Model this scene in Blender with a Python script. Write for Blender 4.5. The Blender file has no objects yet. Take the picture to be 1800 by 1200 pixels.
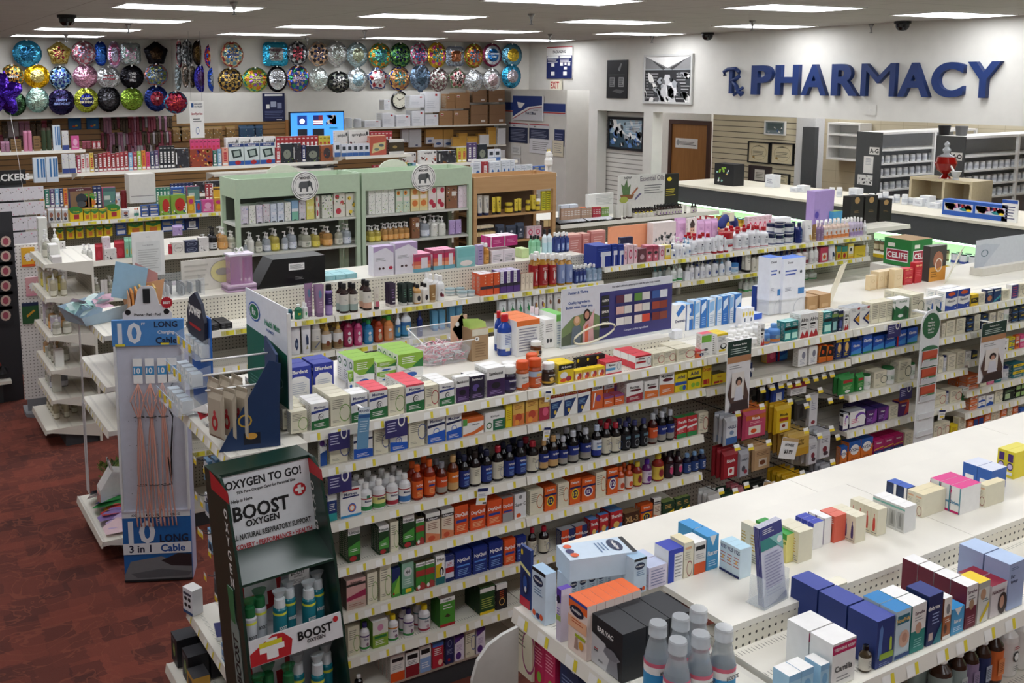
import bpy, math, random
from mathutils import Vector, Matrix
random.seed(7)
R = math.radians
SC = bpy.context.scene
COL = SC.collection
# ---------------------------------------------------------------- camera, world, exposure
YAW, PITCH, ROLL, FPX, PX0, PY0, CH = 1.05571526, 0.14656248, -0.0041025, 1766.4, 750., 399.1, 2.95
_cp, _sp = math.cos(PITCH), math.sin(PITCH)
FW = Vector((_cp*math.cos(YAW), _cp*math.sin(YAW), -_sp))
_r = Vector((math.sin(YAW), -math.cos(YAW), 0)); _u = _r.cross(FW)
RT = _r*math.cos(ROLL)+_u*math.sin(ROLL); UP = _u*math.cos(ROLL)-_r*math.sin(ROLL)
cd = bpy.data.cameras.new('camera'); cam = bpy.data.objects.new('camera', cd); COL.objects.link(cam)
cam.matrix_world = Matrix(((RT.x, UP.x, -FW.x, 0), (RT.y, UP.y, -FW.y, 0), (RT.z, UP.z, -FW.z, CH), (0, 0, 0, 1)))
cd.sensor_width = 36; cd.lens = FPX/1800*36; cd.shift_x = (900-PX0)/1800; cd.shift_y = (PY0-600)/1800
cd.clip_start = .05; cd.clip_end = 100
SC.camera = cam
W = bpy.data.worlds.new('World'); SC.world = W; W.use_nodes = True
W.node_tree.nodes['Background'].inputs[0].default_value = (.9, .95, 1, 1); W.node_tree.nodes['Background'].inputs[1].default_value = .3
SC.view_settings.view_transform = 'Standard'; SC.view_settings.look = 'None'; SC.view_settings.gamma = 1
SC.view_settings.exposure = 0.0; SC.view_settings.use_curve_mapping = False
LAMP = 11.0      # ceiling diffuser emission
FLOOR, CEIL = -.05, 3.57
# ---------------------------------------------------------------- pixel -> place on a known plane
def ray(px, py): return FW+RT*((px-PX0)/FPX)-UP*((py-PY0)/FPX)
def at(px, py, x=None, y=None, z=None):
    d = ray(px, py)
    t = (z-CH)/d.z if z is not None else (x/d.x if x is not None else y/d.y)
    return Vector((0, 0, CH))+d*t
def sx(px, y, z):
    k = px-PX0; z -= CH
    return (FPX*(y*RT.y+z*RT.z)-k*(y*FW.y+z*FW.z))/(k*FW.x-FPX*RT.x)
def sy(px, x, z):
    k = px-PX0; z -= CH
    return (FPX*(x*RT.x+z*RT.z)-k*(x*FW.x+z*FW.z))/(k*FW.y-FPX*RT.y)
def pyof(x, y, z):
    p = Vector((x, y, z-CH)); return PY0-FPX*p.dot(UP)/p.dot(FW)
def szh(py, x, y):
    k = py-PY0; a = x*UP.x+y*UP.y; b = x*FW.x+y*FW.y
    return CH+(-FPX*a-k*b)/(k*FW.z+FPX*UP.z)
# ---------------------------------------------------------------- materials
def lin(h):
    h = h.lstrip('#'); h = h if len(h) == 6 else ''.join(q+q for q in h); c = [int(h[i:i+2], 16)/255 for i in (0, 2, 4)]
    return tuple(v/12.92 if v <= .04045 else ((v+.055)/1.055)**2.4 for v in c)+(1,)
PAL = dict(W='#f4f3ef', C='#e6e0c6', K='#0d0d10', N='#10205c', B='#1b4fa8', L='#8fbfe0', R='#b01822', O='#e0571c', Y='#efd020', G='#1c6a34',
  H='#8cba3a', P='#4d2370', V='#a48bc4', I='#e79ab0', M='#d01c6c', T='#128085', A='#9fd3cf', D='#3a3d40', S='#a8acb0', E='#6d6e6f', X='#8a5a2c', Z='#c9a26a',
  U='#5a1420', F='#f0c46a', J='#c3daf0', Q='#5d83bd')
_M = {}
def nn(t, ty, **k):
    n = t.nodes.new(ty)
    for a, v in k.items(): setattr(n, a, v)
    return n
def mat(c='W', kind='m', rough=None, emit=None):
    key = (c, kind, rough, emit)
    if key in _M: return _M[key]
    h = PAL.get(c, c); m = bpy.data.materials.new('%s_%s' % (dict(m='print', g='gloss', f='foil', x='metal', c='clear', e='lit', t='film').get(kind, kind), h.strip('#')))
    m.use_nodes = True; t = m.node_tree; b = t.nodes['Principled BSDF']; L = t.links
    col = lin(h); b.inputs['Base Color'].default_value = col
    b.inputs['Roughness'].default_value = rough if rough is not None else dict(m=.55, g=.22, f=.16, x=.35, c=.05, e=.5, t=.08).get(kind, .5)
    if kind in 'mg':
        tc = nn(t, 'ShaderNodeTexCoord'); no = nn(t, 'ShaderNodeTexNoise'); no.inputs['Scale'].default_value = 30
        mx = nn(t, 'ShaderNodeMix', data_type='RGBA'); mx.inputs[6].default_value = col; mx.inputs[7].default_value = tuple(v*.86 for v in col[:3])+(1,)
        L.new(tc.outputs['Object'], no.inputs['Vector']); L.new(no.outputs['Fac'], mx.inputs[0]); L.new(mx.outputs[2], b.inputs['Base Color'])
    if kind == 'x': b.inputs['Metallic'].default_value = 1
    if kind == 'f':
        b.inputs['Metallic'].default_value = .85
        tc = nn(t, 'ShaderNodeTexCoord'); no = nn(t, 'ShaderNodeTexNoise'); no.inputs['Scale'].default_value = 9; no.inputs['Detail'].default_value = 3
        bu = nn(t, 'ShaderNodeBump'); bu.inputs['Strength'].default_value = .9; bu.inputs['Distance'].default_value = .05
        L.new(tc.outputs['Object'], no.inputs['Vector']); L.new(no.outputs['Fac'], bu.inputs['Height']); L.new(bu.outputs[0], b.inputs['Normal'])
    if kind in 'ct':
        tr = nn(t, 'ShaderNodeBsdfTransparent'); mi = nn(t, 'ShaderNodeMixShader'); mi.inputs[0].default_value = .28 if kind == 'c' else .5
        L.new(tr.outputs[0], mi.inputs[1]); L.new(b.outputs[0], mi.inputs[2]); L.new(mi.outputs[0], t.nodes['Material Output'].inputs[0])
    if kind == 'e':
        b.inputs['Emission Color'].default_value = col; b.inputs['Emission Strength'].default_value = emit or 1
    _M[key] = m; return m
def mm(c):
    """colour code, optional kind suffix: 'R' matte, 'R:g' gloss"""
    if isinstance(c, str):
        c, _, k = c.partition(':'); return mat(c, k or 'm')
    return c
# ---------------------------------------------------------------- mesh building
_TX = {}
def glyphs(s, bold=True):
    if (s, bold) in _TX: return _TX[(s, bold)]
    cu = bpy.data.curves.new('t', 'FONT'); cu.body = s; cu.size = 1; cu.resolution_u = 2; cu.align_x = 'CENTER'
    if bold: cu.offset = .028
    o = bpy.data.objects.new('t', cu); COL.objects.link(o)
    me = bpy.data.meshes.new_from_object(o.evaluated_get(bpy.context.evaluated_depsgraph_get()))
    vs = [(v.co.x, v.co.y) for v in me.vertices]; fs = [tuple(p.vertices) for p in me.polygons]
    bpy.data.objects.remove(o); bpy.data.curves.remove(cu); bpy.data.meshes.remove(me)
    if not vs: vs = [(0, 0)]
    x0 = min(v[0] for v in vs); x1 = max(v[0] for v in vs); y0 = min(v[1] for v in vs); y1 = max(v[1] for v in vs)
    r = ([(v[0]-(x0+x1)/2, v[1]-(y0+y1)/2) for v in vs], fs, x1-x0, y1-y0); _TX[(s, bold)] = r; return r
class MB:
    def __init__(s): s.v = []; s.f = []; s.m = []; s.k = []; s.sm = []
    def mi(s, m):
        m = mm(m)
        if m not in s.m: s.m.append(m)
        return s.m.index(m)
    def add(s, vs, fs, m, smooth=False):
        o = len(s.v); i = s.mi(m); s.v += [tuple(p) for p in vs]
        for f in fs: s.f.append(tuple(o+j for j in f)); s.k.append(i); s.sm.append(smooth)
        return s
    def box(s, a, b, m, front=None, top=None, side=None, back=None):
        x0, y0, z0 = a; x1, y1, z1 = b
        v = [(x0, y0, z0), (x1, y0, z0), (x1, y1, z0), (x0, y1, z0), (x0, y0, z1), (x1, y0, z1), (x1, y1, z1), (x0, y1, z1)]
        for f, mt in (((0, 1, 5, 4), front or m), ((4, 5, 6, 7), top or m), ((1, 2, 6, 5), side or m), ((3, 0, 4, 7), side or m), ((2, 3, 7, 6), back or m), ((3, 2, 1, 0), m)):
            s.add([v[i] for i in f], [(0, 1, 2, 3)], mt)
        return s
    def rbox(s, a, b, m, r=.01):
        """box with chamfered vertical edges"""
        x0, y0, z0 = a; x1, y1, z1 = b
        return s.prism([(x0+r, y0), (x1-r, y0), (x1, y0+r), (x1, y1-r), (x1-r, y1), (x0+r, y1), (x0, y1-r), (x0, y0+r)], z0, z1, m)
    def prism(s, p, z0, z1, m, axis='z', cap=None):
        n = len(p); T = {'z': lambda a, b, c: (a, b, c), 'y': lambda a, b, c: (a, c, b), 'x': lambda a, b, c: (c, a, b)}[axis]
        ar = sum(p[i][0]*p[(i+1) % n][1]-p[(i+1) % n][0]*p[i][1] for i in range(n))
        if (ar < 0) != (axis == 'y'): p = p[::-1]
        v = [T(x, y, z0) for x, y in p]+[T(x, y, z1) for x, y in p]
        s.add(v, [(i, (i+1) % n, n+(i+1) % n, n+i) for i in range(n)], m)
        s.add(v, [tuple(range(n-1, -1, -1)), tuple(range(n, 2*n))], cap or m)
        return s
    def lathe(s, pr, m, c=(0, 0, 0), n=16, sx=1, sy=1, smooth=True):
        """pr: [(r,z),...] or with a colour change (r,z,mat)"""
        cur = m; ring = lambda r, z: [(c[0]+r*sx*math.cos(2*math.pi*i/n), c[1]+r*sy*math.sin(2*math.pi*i/n), c[2]+z) for i in range(n)]
        for a, b in zip(pr, pr[1:]):
            if len(a) > 2: cur = a[2]
            s.add(ring(a[0], a[1])+ring(b[0], b[1]), [(i, (i+1) % n, n+(i+1) % n, n+i) for i in range(n)], cur, smooth)
        if pr[-1][0] > 0: s.add(ring(pr[-1][0], pr[-1][1]), [tuple(range(n))], cur)
        if pr[0][0] > 0: s.add(ring(pr[0][0], pr[0][1]), [tuple(range(n-1, -1, -1))], m)
        return s
    def tube(s, pts, r, m, n=6, closed=False):
        P = [Vector(p) for p in pts]; N = len(P); rings = []
        for i, p in enumerate(P):
            d = (P[(i+1) % N]-P[i-1]) if closed else (P[min(i+1, N-1)]-P[max(i-1, 0)])
            d.normalize(); a = d.cross(Vector((0, 0, 1)))
            if a.length < .05: a = d.cross(Vector((1, 0, 0)))
            a.normalize(); b = d.cross(a)
            rings += [p+(a*math.cos(2*math.pi*k/n)+b*math.sin(2*math.pi*k/n))*r for k in range(n)]
        fs = []
        for i in range(N if closed else N-1):
            j = (i+1) % N
            fs += [(i*n+k, i*n+(k+1) % n, j*n+(k+1) % n, j*n+k) for k in range(n)]
        if not closed: fs += [tuple(range(n-1, -1, -1)), tuple((N-1)*n+k for k in range(n))]
        return s.add(rings, fs, m, True)
    def text(s, t, m, O, U, V, h, wmax=None, bold=True, wfit=None):
        """text centred on O, U along the reading direction, V up; h = height of the tallest letters"""
        vs, fs, w, hh = glyphs(t, bold); k = h/max(hh, .3); kx = k
        if wfit: kx = wfit/w
        elif wmax and w*k > wmax: kx = wmax/w
        O, U, V = Vector(O), Vector(U), Vector(V)
        return s.add([O+U*(x*kx)+V*(y*k) for x, y in vs], fs, m)
    def xf(s, M):
        s.v = [tuple(M @ Vector(p)) for p in s.v]; return s
    def mesh(s, name):
        me = bpy.data.meshes.new(name); me.from_pydata(s.v, [], s.f)
        for m in s.m: me.materials.append(m)
        me.polygons.foreach_set('material_index', s.k); me.polygons.foreach_set('use_smooth', s.sm); me.update(); return me
    def obj(s, name, parent=None, loc=None, rz=0):
        o = bpy.data.objects.new(name, s.mesh(name)); COL.objects.link(o)
        if parent: o.parent = parent
        if loc is not None: o.location = loc
        if rz: o.rotation_euler.z = rz
        return o
def empty(name, loc=(0, 0, 0), rz=0):
    o = bpy.data.objects.new(name, None); COL.objects.link(o); o.location = loc; o.rotation_euler.z = rz; o.empty_display_size = .05; return o
LABELS = {}
def tag(o, label, cat, group=None):
    w = label.split()
    if len(w) > 16 or len(w) < 4: print('LABELLEN', len(w), label)
    o['label'] = label; o['category'] = cat
    if group: o['group'] = group
    if label in LABELS and not group: print('DUPLABEL', label)
    if label in LABELS: print('DUPLABELG', label)
    LABELS[label] = 1
    return o
def struct(o): o['kind'] = 'structure'; return o
def art(mb, spec, P, w, h):
    """flat print on a face: P(u,v,k)->point with k layers of offset, spec = ';'-joined items"""
    k = 0; O0 = Vector(P(0, 0, 0)); U = (Vector(P(1, 0, 0))-O0); V = (Vector(P(0, 1, 0))-O0); Un, Vn = U.normalized(), V.normalized()
    for it in spec.split(';'):
        if not it: continue
        k += 1; ty = it[0]; a = it[1:].split(',')
        if ty == 'r':
            x0, y0, x1, y1 = map(float, a[:4]); mb.add([P(x0, y0, k), P(x1, y0, k), P(x1, y1, k), P(x0, y1, k)], [(0, 1, 2, 3)], a[4])
        elif ty == 'p':
            q = [tuple(map(float, c.split())) for c in a[:-1]]
            if sum(q[i-1][0]*q[i][1]-q[i][0]*q[i-1][1] for i in range(len(q))) < 0: q = q[::-1]
            mb.add([P(x, y, k) for x, y in q], [tuple(range(len(q)))], a[-1])
        elif ty == 'e':
            cx, cy, rx, ry = map(float, a[:4]); mb.add([P(cx+rx*math.cos(i*.5236), cy+ry*math.sin(i*.5236), k) for i in range(12)], [tuple(range(12))], a[4])
        elif ty == 'o':
            cx, cy, rx, ry = map(float, a[:4]); th = float(a[5]) if len(a) > 5 else .8; n = 16
            mb.add([P(cx+q*rx*math.cos(i*2*math.pi/n), cy+q*ry*math.sin(i*2*math.pi/n), k) for q in (th, 1) for i in range(n)], [(i, (i+1) % n, n+(i+1) % n, n+i)[::-1] for i in range(n)], a[4])
        elif ty == 't':
            mb.text(a[0], a[4], P(float(a[1]), float(a[2]), k), Un, Vn, float(a[3])*h, wmax=w*(float(a[5]) if len(a) > 5 else .9))
        elif ty == 'l':   # lines of small print
            x0, y0, x1, y1 = map(float, a[:4]); n = int(a[5]) if len(a) > 5 else 5
            for i in range(n):
                y = y0+(y1-y0)*(i+.3)/n; xe = x1-(x1-x0)*(.25*((i*7) % 4)/4); mb.add([P(x0, y, k), P(xe, y, k), P(xe, y+(y1-y0)/n*.35, k), P(x0, y+(y1-y0)/n*.35, k)], [(0, 1, 2, 3)], a[4])
        elif ty == 'b':   # bar code
            x0, y0, x1, y1 = map(float, a[:4]); mb.add([P(x0, y0, k), P(x1, y0, k), P(x1, y1, k), P(x0, y1, k)], [(0, 1, 2, 3)], 'W'); k += 1
            for i in range(8):
                x = x0+(x1-x0)*(i+.2)/8; mb.add([P(x, y0, k), P(x+(x1-x0)*.05*(1+i % 2), y0, k), P(x+(x1-x0)*.05*(1+i % 2), y1, k), P(x, y1, k)], [(0, 1, 2, 3)], 'K')
        elif ty == 'f':   # scattered flowers / specks: x0,y0,x1,y1,colours,count
            x0, y0, x1, y1 = map(float, a[:4]); rr = random.Random(len(spec)+int(a[5])); asp = w/h
            for i in range(int(a[5])):
                c = rr.choice(a[4]); x = rr.uniform(x0, x1); y = rr.uniform(y0, y1); q = rr.uniform(.04, .1); an = rr.uniform(0, 6.28)
                pts = [(x+q*math.cos(an+j*1.2566+(.3 if j % 2 else 0))*(1 if j % 2 else .55), y+q*asp*math.sin(an+j*1.2566)*(1 if j % 2 else .7)) for j in range(5)]
                pts = [(min(max(px, x0), x1), min(max(py, y0), y1)) for px, py in pts]
                mb.add([P(px, py, k) for px, py in pts], [tuple(range(5))], c)
ORD = 'first second third fourth fifth sixth seventh eighth ninth tenth eleventh twelfth thirteenth fourteenth fifteenth sixteenth seventeenth eighteenth nineteenth twentieth'.split()+['twenty-%s' % q for q in 'first second third fourth fifth sixth seventh eighth ninth'.split()]
def grid_mat(name, base, dark, sx_, sz_, lw, axes=(0, 2), rough=.5, offs=(0, 0), bump=0):
    """base colour with thin dark grid lines, spacing sx_/sz_ in metres along two object axes"""
    m = bpy.data.materials.new(name); m.use_nodes = True; t = m.node_tree; L = t.links; b = t.nodes['Principled BSDF']; b.inputs['Roughness'].default_value = rough
    tc = nn(t, 'ShaderNodeTexCoord'); sp = nn(t, 'ShaderNodeSeparateXYZ'); L.new(tc.outputs['Object'], sp.inputs[0]); res = None
    for ax, s, of in zip(axes, (sx_, sz_), offs):
        if not s: continue
        a = nn(t, 'ShaderNodeMath', operation='MULTIPLY_ADD'); a.inputs[1].default_value = 1/s; a.inputs[2].default_value = of; L.new(sp.outputs[ax], a.inputs[0])
        f = nn(t, 'ShaderNodeMath', operation='FRACT'); L.new(a.outputs[0], f.inputs[0])
        c = nn(t, 'ShaderNodeMath', operation='LESS_THAN'); c.inputs[1].default_value = lw/s; L.new(f.outputs[0], c.inputs[0])
        if res is None: res = c.outputs[0]
        else:
            x = nn(t, 'ShaderNodeMath', operation='MAXIMUM'); L.new(res, x.inputs[0]); L.new(c.outputs[0], x.inputs[1]); res = x.outputs[0]
    no = nn(t, 'ShaderNodeTexNoise'); no.inputs['Scale'].default_value = 6; no.inputs['Detail'].default_value = 6; L.new(tc.outputs['Object'], no.inputs['Vector'])
    m1 = nn(t, 'ShaderNodeMix', data_type='RGBA'); m1.inputs[6].default_value = lin(base); m1.inputs[7].default_value = tuple(v*.85 for v in lin(base)[:3])+(1,); L.new(no.outputs['Fac'], m1.inputs[0])
    m2 = nn(t, 'ShaderNodeMix', data_type='RGBA'); L.new(m1.outputs[2], m2.inputs[6]); m2.inputs[7].default_value = lin(dark); L.new(res, m2.inputs[0]); L.new(m2.outputs[2], b.inputs['Base Color'])
    return m
def peg_mat(name, base, dark, sp_, r, axes=(0, 2), rows=None, rough=.45):
    """painted steel with round holes every sp_ metres"""
    m = bpy.data.materials.new(name); m.use_nodes = True; t = m.node_tree; L = t.links; b = t.nodes['Principled BSDF']; b.inputs['Roughness'].default_value = rough
    tc = nn(t, 'ShaderNodeTexCoord'); s = nn(t, 'ShaderNodeSeparateXYZ'); L.new(tc.outputs['Object'], s.inputs[0]); q = []
    for i, ax in enumerate(axes):
        a = nn(t, 'ShaderNodeMath', operation='MULTIPLY'); a.inputs[1].default_value = 1/(sp_ if not isinstance(sp_, tuple) else sp_[i]); L.new(s.outputs[ax], a.inputs[0])
        f = nn(t, 'ShaderNodeMath', operation='FRACT'); L.new(a.outputs[0], f.inputs[0])
        c = nn(t, 'ShaderNodeMath', operation='SUBTRACT'); c.inputs[1].default_value = .5; L.new(f.outputs[0], c.inputs[0])
        p = nn(t, 'ShaderNodeMath', operation='POWER'); p.inputs[1].default_value = 2; L.new(c.outputs[0], p.inputs[0]); q.append(p.outputs[0])
    ad = nn(t, 'ShaderNodeMath', operation='ADD'); L.new(q[0], ad.inputs[0]); L.new(q[1], ad.inputs[1])
    lt = nn(t, 'ShaderNodeMath', operation='LESS_THAN'); lt.inputs[1].default_value = r*r; L.new(ad.outputs[0], lt.inputs[0])
    m2 = nn(t, 'ShaderNodeMix', data_type='RGBA'); m2.inputs[6].default_value = lin(base); m2.inputs[7].default_value = lin(dark); L.new(lt.outputs[0], m2.inputs[0]); L.new(m2.outputs[2], b.inputs['Base Color'])
    return m
def carpet_mat():
    m = bpy.data.materials.new('carpet_patchwork'); m.use_nodes = True; t = m.node_tree; L = t.links; b = t.nodes['Principled BSDF']; b.inputs['Roughness'].default_value = .95
    tc = nn(t, 'ShaderNodeTexCoord'); out = None
    def brick(sc, w, h, off, c1, c2):
        mp = nn(t, 'ShaderNodeMapping'); mp.inputs['Location'].default_value = off; L.new(tc.outputs['Object'], mp.inputs[0])
        wn = nn(t, 'ShaderNodeTexNoise'); wn.inputs['Scale'].default_value = 22; L.new(mp.outputs[0], wn.inputs['Vector'])
        vm = nn(t, 'ShaderNodeVectorMath', operation='MULTIPLY_ADD'); vm.inputs[1].default_value = (.035, .035, 0); L.new(wn.outputs['Color'], vm.inputs[0]); L.new(mp.outputs[0], vm.inputs[2])
        k = nn(t, 'ShaderNodeTexBrick'); k.inputs['Scale'].default_value = sc; k.inputs['Brick Width'].default_value = w; k.inputs['Row Height'].default_value = h
        k.inputs['Mortar Size'].default_value = 0; k.inputs['Color1'].default_value = lin(c1); k.inputs['Color2'].default_value = lin(c2); k.offset = .37; k.squash = .6; k.squash_frequency = 3
        L.new(vm.outputs[0], k.inputs['Vector']); return k.outputs['Color']
    a = brick(3.1, .6, .42, (0, 0, 0), '#843e2e', '#4a221b'); c = brick(2.3, .62, .36, (.37, .21, 0), '#8c4432', '#401e18')
    mx = nn(t, 'ShaderNodeMix', data_type='RGBA'); mx.inputs[0].default_value = .5; L.new(a, mx.inputs[6]); L.new(c, mx.inputs[7])
    wv = nn(t, 'ShaderNodeTexNoise'); wv.inputs['Scale'].default_value = 2.6; wv.inputs['Distortion'].default_value = 2.5; L.new(tc.outputs['Object'], wv.inputs['Vector'])
    r1 = nn(t, 'ShaderNodeMath', operation='SUBTRACT'); r1.inputs[1].default_value = .5; L.new(wv.outputs['Fac'], r1.inputs[0])
    r2 = nn(t, 'ShaderNodeMath', operation='ABSOLUTE'); L.new(r1.outputs[0], r2.inputs[0])
    r3 = nn(t, 'ShaderNodeMath', operation='LESS_THAN'); r3.inputs[1].default_value = .016; L.new(r2.outputs[0], r3.inputs[0])
    r4 = nn(t, 'ShaderNodeMath', operation='MULTIPLY'); r4.inputs[1].default_value = .5; L.new(r3.outputs[0], r4.inputs[0])
    m2 = nn(t, 'ShaderNodeMix', data_type='RGBA'); m2.inputs[7].default_value = lin('#8c4a36'); L.new(r4.outputs[0], m2.inputs[0]); L.new(mx.outputs[2], m2.inputs[6])
    fi = nn(t, 'ShaderNodeTexNoise'); fi.inputs['Scale'].default_value = 260; L.new(tc.outputs['Object'], fi.inputs['Vector'])
    m3 = nn(t, 'ShaderNodeMix', data_type='RGBA', blend_type='MULTIPLY'); m3.inputs[0].default_value = .7; L.new(m2.outputs[2], m3.inputs[6])
    cr = nn(t, 'ShaderNodeMapRange'); cr.inputs['To Min'].default_value = .45; cr.inputs['To Max'].default_value = 1.25; L.new(fi.outputs['Fac'], cr.inputs[0]); L.new(cr.outputs[0], m3.inputs[7])
    L.new(m3.outputs[2], b.inputs['Base Color']); bu = nn(t, 'ShaderNodeBump'); bu.inputs['Strength'].default_value = .5; bu.inputs['Distance'].default_value = .004
    L.new(fi.outputs['Fac'], bu.inputs['Height']); L.new(bu.outputs[0], b.inputs['Normal']); return m
def wood_mat(name, c1, c2, sc=2.5, axis=2):
    m = bpy.data.materials.new(name); m.use_nodes = True; t = m.node_tree; L = t.links; b = t.nodes['Principled BSDF']; b.inputs['Roughness'].default_value = .45
    tc = nn(t, 'ShaderNodeTexCoord'); mp = nn(t, 'ShaderNodeMapping'); s = [14, 14, 14]; s[axis] = 1.2; mp.inputs['Scale'].default_value = s; L.new(tc.outputs['Object'], mp.inputs[0])
    no = nn(t, 'ShaderNodeTexNoise'); no.inputs['Scale'].default_value = sc; no.inputs['Detail'].default_value = 5; L.new(mp.outputs[0], no.inputs['Vector'])
    mx = nn(t, 'ShaderNodeMix', data_type='RGBA'); mx.inputs[6].default_value = lin(c1); mx.inputs[7].default_value = lin(c2); L.new(no.outputs['Fac'], mx.inputs[0]); L.new(mx.outputs[2], b.inputs['Base Color']); return m
WALL = grid_mat('wall_paint', '#dcdad2', '#dcdad2', 0, 9, 0, rough=.6)
CEILM = grid_mat('ceiling_tile', '#b4afa9', '#8d867e', 1.22, .61, .012, axes=(0, 1), rough=.9, offs=(.6, .9))
CARPET = carpet_mat()
CREAM = grid_mat('shelf_enamel', '#ece8db', '#ece8db', 0, 9, 0, rough=.35)
SHELFTOP = peg_mat('shelf_enamel_perforated', '#eae6d8', '#77736a', (.0127, .1016), .1, axes=(0, 1))
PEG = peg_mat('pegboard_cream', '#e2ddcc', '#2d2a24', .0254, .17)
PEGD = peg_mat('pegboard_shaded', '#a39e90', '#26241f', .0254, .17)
PEGW = peg_mat('pegboard_white', '#eceae6', '#77746e', .03, .16, axes=(0, 2))
SLATB = grid_mat('slatwall_brown', '#9c7646', '#3a2815', 0, .09, .012, rough=.5)
SLATC = grid_mat('slatwall_cream', '#e2d7b8', '#5e5642', 0, .09, .012, axes=(1, 2), rough=.5)
SHUT = grid_mat('roller_shutter', '#dad8d0', '#908e86', 0, .075, .016, axes=(1, 2), rough=.4)
OAK = wood_mat('oak_veneer', '#b07c42', '#8c5c2c'); OAKL = wood_mat('oak_pale', '#c9a374', '#b08656', axis=0); ASH = wood_mat('ash_pale', '#cfc2a2', '#bcae8c', axis=1)
CARD = wood_mat('corrugated_card', '#a98058', '#977049', axis=0)
XW = 10.55; YS = 14.9; YB = 17.0
Y1 = sy(1035, XW, 2.2); Y2 = sy(1050, XW, 2.2); Y3 = sy(1131, XW, 2.2); Y4 = sy(1147, XW, 2.2); XI = 14.2; XS = 12.5; X2 = 11.3; YA = sy(996, X2, 2.2)
struct(MB().box((-3, -4, FLOOR-.1), (17, 17.2, FLOOR), CARPET).obj('floor'))
struct(MB().box((-3, -4, CEIL), (17, 17.2, CEIL+.1), CEILM).obj('ceiling'))
ZO1 = szh(160, X2, YS)
zb = szh(160.5, 7, YS)
w = MB().box((XW, YS, FLOOR), (XW+.01, YS+.01, FLOOR+.01), WALL)
w.box((XW, Y1, zb), (XW+.2, YS, CEIL), WALL)                          # above the post office alcove
zt1 = szh(194, XW, Y2); ztp = szh(222, XW, sy(1800, XW, 2.45))
w.box((XW, Y2, FLOOR), (XW+.2, Y1, CEIL), WALL); w.box((XW, Y3, zt1), (XW+.2, Y2, CEIL), WALL)
w.box((XW, Y4, FLOOR), (XW+.2, Y3, CEIL), WALL); w.box((XW, -4, ztp), (XW+.2, Y4, CEIL), WALL)
w.box((XW, -4, FLOOR), (XW+.2, Y4, .95), WALL)
struct(w.obj('wall_right'))
ZP = szh(337, XW, sy(1290, XW, 1.46))   # top of the pharmacy counter
struct(MB().box((X2, YA, FLOOR), (XI, YA+.15, CEIL), WALL).obj('wall_alcove'))
struct(MB().box((X2, YA+.15, FLOOR), (X2+.1, YB, CEIL), WALL).obj('wall_post_office'))
bw = MB().box((-3, YB, FLOOR), (X2+.1, YB+.1, CEIL), WALL)
struct(bw.obj('wall_back'))
XD0, XD1 = sx(305, 16, 2.4), sx(385, YS, 2.8)
zl = szh(208, sx(100, 16, 2.4), 16)
s = MB().box((-3, 16, zl), (XD0, 16.15, CEIL), WALL); s.box((-3, 16.15, zl), (XD0, YB, zl+.05), WALL)
s.prism([(XD0, 16), (XD1, YS), (XD1+.1, YS+.1), (XD0, 16.3)], zb, CEIL, WALL)
s.box((XD1, YS, zb), (XW, YS+.12, CEIL), WALL)
struct(s.obj('wall_soffit'))
struct(MB().box((-3.1, -4, FLOOR), (-3, 17.2, CEIL), WALL).obj('wall_left'))
struct(MB().box((-3, -4.1, FLOOR), (17, -4, CEIL), WALL).obj('wall_front'))
sl = MB(); sl.box((-2, YB-.032, .3), (sx(310, YB, 2.2), YB-.002, zl-.01), SLATB)
zs = szh(215, sx(400, YB, 2.3), YB); sl.box((sx(310, YB, 2.2), YB-.032, .3), (sx(506, YB, 2.2), YB-.002, zs), SLATB); sl.box((sx(500, YB, 2.2), YB-.05, .3), (sx(508, YB, 2.2), YB-.002, zs+.02), OAK)
tag(sl.obj('slatwall'), 'brown horizontal slat panelling on the wall behind party goods and bags', 'wall panel')
# interior of the dispensary
struct(MB().box((XI, -4, FLOOR), (XI+.1, YB+.1, CEIL), grid_mat('block_wall', '#d8cdb0', '#b9ad90', .4, .2, .008, axes=(1, 2))).obj('wall_dispensary'))
YD = sy(1250, XS, 2.2)
b = MB().box((XS, YD, FLOOR), (XS+.1, YA-.01, CEIL), mat('#f2efe6')); struct(b.obj('wall_office'))
d = MB(); dy0, dy1, dz = sy(1243, XS-.03, 1.8), sy(1181, XS-.03, 1.8), szh(218, XS-.03, sy(1200, XS-.03, 1.8))
d.box((XS-.03, dy0, FLOOR), (XS-.005, dy1, dz), OAK)
dr = struct(d.obj('door_1'))
fr = MB(); fr.box((XS-.05, dy0-.07, FLOOR), (XS-.005, dy0, dz+.07), '#4a2c20'); fr.box((XS-.05, dy1, FLOOR), (XS-.005, dy1+.07, dz+.07), '#4a2c20'); fr.box((XS-.05, dy0, dz), (XS-.005, dy1, dz+.07), '#4a2c20')
struct(fr.obj('trim_1'))
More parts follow.
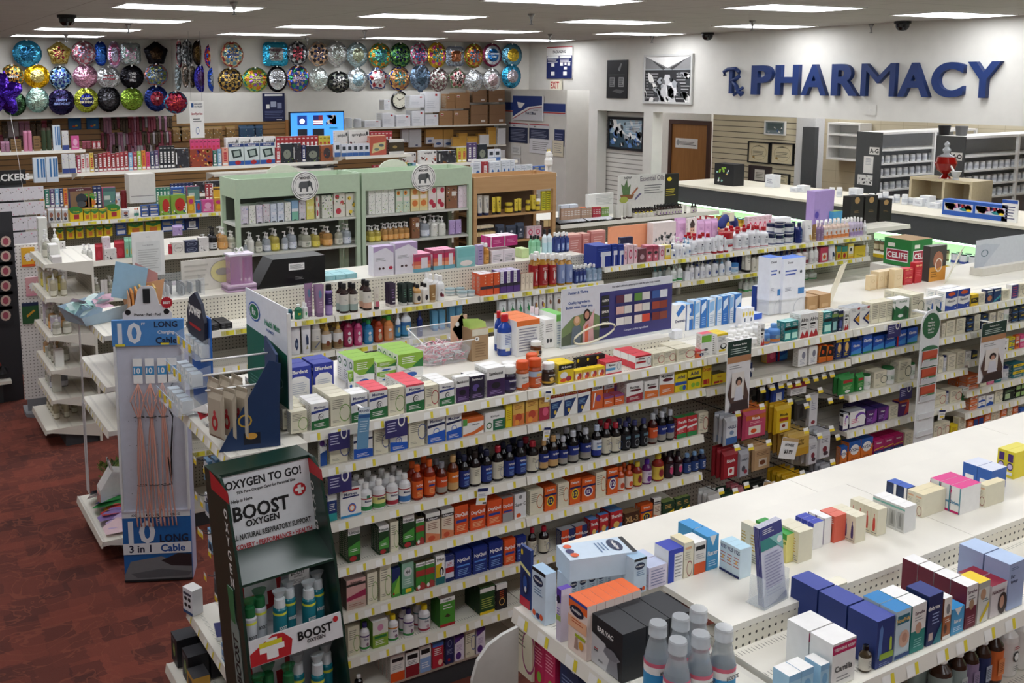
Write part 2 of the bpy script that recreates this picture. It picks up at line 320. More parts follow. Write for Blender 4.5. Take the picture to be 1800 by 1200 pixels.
def onx(px0, py0, px1, py1, x, name, label, cat, base, spec, t=.02, frame=None, fw=.03):
    """flat framed thing on a wall of constant x, given by two opposite corners"""
    a = at(px0, py0, x=x); b = at(px1, py1, x=x); y1, y0 = a.y, b.y; z1, z0 = max(a.z, b.z), min(a.z, b.z)
    m = MB().box((x-t, y0, z0), (x, y1, z1), base)
    P = lambda u, v, k: (x-t-.0008*k, y1-u*(y1-y0), z0+v*(z1-z0))
    art(m, spec, P, y1-y0, z1-z0)
    if not frame: return tag(m.obj(name), label, cat)
    e = empty(name, (x, (y0+y1)/2, z0)); tag(e, label, cat); o = m.xf(Matrix.Translation((-x, -(y0+y1)/2, -z0))).obj('picture', e)
    f = MB()
    for a_, b_ in (((y0-fw, z0-fw), (y1+fw, z0)), ((y0-fw, z1), (y1+fw, z1+fw)), ((y0-fw, z0), (y0, z1)), ((y1, z0), (y1+fw, z1))): f.box((x-t-.015, a_[0], a_[1]), (x, b_[0], b_[1]), frame)
    f.xf(Matrix.Translation((-x, -(y0+y1)/2, -z0))).obj('frame', e); return e
def ony(px0, py0, px1, py1, y, name, label, cat, base, spec, t=.01, frame=None):
    a = at(px0, py0, y=y); b = at(px1, py1, y=y); m = MB().box((a.x, y-t, b.z), (b.x, y, a.z), base, front=frame)
    P = lambda u, v, k: (a.x+u*(b.x-a.x), y-t-.0008*k, b.z+v*(a.z-b.z))
    art(m, spec, P, b.x-a.x, a.z-b.z); return tag(m.obj(name), label, cat)
# shutter behind the service window
tag(MB().box((XW+.22, Y3, FLOOR), (XW+.26, Y2+.1, zt1+.1), SHUT).obj('roller_shutter'), 'closed pale roller shutter in the wall opening left of the pharmacy', 'shutter')
PHOTO = 'r0,.72,1,1,#8a8a8a;p0 1,.5 .75,1 1,W;p.1 .95,.45 .74,.4 .7,#444;p.9 .95,.55 .74,.6 .7,#444;r0,0,1,.7,#2a2a2c;p.3 0,.45 .6,.55 .6,.7 0,#cfcfcf;l.02,.05,.3,.65,#9a9a9a,9;l.7,.05,.98,.65,#b0b0b0,9;e.6,.25,.12,.18,#e8e8e8;f.0,.0,1,.65,SDWE,40'
onx(1069, 106, 1103, 173, XW-.005, 'night_photograph', 'tall narrow black night photograph of a lit storefront on the white wall', 'picture', 'K', 'r.15,.3,.4,.55,#8a8a8a;r.6,.3,.85,.55,#9a9a9a;l.17,.32,.38,.53,K,4;l.62,.32,.83,.53,K,4;p.55 .75,.7 .92,.75 .9,.65 .7,#777;r.1,.6,.9,.63,#333;p.3 .18,.7 .12,.9 .2,.5 .24,#555')
onx(1137, 100, 1215, 180, XW-.005, 'store_photograph', 'large framed black and white photograph of an old drugstore interior', 'picture', 'S', PHOTO, frame='#c9c9c5', fw=.03)
onx(1074, 209, 1130, 262, XW+.21, 'blue_photograph', 'blue tinted store photograph in black frame on the roller shutter', 'picture', '#9fb9c8', 'r0,0,1,.5,#2c4757;p.1 1,.5 .5,.3 .5,0 .8,W;p.4 .5,1 .2,1 .45,#dce6ea;f0,0,1,1,KWSQD,50;l.5,.6,1,.95,#e6f0f4,6', frame='#0b0d16', fw=.04)
onx(963, 83, 1007, 138, XW-.005, 'packaging_poster', 'navy and white packaging poster high on the wall above the exit sign', 'poster', 'W', 'r0,.97,1,1,R;tPACKAGING,.5,.84,.09,D;r0,0,1,.72,N;r.03,.64,.48,.71,W;r.52,.64,.97,.71,W;l.05,.5,.45,.62,W,3;l.55,.5,.95,.62,W,3;r.2,.38,.32,.48,W;r.55,.4,.66,.5,W;r.72,.42,.8,.5,W;r.84,.4,.94,.5,W;r.7,.28,.82,.37,W;r.2,.1,.34,.22,W;r.68,.1,.82,.22,W')
ex = onx(971, 141, 988, 158, XW-.03, 'exit_sign', 'small white exit sign with red letters under the packaging poster', 'sign', '#ece6cf', 'tEXIT,.5,.5,.72,R,.85', t=.05)
onx(1531-20+12, 184, 1541-1, 203, XW-.002, 'blank_wall_plate', 'blank square white wall plate beneath the blue pharmacy letters', 'wall plate', '#dcdad2', 'o.5,.5,.06,.06,S', t=.008)
onx(1188, 242, 1226, 262, XS-.032, 'door_notice', 'white printed notice taped to the brown office door', 'notice', 'W', 'e.12,.55,.08,.3,S;l.22,.3,.95,.7,K,3', t=.004)
# PHARMACY letters, one thing each
zA = szh(166, XW, sy(1330, XW, 2.7)); zC = szh(115, XW, sy(1330, XW, 3.1)); LX = [('P', 1326, 1362), ('H', 1368, 1409), ('A', 1414, 1459), ('R', 1467, 1514), ('M', 1519, 1579), ('A', 1584, 1640), ('C', 1643, 1699), ('Y', 1705, 1763)]
for i, (ch, a, b) in enumerate(LX):
    y1, y0 = sy(a, XW, 2.9), sy(b, XW, 2.9); cu = bpy.data.curves.new('c', 'FONT'); cu.body = ch; cu.offset = 0 if ch == 'M' else .03; cu.extrude = .02; cu.resolution_u = 8
    o = bpy.data.objects.new('t', cu); COL.objects.link(o); me = bpy.data.meshes.new_from_object(o.evaluated_get(bpy.context.evaluated_depsgraph_get())); bpy.data.objects.remove(o)
    xs = [v.co.x for v in me.vertices]; ys = [v.co.y for v in me.vertices]; kx = (y1-y0)/(max(xs)-min(xs)); kz = (zC-zA)/(max(ys)-min(ys))
    for v in me.vertices: v.co = Vector((v.co.z*1.6, -(v.co.x-min(xs))*kx, (v.co.y-min(ys))*kz))
    me.materials.append(mat('#0b2c66', 'm', .5)); o = bpy.data.objects.new('sign_letter', me); COL.objects.link(o); o.location = (XW-.032, y1, zA)
    nm = {0: 'P at the start', 1: 'H', 2: 'A between H and R', 3: 'R', 4: 'M', 5: 'A between M and C', 6: 'C', 7: 'Y at the end'}[i]
    tag(o, 'raised blue letter %s of the pharmacy sign' % nm, 'letter')
yR = sy(1294, XW, 2.9); m = MB(); P = lambda u, v: (XW-.06, yR+.19-u*.38, zA-.02+v*(zC-zA)*.98)
def flatx(m, pts, c): m.prism([(yR+.19-u*.38, zA-.02+v*(zC-zA)*.98) for u, v in pts], XW-.06, XW-.005, c, axis='x')
BL = mat('#0b2c66', 'm', .5)
flatx(m, [(.3, .08), (.45, .08), (.45, .95), (.3, .95)], BL); m.tube([P(.1, .72), P(.05, .86), P(.25, .95), P(.6, .97), P(.78, .85), P(.78, .7), P(.6, .58), P(.42, .52)], .028, BL); m.tube([P(.5, .5), P(.68, .34), P(.78, .12), P(.98, .1)], .028, BL); m.tube([P(.55, .02), P(.98, .3)], .02, BL); m.tube([P(.62, .3), P(.92, 0)], .02, BL)
tag(m.obj('prescription_symbol'), 'raised blue prescription symbol left of the pharmacy letters', 'sign')
def light(x, y, z, label, sz=(1.2, .6)):
    e = empty('ceiling_light', (x, y, z)); tag(e, label, 'ceiling light', 'flush ceiling light panels')
    a, b = sz[0]/2, sz[1]/2
    MB().box((-a+.02, -b+.02, -.012), (a-.02, b-.02, -.006), mat('#f7f9ff', 'e', None, LAMP)).obj('diffuser', e)
    f = MB(); f.box((-a, -b, -.014), (-a+.02, b, 0), 'W'); f.box((a-.02, -b, -.014), (a, b, 0), 'W'); f.box((-a+.02, -b, -.014), (a-.02, -b+.02, 0), 'W'); f.box((-a+.02, b-.02, -.014), (a-.02, b, 0), 'W'); f.obj('frame', e)
    return e
cols = {2.56: (8.65, 10.8, 12.9, 14.95), 4.98: (6.57, 8.86, 11.12, 13.3), 7.37: (6.35, 8.8, 11.25, 13.7), 9.7: (6.35, 8.78, 11.03, 13.56)}
cn = {2.56: 'left', 4.98: 'second', 7.37: 'third', 9.7: 'right'}; rn = ['nearest', 'second nearest', 'third nearest', 'farthest']
for x, ys in cols.items():
    for i, y in enumerate(ys): light(x, y, CEIL, 'white rectangular ceiling light panel, %s in the %s column' % (rn[i], cn[x]))
for i, (x, y) in enumerate([(.1, y) for y in (-1, 1.5, 4, 6.4, 8.8, 11.2, 13.6)]+[(x, y) for x in (2.56, 4.98, 7.37, 9.7) for y in (-1, 1.5, 4)]+[(2.56, 6.4)]):
    l = light(x, y, CEIL, 'ceiling light panel outside the picture, %s of those behind the viewer' % ORD[i]); 
for i, (x, y) in enumerate([(11.6, 14.6), (11.7, 9.6), (11.7, 6.6), (13.3, 8), (13.3, 11.4), (8.9, 16.1), (5.6, 16.1)]):  # unseen panels added to brighten the dispensary and the rooms behind the soffit
    l = light(x, y, 3.3 if x > 10 else CEIL, 'unseen light panel added to brighten the back rooms, %s' % ORD[i])
def sprinkler(px, py, lab):
    p = at(px, py, z=CEIL); e = empty('sprinkler_head', (p.x, p.y, CEIL-.002)); tag(e, lab, 'sprinkler')
    MB().lathe([(.035, 0), (.035, -.012), (.02, -.03), (.014, -.05), (.014, -.06)], mat('#9a9a9a', 'x'), n=12).obj('escutcheon', e)
    MB().lathe([(.008, -.058), (.008, -.095), (.022, -.1), (.022, -.104)], mat('#777777', 'x'), n=10).obj('deflector', e)
for a in ((411, 3, 'sprinkler head in front of the large left ceiling light'), (225, 42, 'sprinkler head near the left camera dome'), (116, 60, 'sprinkler head over the leftmost far light'), (934, 24, 'sprinkler head alone between the two middle ceiling lights'),
          (641, 53, 'sprinkler head above the balloon wall, right of centre'), (540, 66, 'sprinkler head just above the round silver balloons'), (967, 60, 'sprinkler head beside the packaging poster'), (1146, 63, 'sprinkler head above the large store photograph'), (1323, 36, 'sprinkler head in front of the light above the pharmacy letters'), (1532, 42, 'sprinkler head above the letter M of the sign')): sprinkler(*a)
def dome(px, py, lab):
    p = at(px, py, z=CEIL); e = empty('camera_dome', (p.x, p.y, CEIL-.002)); tag(e, lab, 'security camera')
    MB().lathe([(.09, 0), (.09, -.03), (.075, -.035)], 'K:g', n=20).obj('housing', e); MB().lathe([(.075, -.035), (.07, -.07), (.045, -.1), (.001, -.11)], mat('#08080a', 'g', .08), n=20).obj('dome', e)
for a in ((117, 26, 'black camera dome on the ceiling at far left'), (1244, 57, 'black camera dome above the store photograph'), (1587, 37, 'black camera dome above the letter C')): dome(*a)
def part(mb, name, e, parent=None):
    return mb.xf(Matrix.Translation(-Vector(e.location)) if not e.rotation_euler.z else (Matrix.Translation(e.location) @ Matrix.Rotation(e.rotation_euler.z, 4, 'Z')).inverted()).obj(name, parent or e)
def shelf(e, x0, x1, yl, dep, zt, tags=1, hang=0, name='shelf', tm=None):
    """one metal shelf board with its price rail as a sub-part; local frame of e when e is rotated, front edge at yl facing -y"""
    m = MB().box((x0, yl+.014, zt-.03), (x1, yl+dep, zt), CREAM, top=tm or SHELFTOP)
    for x in (x0+.002, x1-.008): m.prism([(yl+.05, zt-.03), (yl+dep, zt-.03), (yl+dep, zt-.12)], x, x+.006, CREAM, axis='x')
    s = m.obj(name, e)
    r = MB().prism([(yl, zt-.04), (yl+.01, zt-.042), (yl+.014, zt+.003), (yl+.008, zt+.003)], x0, x1, CREAM, axis='x')
    if tags:
        rr = random.Random(int(x0*100+zt*37)); x = x0+.03
        while x < x1-.06:
            w = .055; y = yl-.0008; sl = .006
            q = lambda a, b, c: r.add([(a, y, zt-.036), (b, y, zt-.036), (b, y+sl, zt-.006), (a, y+sl, zt-.006)], [(0, 1, 2, 3)], c)
            q(x, x+w*.62, '#f6f5ef'); q(x+w*.64, x+w*.64+.014, '#e8d53a' if tags == 1 else 'Y'); 
            if tags == 2 and rr.random() < .6: q(x, x+.09, '#e6dc3c')
            x += rr.choice((.085, .1, .13))
    r.obj('price_rail', s); return s
def riser(e, x0, x1, yr, z0, z1, yb): 
    """centre platform: perforated front riser and flat top deck"""
    MB().box((x0, yr, z1-.018), (x1, yb, z1), CREAM).box((x0, yb-.02, z0-.04), (x1, yb, z1-.018), CREAM).obj('top_deck', e)
    MB().box((x0, yr+.002, z0-.03), (x1, yr+.012, z1-.018), CREAM, front=PEG).obj('riser_panel', e)
KN = {}
def kinds(txt):
    for ln in txt.strip().split('\n'):
        if not ln.strip() or ln.startswith('#'): continue
        f = [q.strip() for q in ln.split('|')]; KN[f[0]] = (f+['']*9)[1:9]
def copy_tree(o, parent=None):
    c = o.copy(); COL.objects.link(c)
    if parent: c.parent = parent
    for ch in o.children: copy_tree(ch, c)
    return c
def smallprint(mb, P, w, h): art(mb, 'l.12,.08,.9,.92,#b5b2a6,%d' % max(4, min(14, int(h/.009))), P, w, h)
CATS = ['']
def cat_of(kind):
    c = KN[kind][1]; return CATS[0]+' '+c.replace('medicine ', '') if CATS[0] and c == 'medicine box' else c
def pack(kind, w, h, d):
    """build one package of a kind, origin at the middle of its base, front towards -y"""
    desc, cat, shp, base, top, fa, sa, nm = KN[kind]; cat = cat_of(kind); name = nm or cat.replace(' ', '_'); top = top or base; r = w/2
    if shp in ('box', 'low'):
        m = MB().box((-r, -d/2, 0), (r, d/2, h), base, top=top)
        art(m, fa, lambda u, v, k: (-r+u*w, -d/2-.0002-.0003*k, v*h), w, h)
        PL = lambda u, v, k: (-r-.0002-.0003*k, d/2-u*d, v*h)
        PR = lambda u, v, k: (r+.0002+.0003*k, -d/2+u*d, v*h)
        if sa == '.': smallprint(m, PL, d, h)
        elif sa == '=': art(m, fa, PL, d, h)
        elif sa[:1] == '>': art(m, sa[1:], PL, d, h)
        elif sa[:1] == '^': art(m, sa[1:], lambda u, v, k: (-r+u*w, -d/2+v*d, h+.0002+.0003*k), w, d)
        return m.obj(name)
    e = empty(name)
    if shp == 'bag':
        m = MB(); t = d/2; a, b, c0, c1 = -r*.86, r*.86, h*.07, h*.86
        F = [(-r, 0, 0), (r, 0, 0), (r, 0, h), (-r, 0, h), (a, -t, c0), (b, -t, c0), (b, -t, c1), (a, -t, c1), (a, t, c0), (b, t, c0), (b, t, c1), (a, t, c1)]
        m.add(F, [(0, 1, 5, 4), (1, 2, 6, 5), (2, 3, 7, 6), (3, 0, 4, 7), (4, 5, 6, 7), (1, 0, 8, 9), (2, 1, 9, 10), (3, 2, 10, 11), (0, 3, 11, 8), (9, 8, 11, 10)], base)
        art(m, fa, lambda u, v, k: (a+u*(b-a), -t-.0003-.0003*k, c0+v*(c1-c0)), b-a, c1-c0); m.obj('pouch', e)
        MB().box((-r, -.002, h), (r, .002, h*1.08), top).obj('header', e); return e
    if shp == 'tube':
        ch = h*.12; m = MB(); n = 14; q = r*.8
        ring = [(q*math.cos(2*math.pi*i/n), q*.9*math.sin(2*math.pi*i/n), ch) for i in range(n)]+[(r*math.cos(2*math.pi*i/n), .0035*math.sin(2*math.pi*i/n), h*.96) for i in range(n)]+[(r*math.cos(2*math.pi*i/n), .001*math.sin(2*math.pi*i/n), h) for i in range(n)]
        m.add(ring, [(j*n+i, j*n+(i+1) % n, (j+1)*n+(i+1) % n, (j+1)*n+i) for j in (0, 1) for i in range(n)], base, True)
        art(m, fa, lambda u, v, k: (-q*.75+u*q*1.5, -(q*.9*(1-v)+.004)-.0006*k, ch+v*(h*.95-ch)), q*1.5, h*.83); m.obj('body', e)
        MB().lathe([(q*.96, 0), (q, ch)], top, n=n).obj('cap', e); return e
    sy_ = min(1, d/w)
    if shp == 'jar':
        pr = [(r*.9, 0), (r, h*.06), (r, h*.62), (r*.86, h*.7), (r*.86, h*.74)]; l0, l1 = .1*h, .58*h; cp = [(r*.92, h*.72), (r*.95, h*.74), (r*.95, h*.97), (r*.88, h)]
    elif shp == 'tub':
        pr = [(r*.95, 0), (r, h*.04), (r, h*.7)]; l0, l1 = .08*h, .66*h; cp = [(r*1.05, h*.68), (r*1.05, h*.97), (r, h)]
    elif shp == 'pump':
        pr = [(r*.9, 0), (r, h*.04), (r, h*.55), (r*.75, h*.64), (r*.35, h*.67), (r*.35, h*.7)]; l0, l1 = .07*h, .52*h; cp = [(r*.4, h*.69), (r*.42, h*.78), (r*.15, h*.8), (r*.12, h*.93), (r*.32, h*.94), (r*.32, h)]
    elif shp == 'can':
        pr = [(r*.95, 0), (r, h*.02), (r, h*.76), (r*.8, h*.8)]; l0, l1 = .06*h, .7*h; cp = [(r*.8, h*.78), (r*.85, h*.8), (r*.8, h*.98), (r*.5, h)]
    elif shp == 'spray':
        pr = [(r*.9, 0), (r, h*.03), (r, h*.6), (r*.6, h*.7), (r*.4, h*.75)]; l0, l1 = .06*h, .58*h; cp = [(r*.5, h*.74), (r*.5, h*.82), (r*.3, h*.86), (r*.25, h)]
    elif shp == 'cup':
        pr = [(r*.9, 0), (r, h*.03), (r, h*.88), (r*.9, h*.9)]; l0, l1 = .1*h, .8*h; cp = [(r*.9, h*.89), (r*.9, h)]
    elif shp == 'wide':
        pr = [(r*.93, 0), (r, h*.03), (r, h*.55), (r*.95, h*.62), (r*.66, h*.8), (r*.64, h*.86)]; l0, l1 = .07*h, .56*h; cp = [(r*.72, h*.85), (r*.74, h*.86), (r*.72, h*.98), (r*.66, h)]
    else:  # bot
        pr = [(r*.93, 0), (r, h*.03), (r, h*.6), (r*.92, h*.68), (r*.42, h*.79), (r*.4, h*.84)]; l0, l1 = .07*h, .56*h; cp = [(r*.5, h*.82), (r*.52, h*.84), (r*.5, h*.98), (r*.42, h)]
    n = 16; MB().lathe(pr, base, n=n, sy=sy_).obj('body', e)
    c = MB().lathe(cp, top, n=12, sy=max(sy_, .8))
    if shp == 'pump': c.box((-r*.75, -r*.16, h*.945), (0, r*.16, h*.99), top)
    c.obj('cap', e)
    if fa:
        L = MB(); fl = []; rr = r*1.012
        for it in fa.split(';'):
            a = it[1:].split(',')
            if it and it[0] == 'r' and float(a[0]) == 0 and float(a[2]) == 1:
                z0, z1 = l0+(l1-l0)*float(a[1]), l0+(l1-l0)*float(a[3]); rr += r*.004
                ring = lambda z: [(rr*math.cos(2*math.pi*i/n), rr*sy_*math.sin(2*math.pi*i/n), z) for i in range(n)]
                L.add(ring(z0)+ring(z1), [(i, (i+1) % n, n+(i+1) % n, n+i) for i in range(n)], a[4], True)
            elif it: fl.append(it)
        yy = rr*sy_
        art(L, ';'.join(fl), lambda u, v, k: (-.66*r+u*1.32*r, -yy*(1.0 if abs(u-.5) < .2 else .96)-.0008*k-.0006, l0+v*(l1-l0)), 1.32*r, l1-l0)
        L.obj('label', e)
    return e
NUM = 'zero one two three four five six seven eight nine ten eleven twelve thirteen fourteen fifteen sixteen seventeen eighteen nineteen twenty'.split()
SEEN = {}; NOBJ = [0]
def row_label(kind, phrase, i, n, j, nd, s, ns, key):
    desc = KN[kind][0]; c = SEEN[key]
    L = desc
    if n > 1: L += ', %s from left' % ORD[i]
    if nd > 1 and j: L += ', %s row back' % ORD[j]
    elif nd > 1: L += ', front row'
    if ns > 1: L += ', %s layer up' % ORD[s]
    if c > 1: L += ', %s group' % ORD[c-1]
    L += ', '+phrase
    if len(L.split()) > 16: L = L.replace(' row back', ' back').replace(' from left', ' along')
    if len(L.split()) > 16: L = L.replace(' layer up', ' up')
    return L
def lay(kind, w, h, d, n, nd, ns, phrase, place, gx=.004, gy=.004):
    """n along, nd deep, ns high copies of one package; place(i, j, s) -> (x, y, z, rz)"""
    proto = pack(kind, w, h, d); key = (KN[kind][0], phrase); SEEN[key] = SEEN.get(key, 0)+1; first = True
    cat = cat_of(kind); grp = ('%s group %s %s' % (KN[kind][0], phrase, ORD[SEEN[key]-1])) if n*nd*ns > 1 else None
    for s in range(ns):
        for j in range(nd):
            for i in range(n):
                o = proto if first else copy_tree(proto); first = False
                x, y, z, rz = place(i, j, s); o.location = (x, y, z); o.rotation_euler.z = rz
                tag(o, row_label(kind, phrase, i, n, j, nd, s, ns, key), cat, None); NOBJ[0] += 1
                if grp: o['group'] = grp
def SH(y, z, phrase, txt, set_=.03, dep=.37):
    """stock a -y facing shelf; rows: x0 x1 height_px kind [n] [nd] [d=..] [b=setback] [s=stack] [z=lift]"""
    for ln in txt.strip().split('\n'):
        ln = ln.split('#')[0].split()
        if not ln: continue
        x0p, x1p, hp = map(float, ln[:3]); kind = ln[3]; nums = [int(q) for q in ln[4:] if '=' not in q]; kw = dict(q.split('=') for q in ln[4:] if '=' in q)
        n = nums[0] if nums else 1; nd = nums[1] if len(nums) > 1 else 1; ns = int(kw.get('s', 1))
        yf = y+set_+float(kw.get('b', 0)); zz = z+float(kw.get('z', 0))+.001
        xa, xb = sx(x0p, yf, zz), sx(x1p, yf, zz); w = (xb-xa)/n; h = (szh(pyof(xa, yf, zz)-hp, xa, yf)-zz)/ns
        shp = KN[kind][2]; d = float(kw['d']) if 'd' in kw else (w*.8 if shp not in ('box', 'bag', 'tube') else (min(.09, max(.025, w*.5)) if shp == 'box' else .03))
        gap = float(kw.get('g', .05)); W_ = w*(1-gap)
        if shp not in ('box', 'bag', 'tube', 'low'): d = min(d, W_)
        rj = float(kw.get('r', 0)); nd = max(1, min(nd, int((dep-float(kw.get('b', 0)))/(d*1.06)+.05)))
        lay(kind, W_, h*.995, d, n, nd, ns, kw.get('p', phrase).replace('_', ' '), lambda i, j, s: (xa+w*(i+.5), yf+d/2+j*d*1.06, zz+s*h, rj))
def DK(z, phrase, txt, west=True):
    """packages standing on a deck, by their near bottom corner: cx cy rx lx h kind [n] ; n copies going back"""
    for ln in txt.strip().split('\n'):
        ln = ln.split('#')[0].split()
        if not ln: continue
        cx, cy, rx, lx, hp = map(float, ln[:5]); kind = ln[5]; nums = [int(q) for q in ln[6:] if '=' not in q]; kw = dict(q.split('=') for q in ln[6:] if '=' in q)
        n = nums[0] if nums else 1; m_ = nums[1] if len(nums) > 1 else 1
        p = at(cx, cy, z=z); X0, Y0 = p.x, p.y; X1 = sx(rx, Y0, z); Y1_ = sy(lx, X0, z); h = szh(cy-hp, X0, Y0)-z
        wx = (X1-X0)/m_; dy = (Y1_-Y0)/n
        face = kw.get('f', 'w')
        if face == 'w':   # printed front looks towards -x
            lay(kind, dy*.97, h, wx*.97, m_, n, 1, phrase, lambda i, j, s: (X0+wx*(i+.5), Y0+dy*(j+.5), z+.001, -math.pi/2))
        else: lay(kind, wx*.97, h, dy*.97, m_, n, 1, phrase, lambda i, j, s: (X0+wx*(i+.5), Y0+dy*(j+.5), z+.001, 0))
def row(label, x0, x1, yl, yb, bays, deck=None, tags=1, seams=(), cat='shelving'):
    e = empty('gondola_shelving', ((x0+x1)/2, (yl+yb)/2, FLOOR)); tag(e, label, cat); yc = yl+.42
    P = lambda m, n, q=None: part(m, n, e, q)
    P(MB().box((x0+.01, yl+.06, FLOOR), (x1, yb-.06, .045), 'D'), 'kick_plate')
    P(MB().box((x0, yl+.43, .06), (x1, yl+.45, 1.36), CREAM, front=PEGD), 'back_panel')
    for x in seams: P(MB().box((x-.015, yl+.405, .06), (x+.015, yl+.43, 1.38), CREAM), 'upright')
    def sh(xa, xb, zt, dep=.41, yl_=yl, tg=tags):
        before = set(bpy.data.objects); s = shelf(e, xa+.003, xb-.003, yl_, dep, zt, tg)
        T = Matrix.Translation(-Vector(e.location))
        for o in bpy.data.objects:
            if o not in before: o.data.transform(T)
    for xa, xb, zs in bays:
        for z in zs: sh(xa, xb, z)
        P(MB().box((xa+.002, yl+.05, .05), (xb-.002, yl+.42, .075), CREAM), 'base_deck')
    if deck:
        for xa, xb, yr, z0, z1, yk in deck:
            P(MB().box((xa, yr, z1-.018), (xb, yk, z1), CREAM), 'top_deck')
            if z1 > z0: P(MB().box((xa, yr+.002, z0-.03), (xb, yr+.012, z1-.018), CREAM, front=PEG), 'riser_panel'); P(MB().box((xa, yk-.014, z0-.03), (xb, yk-.002, z1-.018), PEG), 'riser_panel')
            P(MB().box((xa, yk+.002, z0-.03), (xb, yb, z0), CREAM), 'rear_shelf')
    return e
def endcap(label, x_lip, y0, y1, levels, dep, base=None, side=True):
    """shelves facing -x at the end of a row: local frame rotated"""
    e = empty('endcap_shelving', (x_lip, (y0+y1)/2, FLOOR), -math.pi/2); tag(e, label, 'shelving'); w = (y1-y0)/2; z = -FLOOR
    for i, zt in enumerate(levels):
        off = 0
        shelf(e, -w, w, off, dep, zt+z, tags=1, tm=None)
    if base: shelf(e, -w, w, base[0]-x_lip, dep+x_lip-base[0], base[1]+z, tags=0)
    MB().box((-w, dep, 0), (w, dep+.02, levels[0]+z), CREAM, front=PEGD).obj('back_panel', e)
    MB().box((-w+.02, .1, 0), (w-.02, dep-.01, (base[1] if base else .1)+z-.045), 'D').obj('kick_plate', e)
    return e
SA = [1.605, 2.805, 4.02, 5.24, 6.46, 7.68, 8.9]
# row 0 : ear care / children's remedies (nearest)
row('nearest cream gondola with the wide empty top deck, children\'s remedies and ear care', 1.96, 6.0, 1.52, 2.55, [(1.96, 3.05, [1.405, 1.13, .85, .6, .35]), (3.05, 4.27, [1.405, 1.13, .85, .6, .35]), (4.27, 6.0, [1.405, 1.13, .85, .6, .35])],
    deck=[(1.96, 3.05, 1.8, 1.405, 1.48, 2.29), (3.052, 4.27, 1.8, 1.405, 1.48, 2.29), (4.272, 6.0, 1.8, 1.405, 1.48, 2.29)], seams=(3.05,))
endcap('endcap of the nearest gondola holding orange boxes and black ear cleaner boxes', 1.585, 1.42, 2.3, [1.395, 1.1, .8], .345, (1.53, .12))
zA = [1.41, 1.235, .965, .742, .51, .28]
row('cold and flu gondola with seven crowded shelves, across the middle of the store', SA[0], SA[6], 3.94, 4.95,
    [(SA[0], SA[1], zA), (SA[1], SA[2], zA), (SA[2], SA[3], [1.41, 1.225]), (SA[3], SA[4], [1.41, 1.235, .99, .755, .525, .305]), (SA[4], SA[5], [1.41, 1.235, 1.035, .82, .665, .485, .3]), (SA[5], SA[6], [1.41, 1.235, 1.035, .82, .665, .485, .3])],
    deck=[(SA[0], SA[1], 4.2, 1.41, 1.48, 4.69), (SA[1], SA[2]-.04, 4.2, 1.41, 1.48, 4.69), (SA[2]-.038, SA[6], 4.352, 1.409, 1.41, 4.69)], seams=SA[1:6])
endcap('endcap of the cold and flu gondola with phone accessories on hooks', 1.235, 3.87, 4.6, [1.40, .375], .34, (1.12, .12))
SB = [1.62, 2.84, 4.05, 5.26, 6.48, 7.7, 8.61]
row('hair and skin care gondola behind the cold and flu row', SB[0], SB[6], 6.33, 7.36, [(SB[0], SB[1], [1.30, 1.05, .8, .5]), (SB[1], SB[2], [1.30, 1.05, .8, .5]), (SB[2], SB[3], [1.30, 1.05, .8, .5])]+[(SB[i], SB[i+1], [1.41, 1.2, .98, .7, .4]) for i in (3, 4, 5)],
    deck=[(SB[0], SB[1], 6.6, 1.30, 1.485, 7.08), (SB[1], SB[2], 6.6, 1.30, 1.485, 7.08), (SB[2], SB[3], 6.6, 1.30, 1.485, 7.08), (SB[3], SB[6], 6.752, 1.409, 1.41, 7.08)], tags=2, seams=SB[1:6])
endcap('endcap of the hair care row with a potted plant and white organiser', 1.2, 6.1, 6.9, [1.42, 1.1, .82], .36, (1.13, .12))
row('cream bath and body gondola left of the mint cabinets', 1.62, 2.9, 8.72, 9.75, [(1.62, 2.9, [1.42, 1.1, .8, .5])], tags=0, deck=[(1.62, 2.9, 9.132, 1.409, 1.42, 9.5)])
row('essential oils gondola right of the oak cabinet', 6.62, 9.0, 8.72, 9.75, [(6.62, 9.0, [1.36, 1.0, .7, .4])], tags=0, deck=[(6.62, 9.0, 9.132, 1.349, 1.36, 9.5)])
endcap('endcap of clear soap pump bottles at the far left', 1.225, 8.4, 9.12, [1.49, 1.21, .89, .61, .36], .37, (1.165, .115))
row('stationery gondola with crayons and glue', 1.72, 6.3, 11.1, 12.1, [(1.72, 3.7, [1.45, 1.1, .8]), (3.7, 6.3, [1.45, 1.1, .8])], tags=2, deck=[(1.72, 6.3, 11.512, 1.449, 1.45, 11.85)])
row('puzzle gondola with a long row of upright puzzle boxes', 2.45, 6.15, 13.5, 14.4, [(2.45, 6.15, [1.76, 1.4, 1.05, .7])], tags=0, deck=[(2.45, 6.15, 13.912, 1.759, 1.76, 14.3)])
row('second puzzle and game gondola right of the long puzzle row', 6.18, 7.28, 13.3, 14.2, [(6.18, 7.28, [1.83, 1.5, 1.1])], tags=0, deck=[(6.18, 7.28, 13.712, 1.829, 1.83, 14.1)])
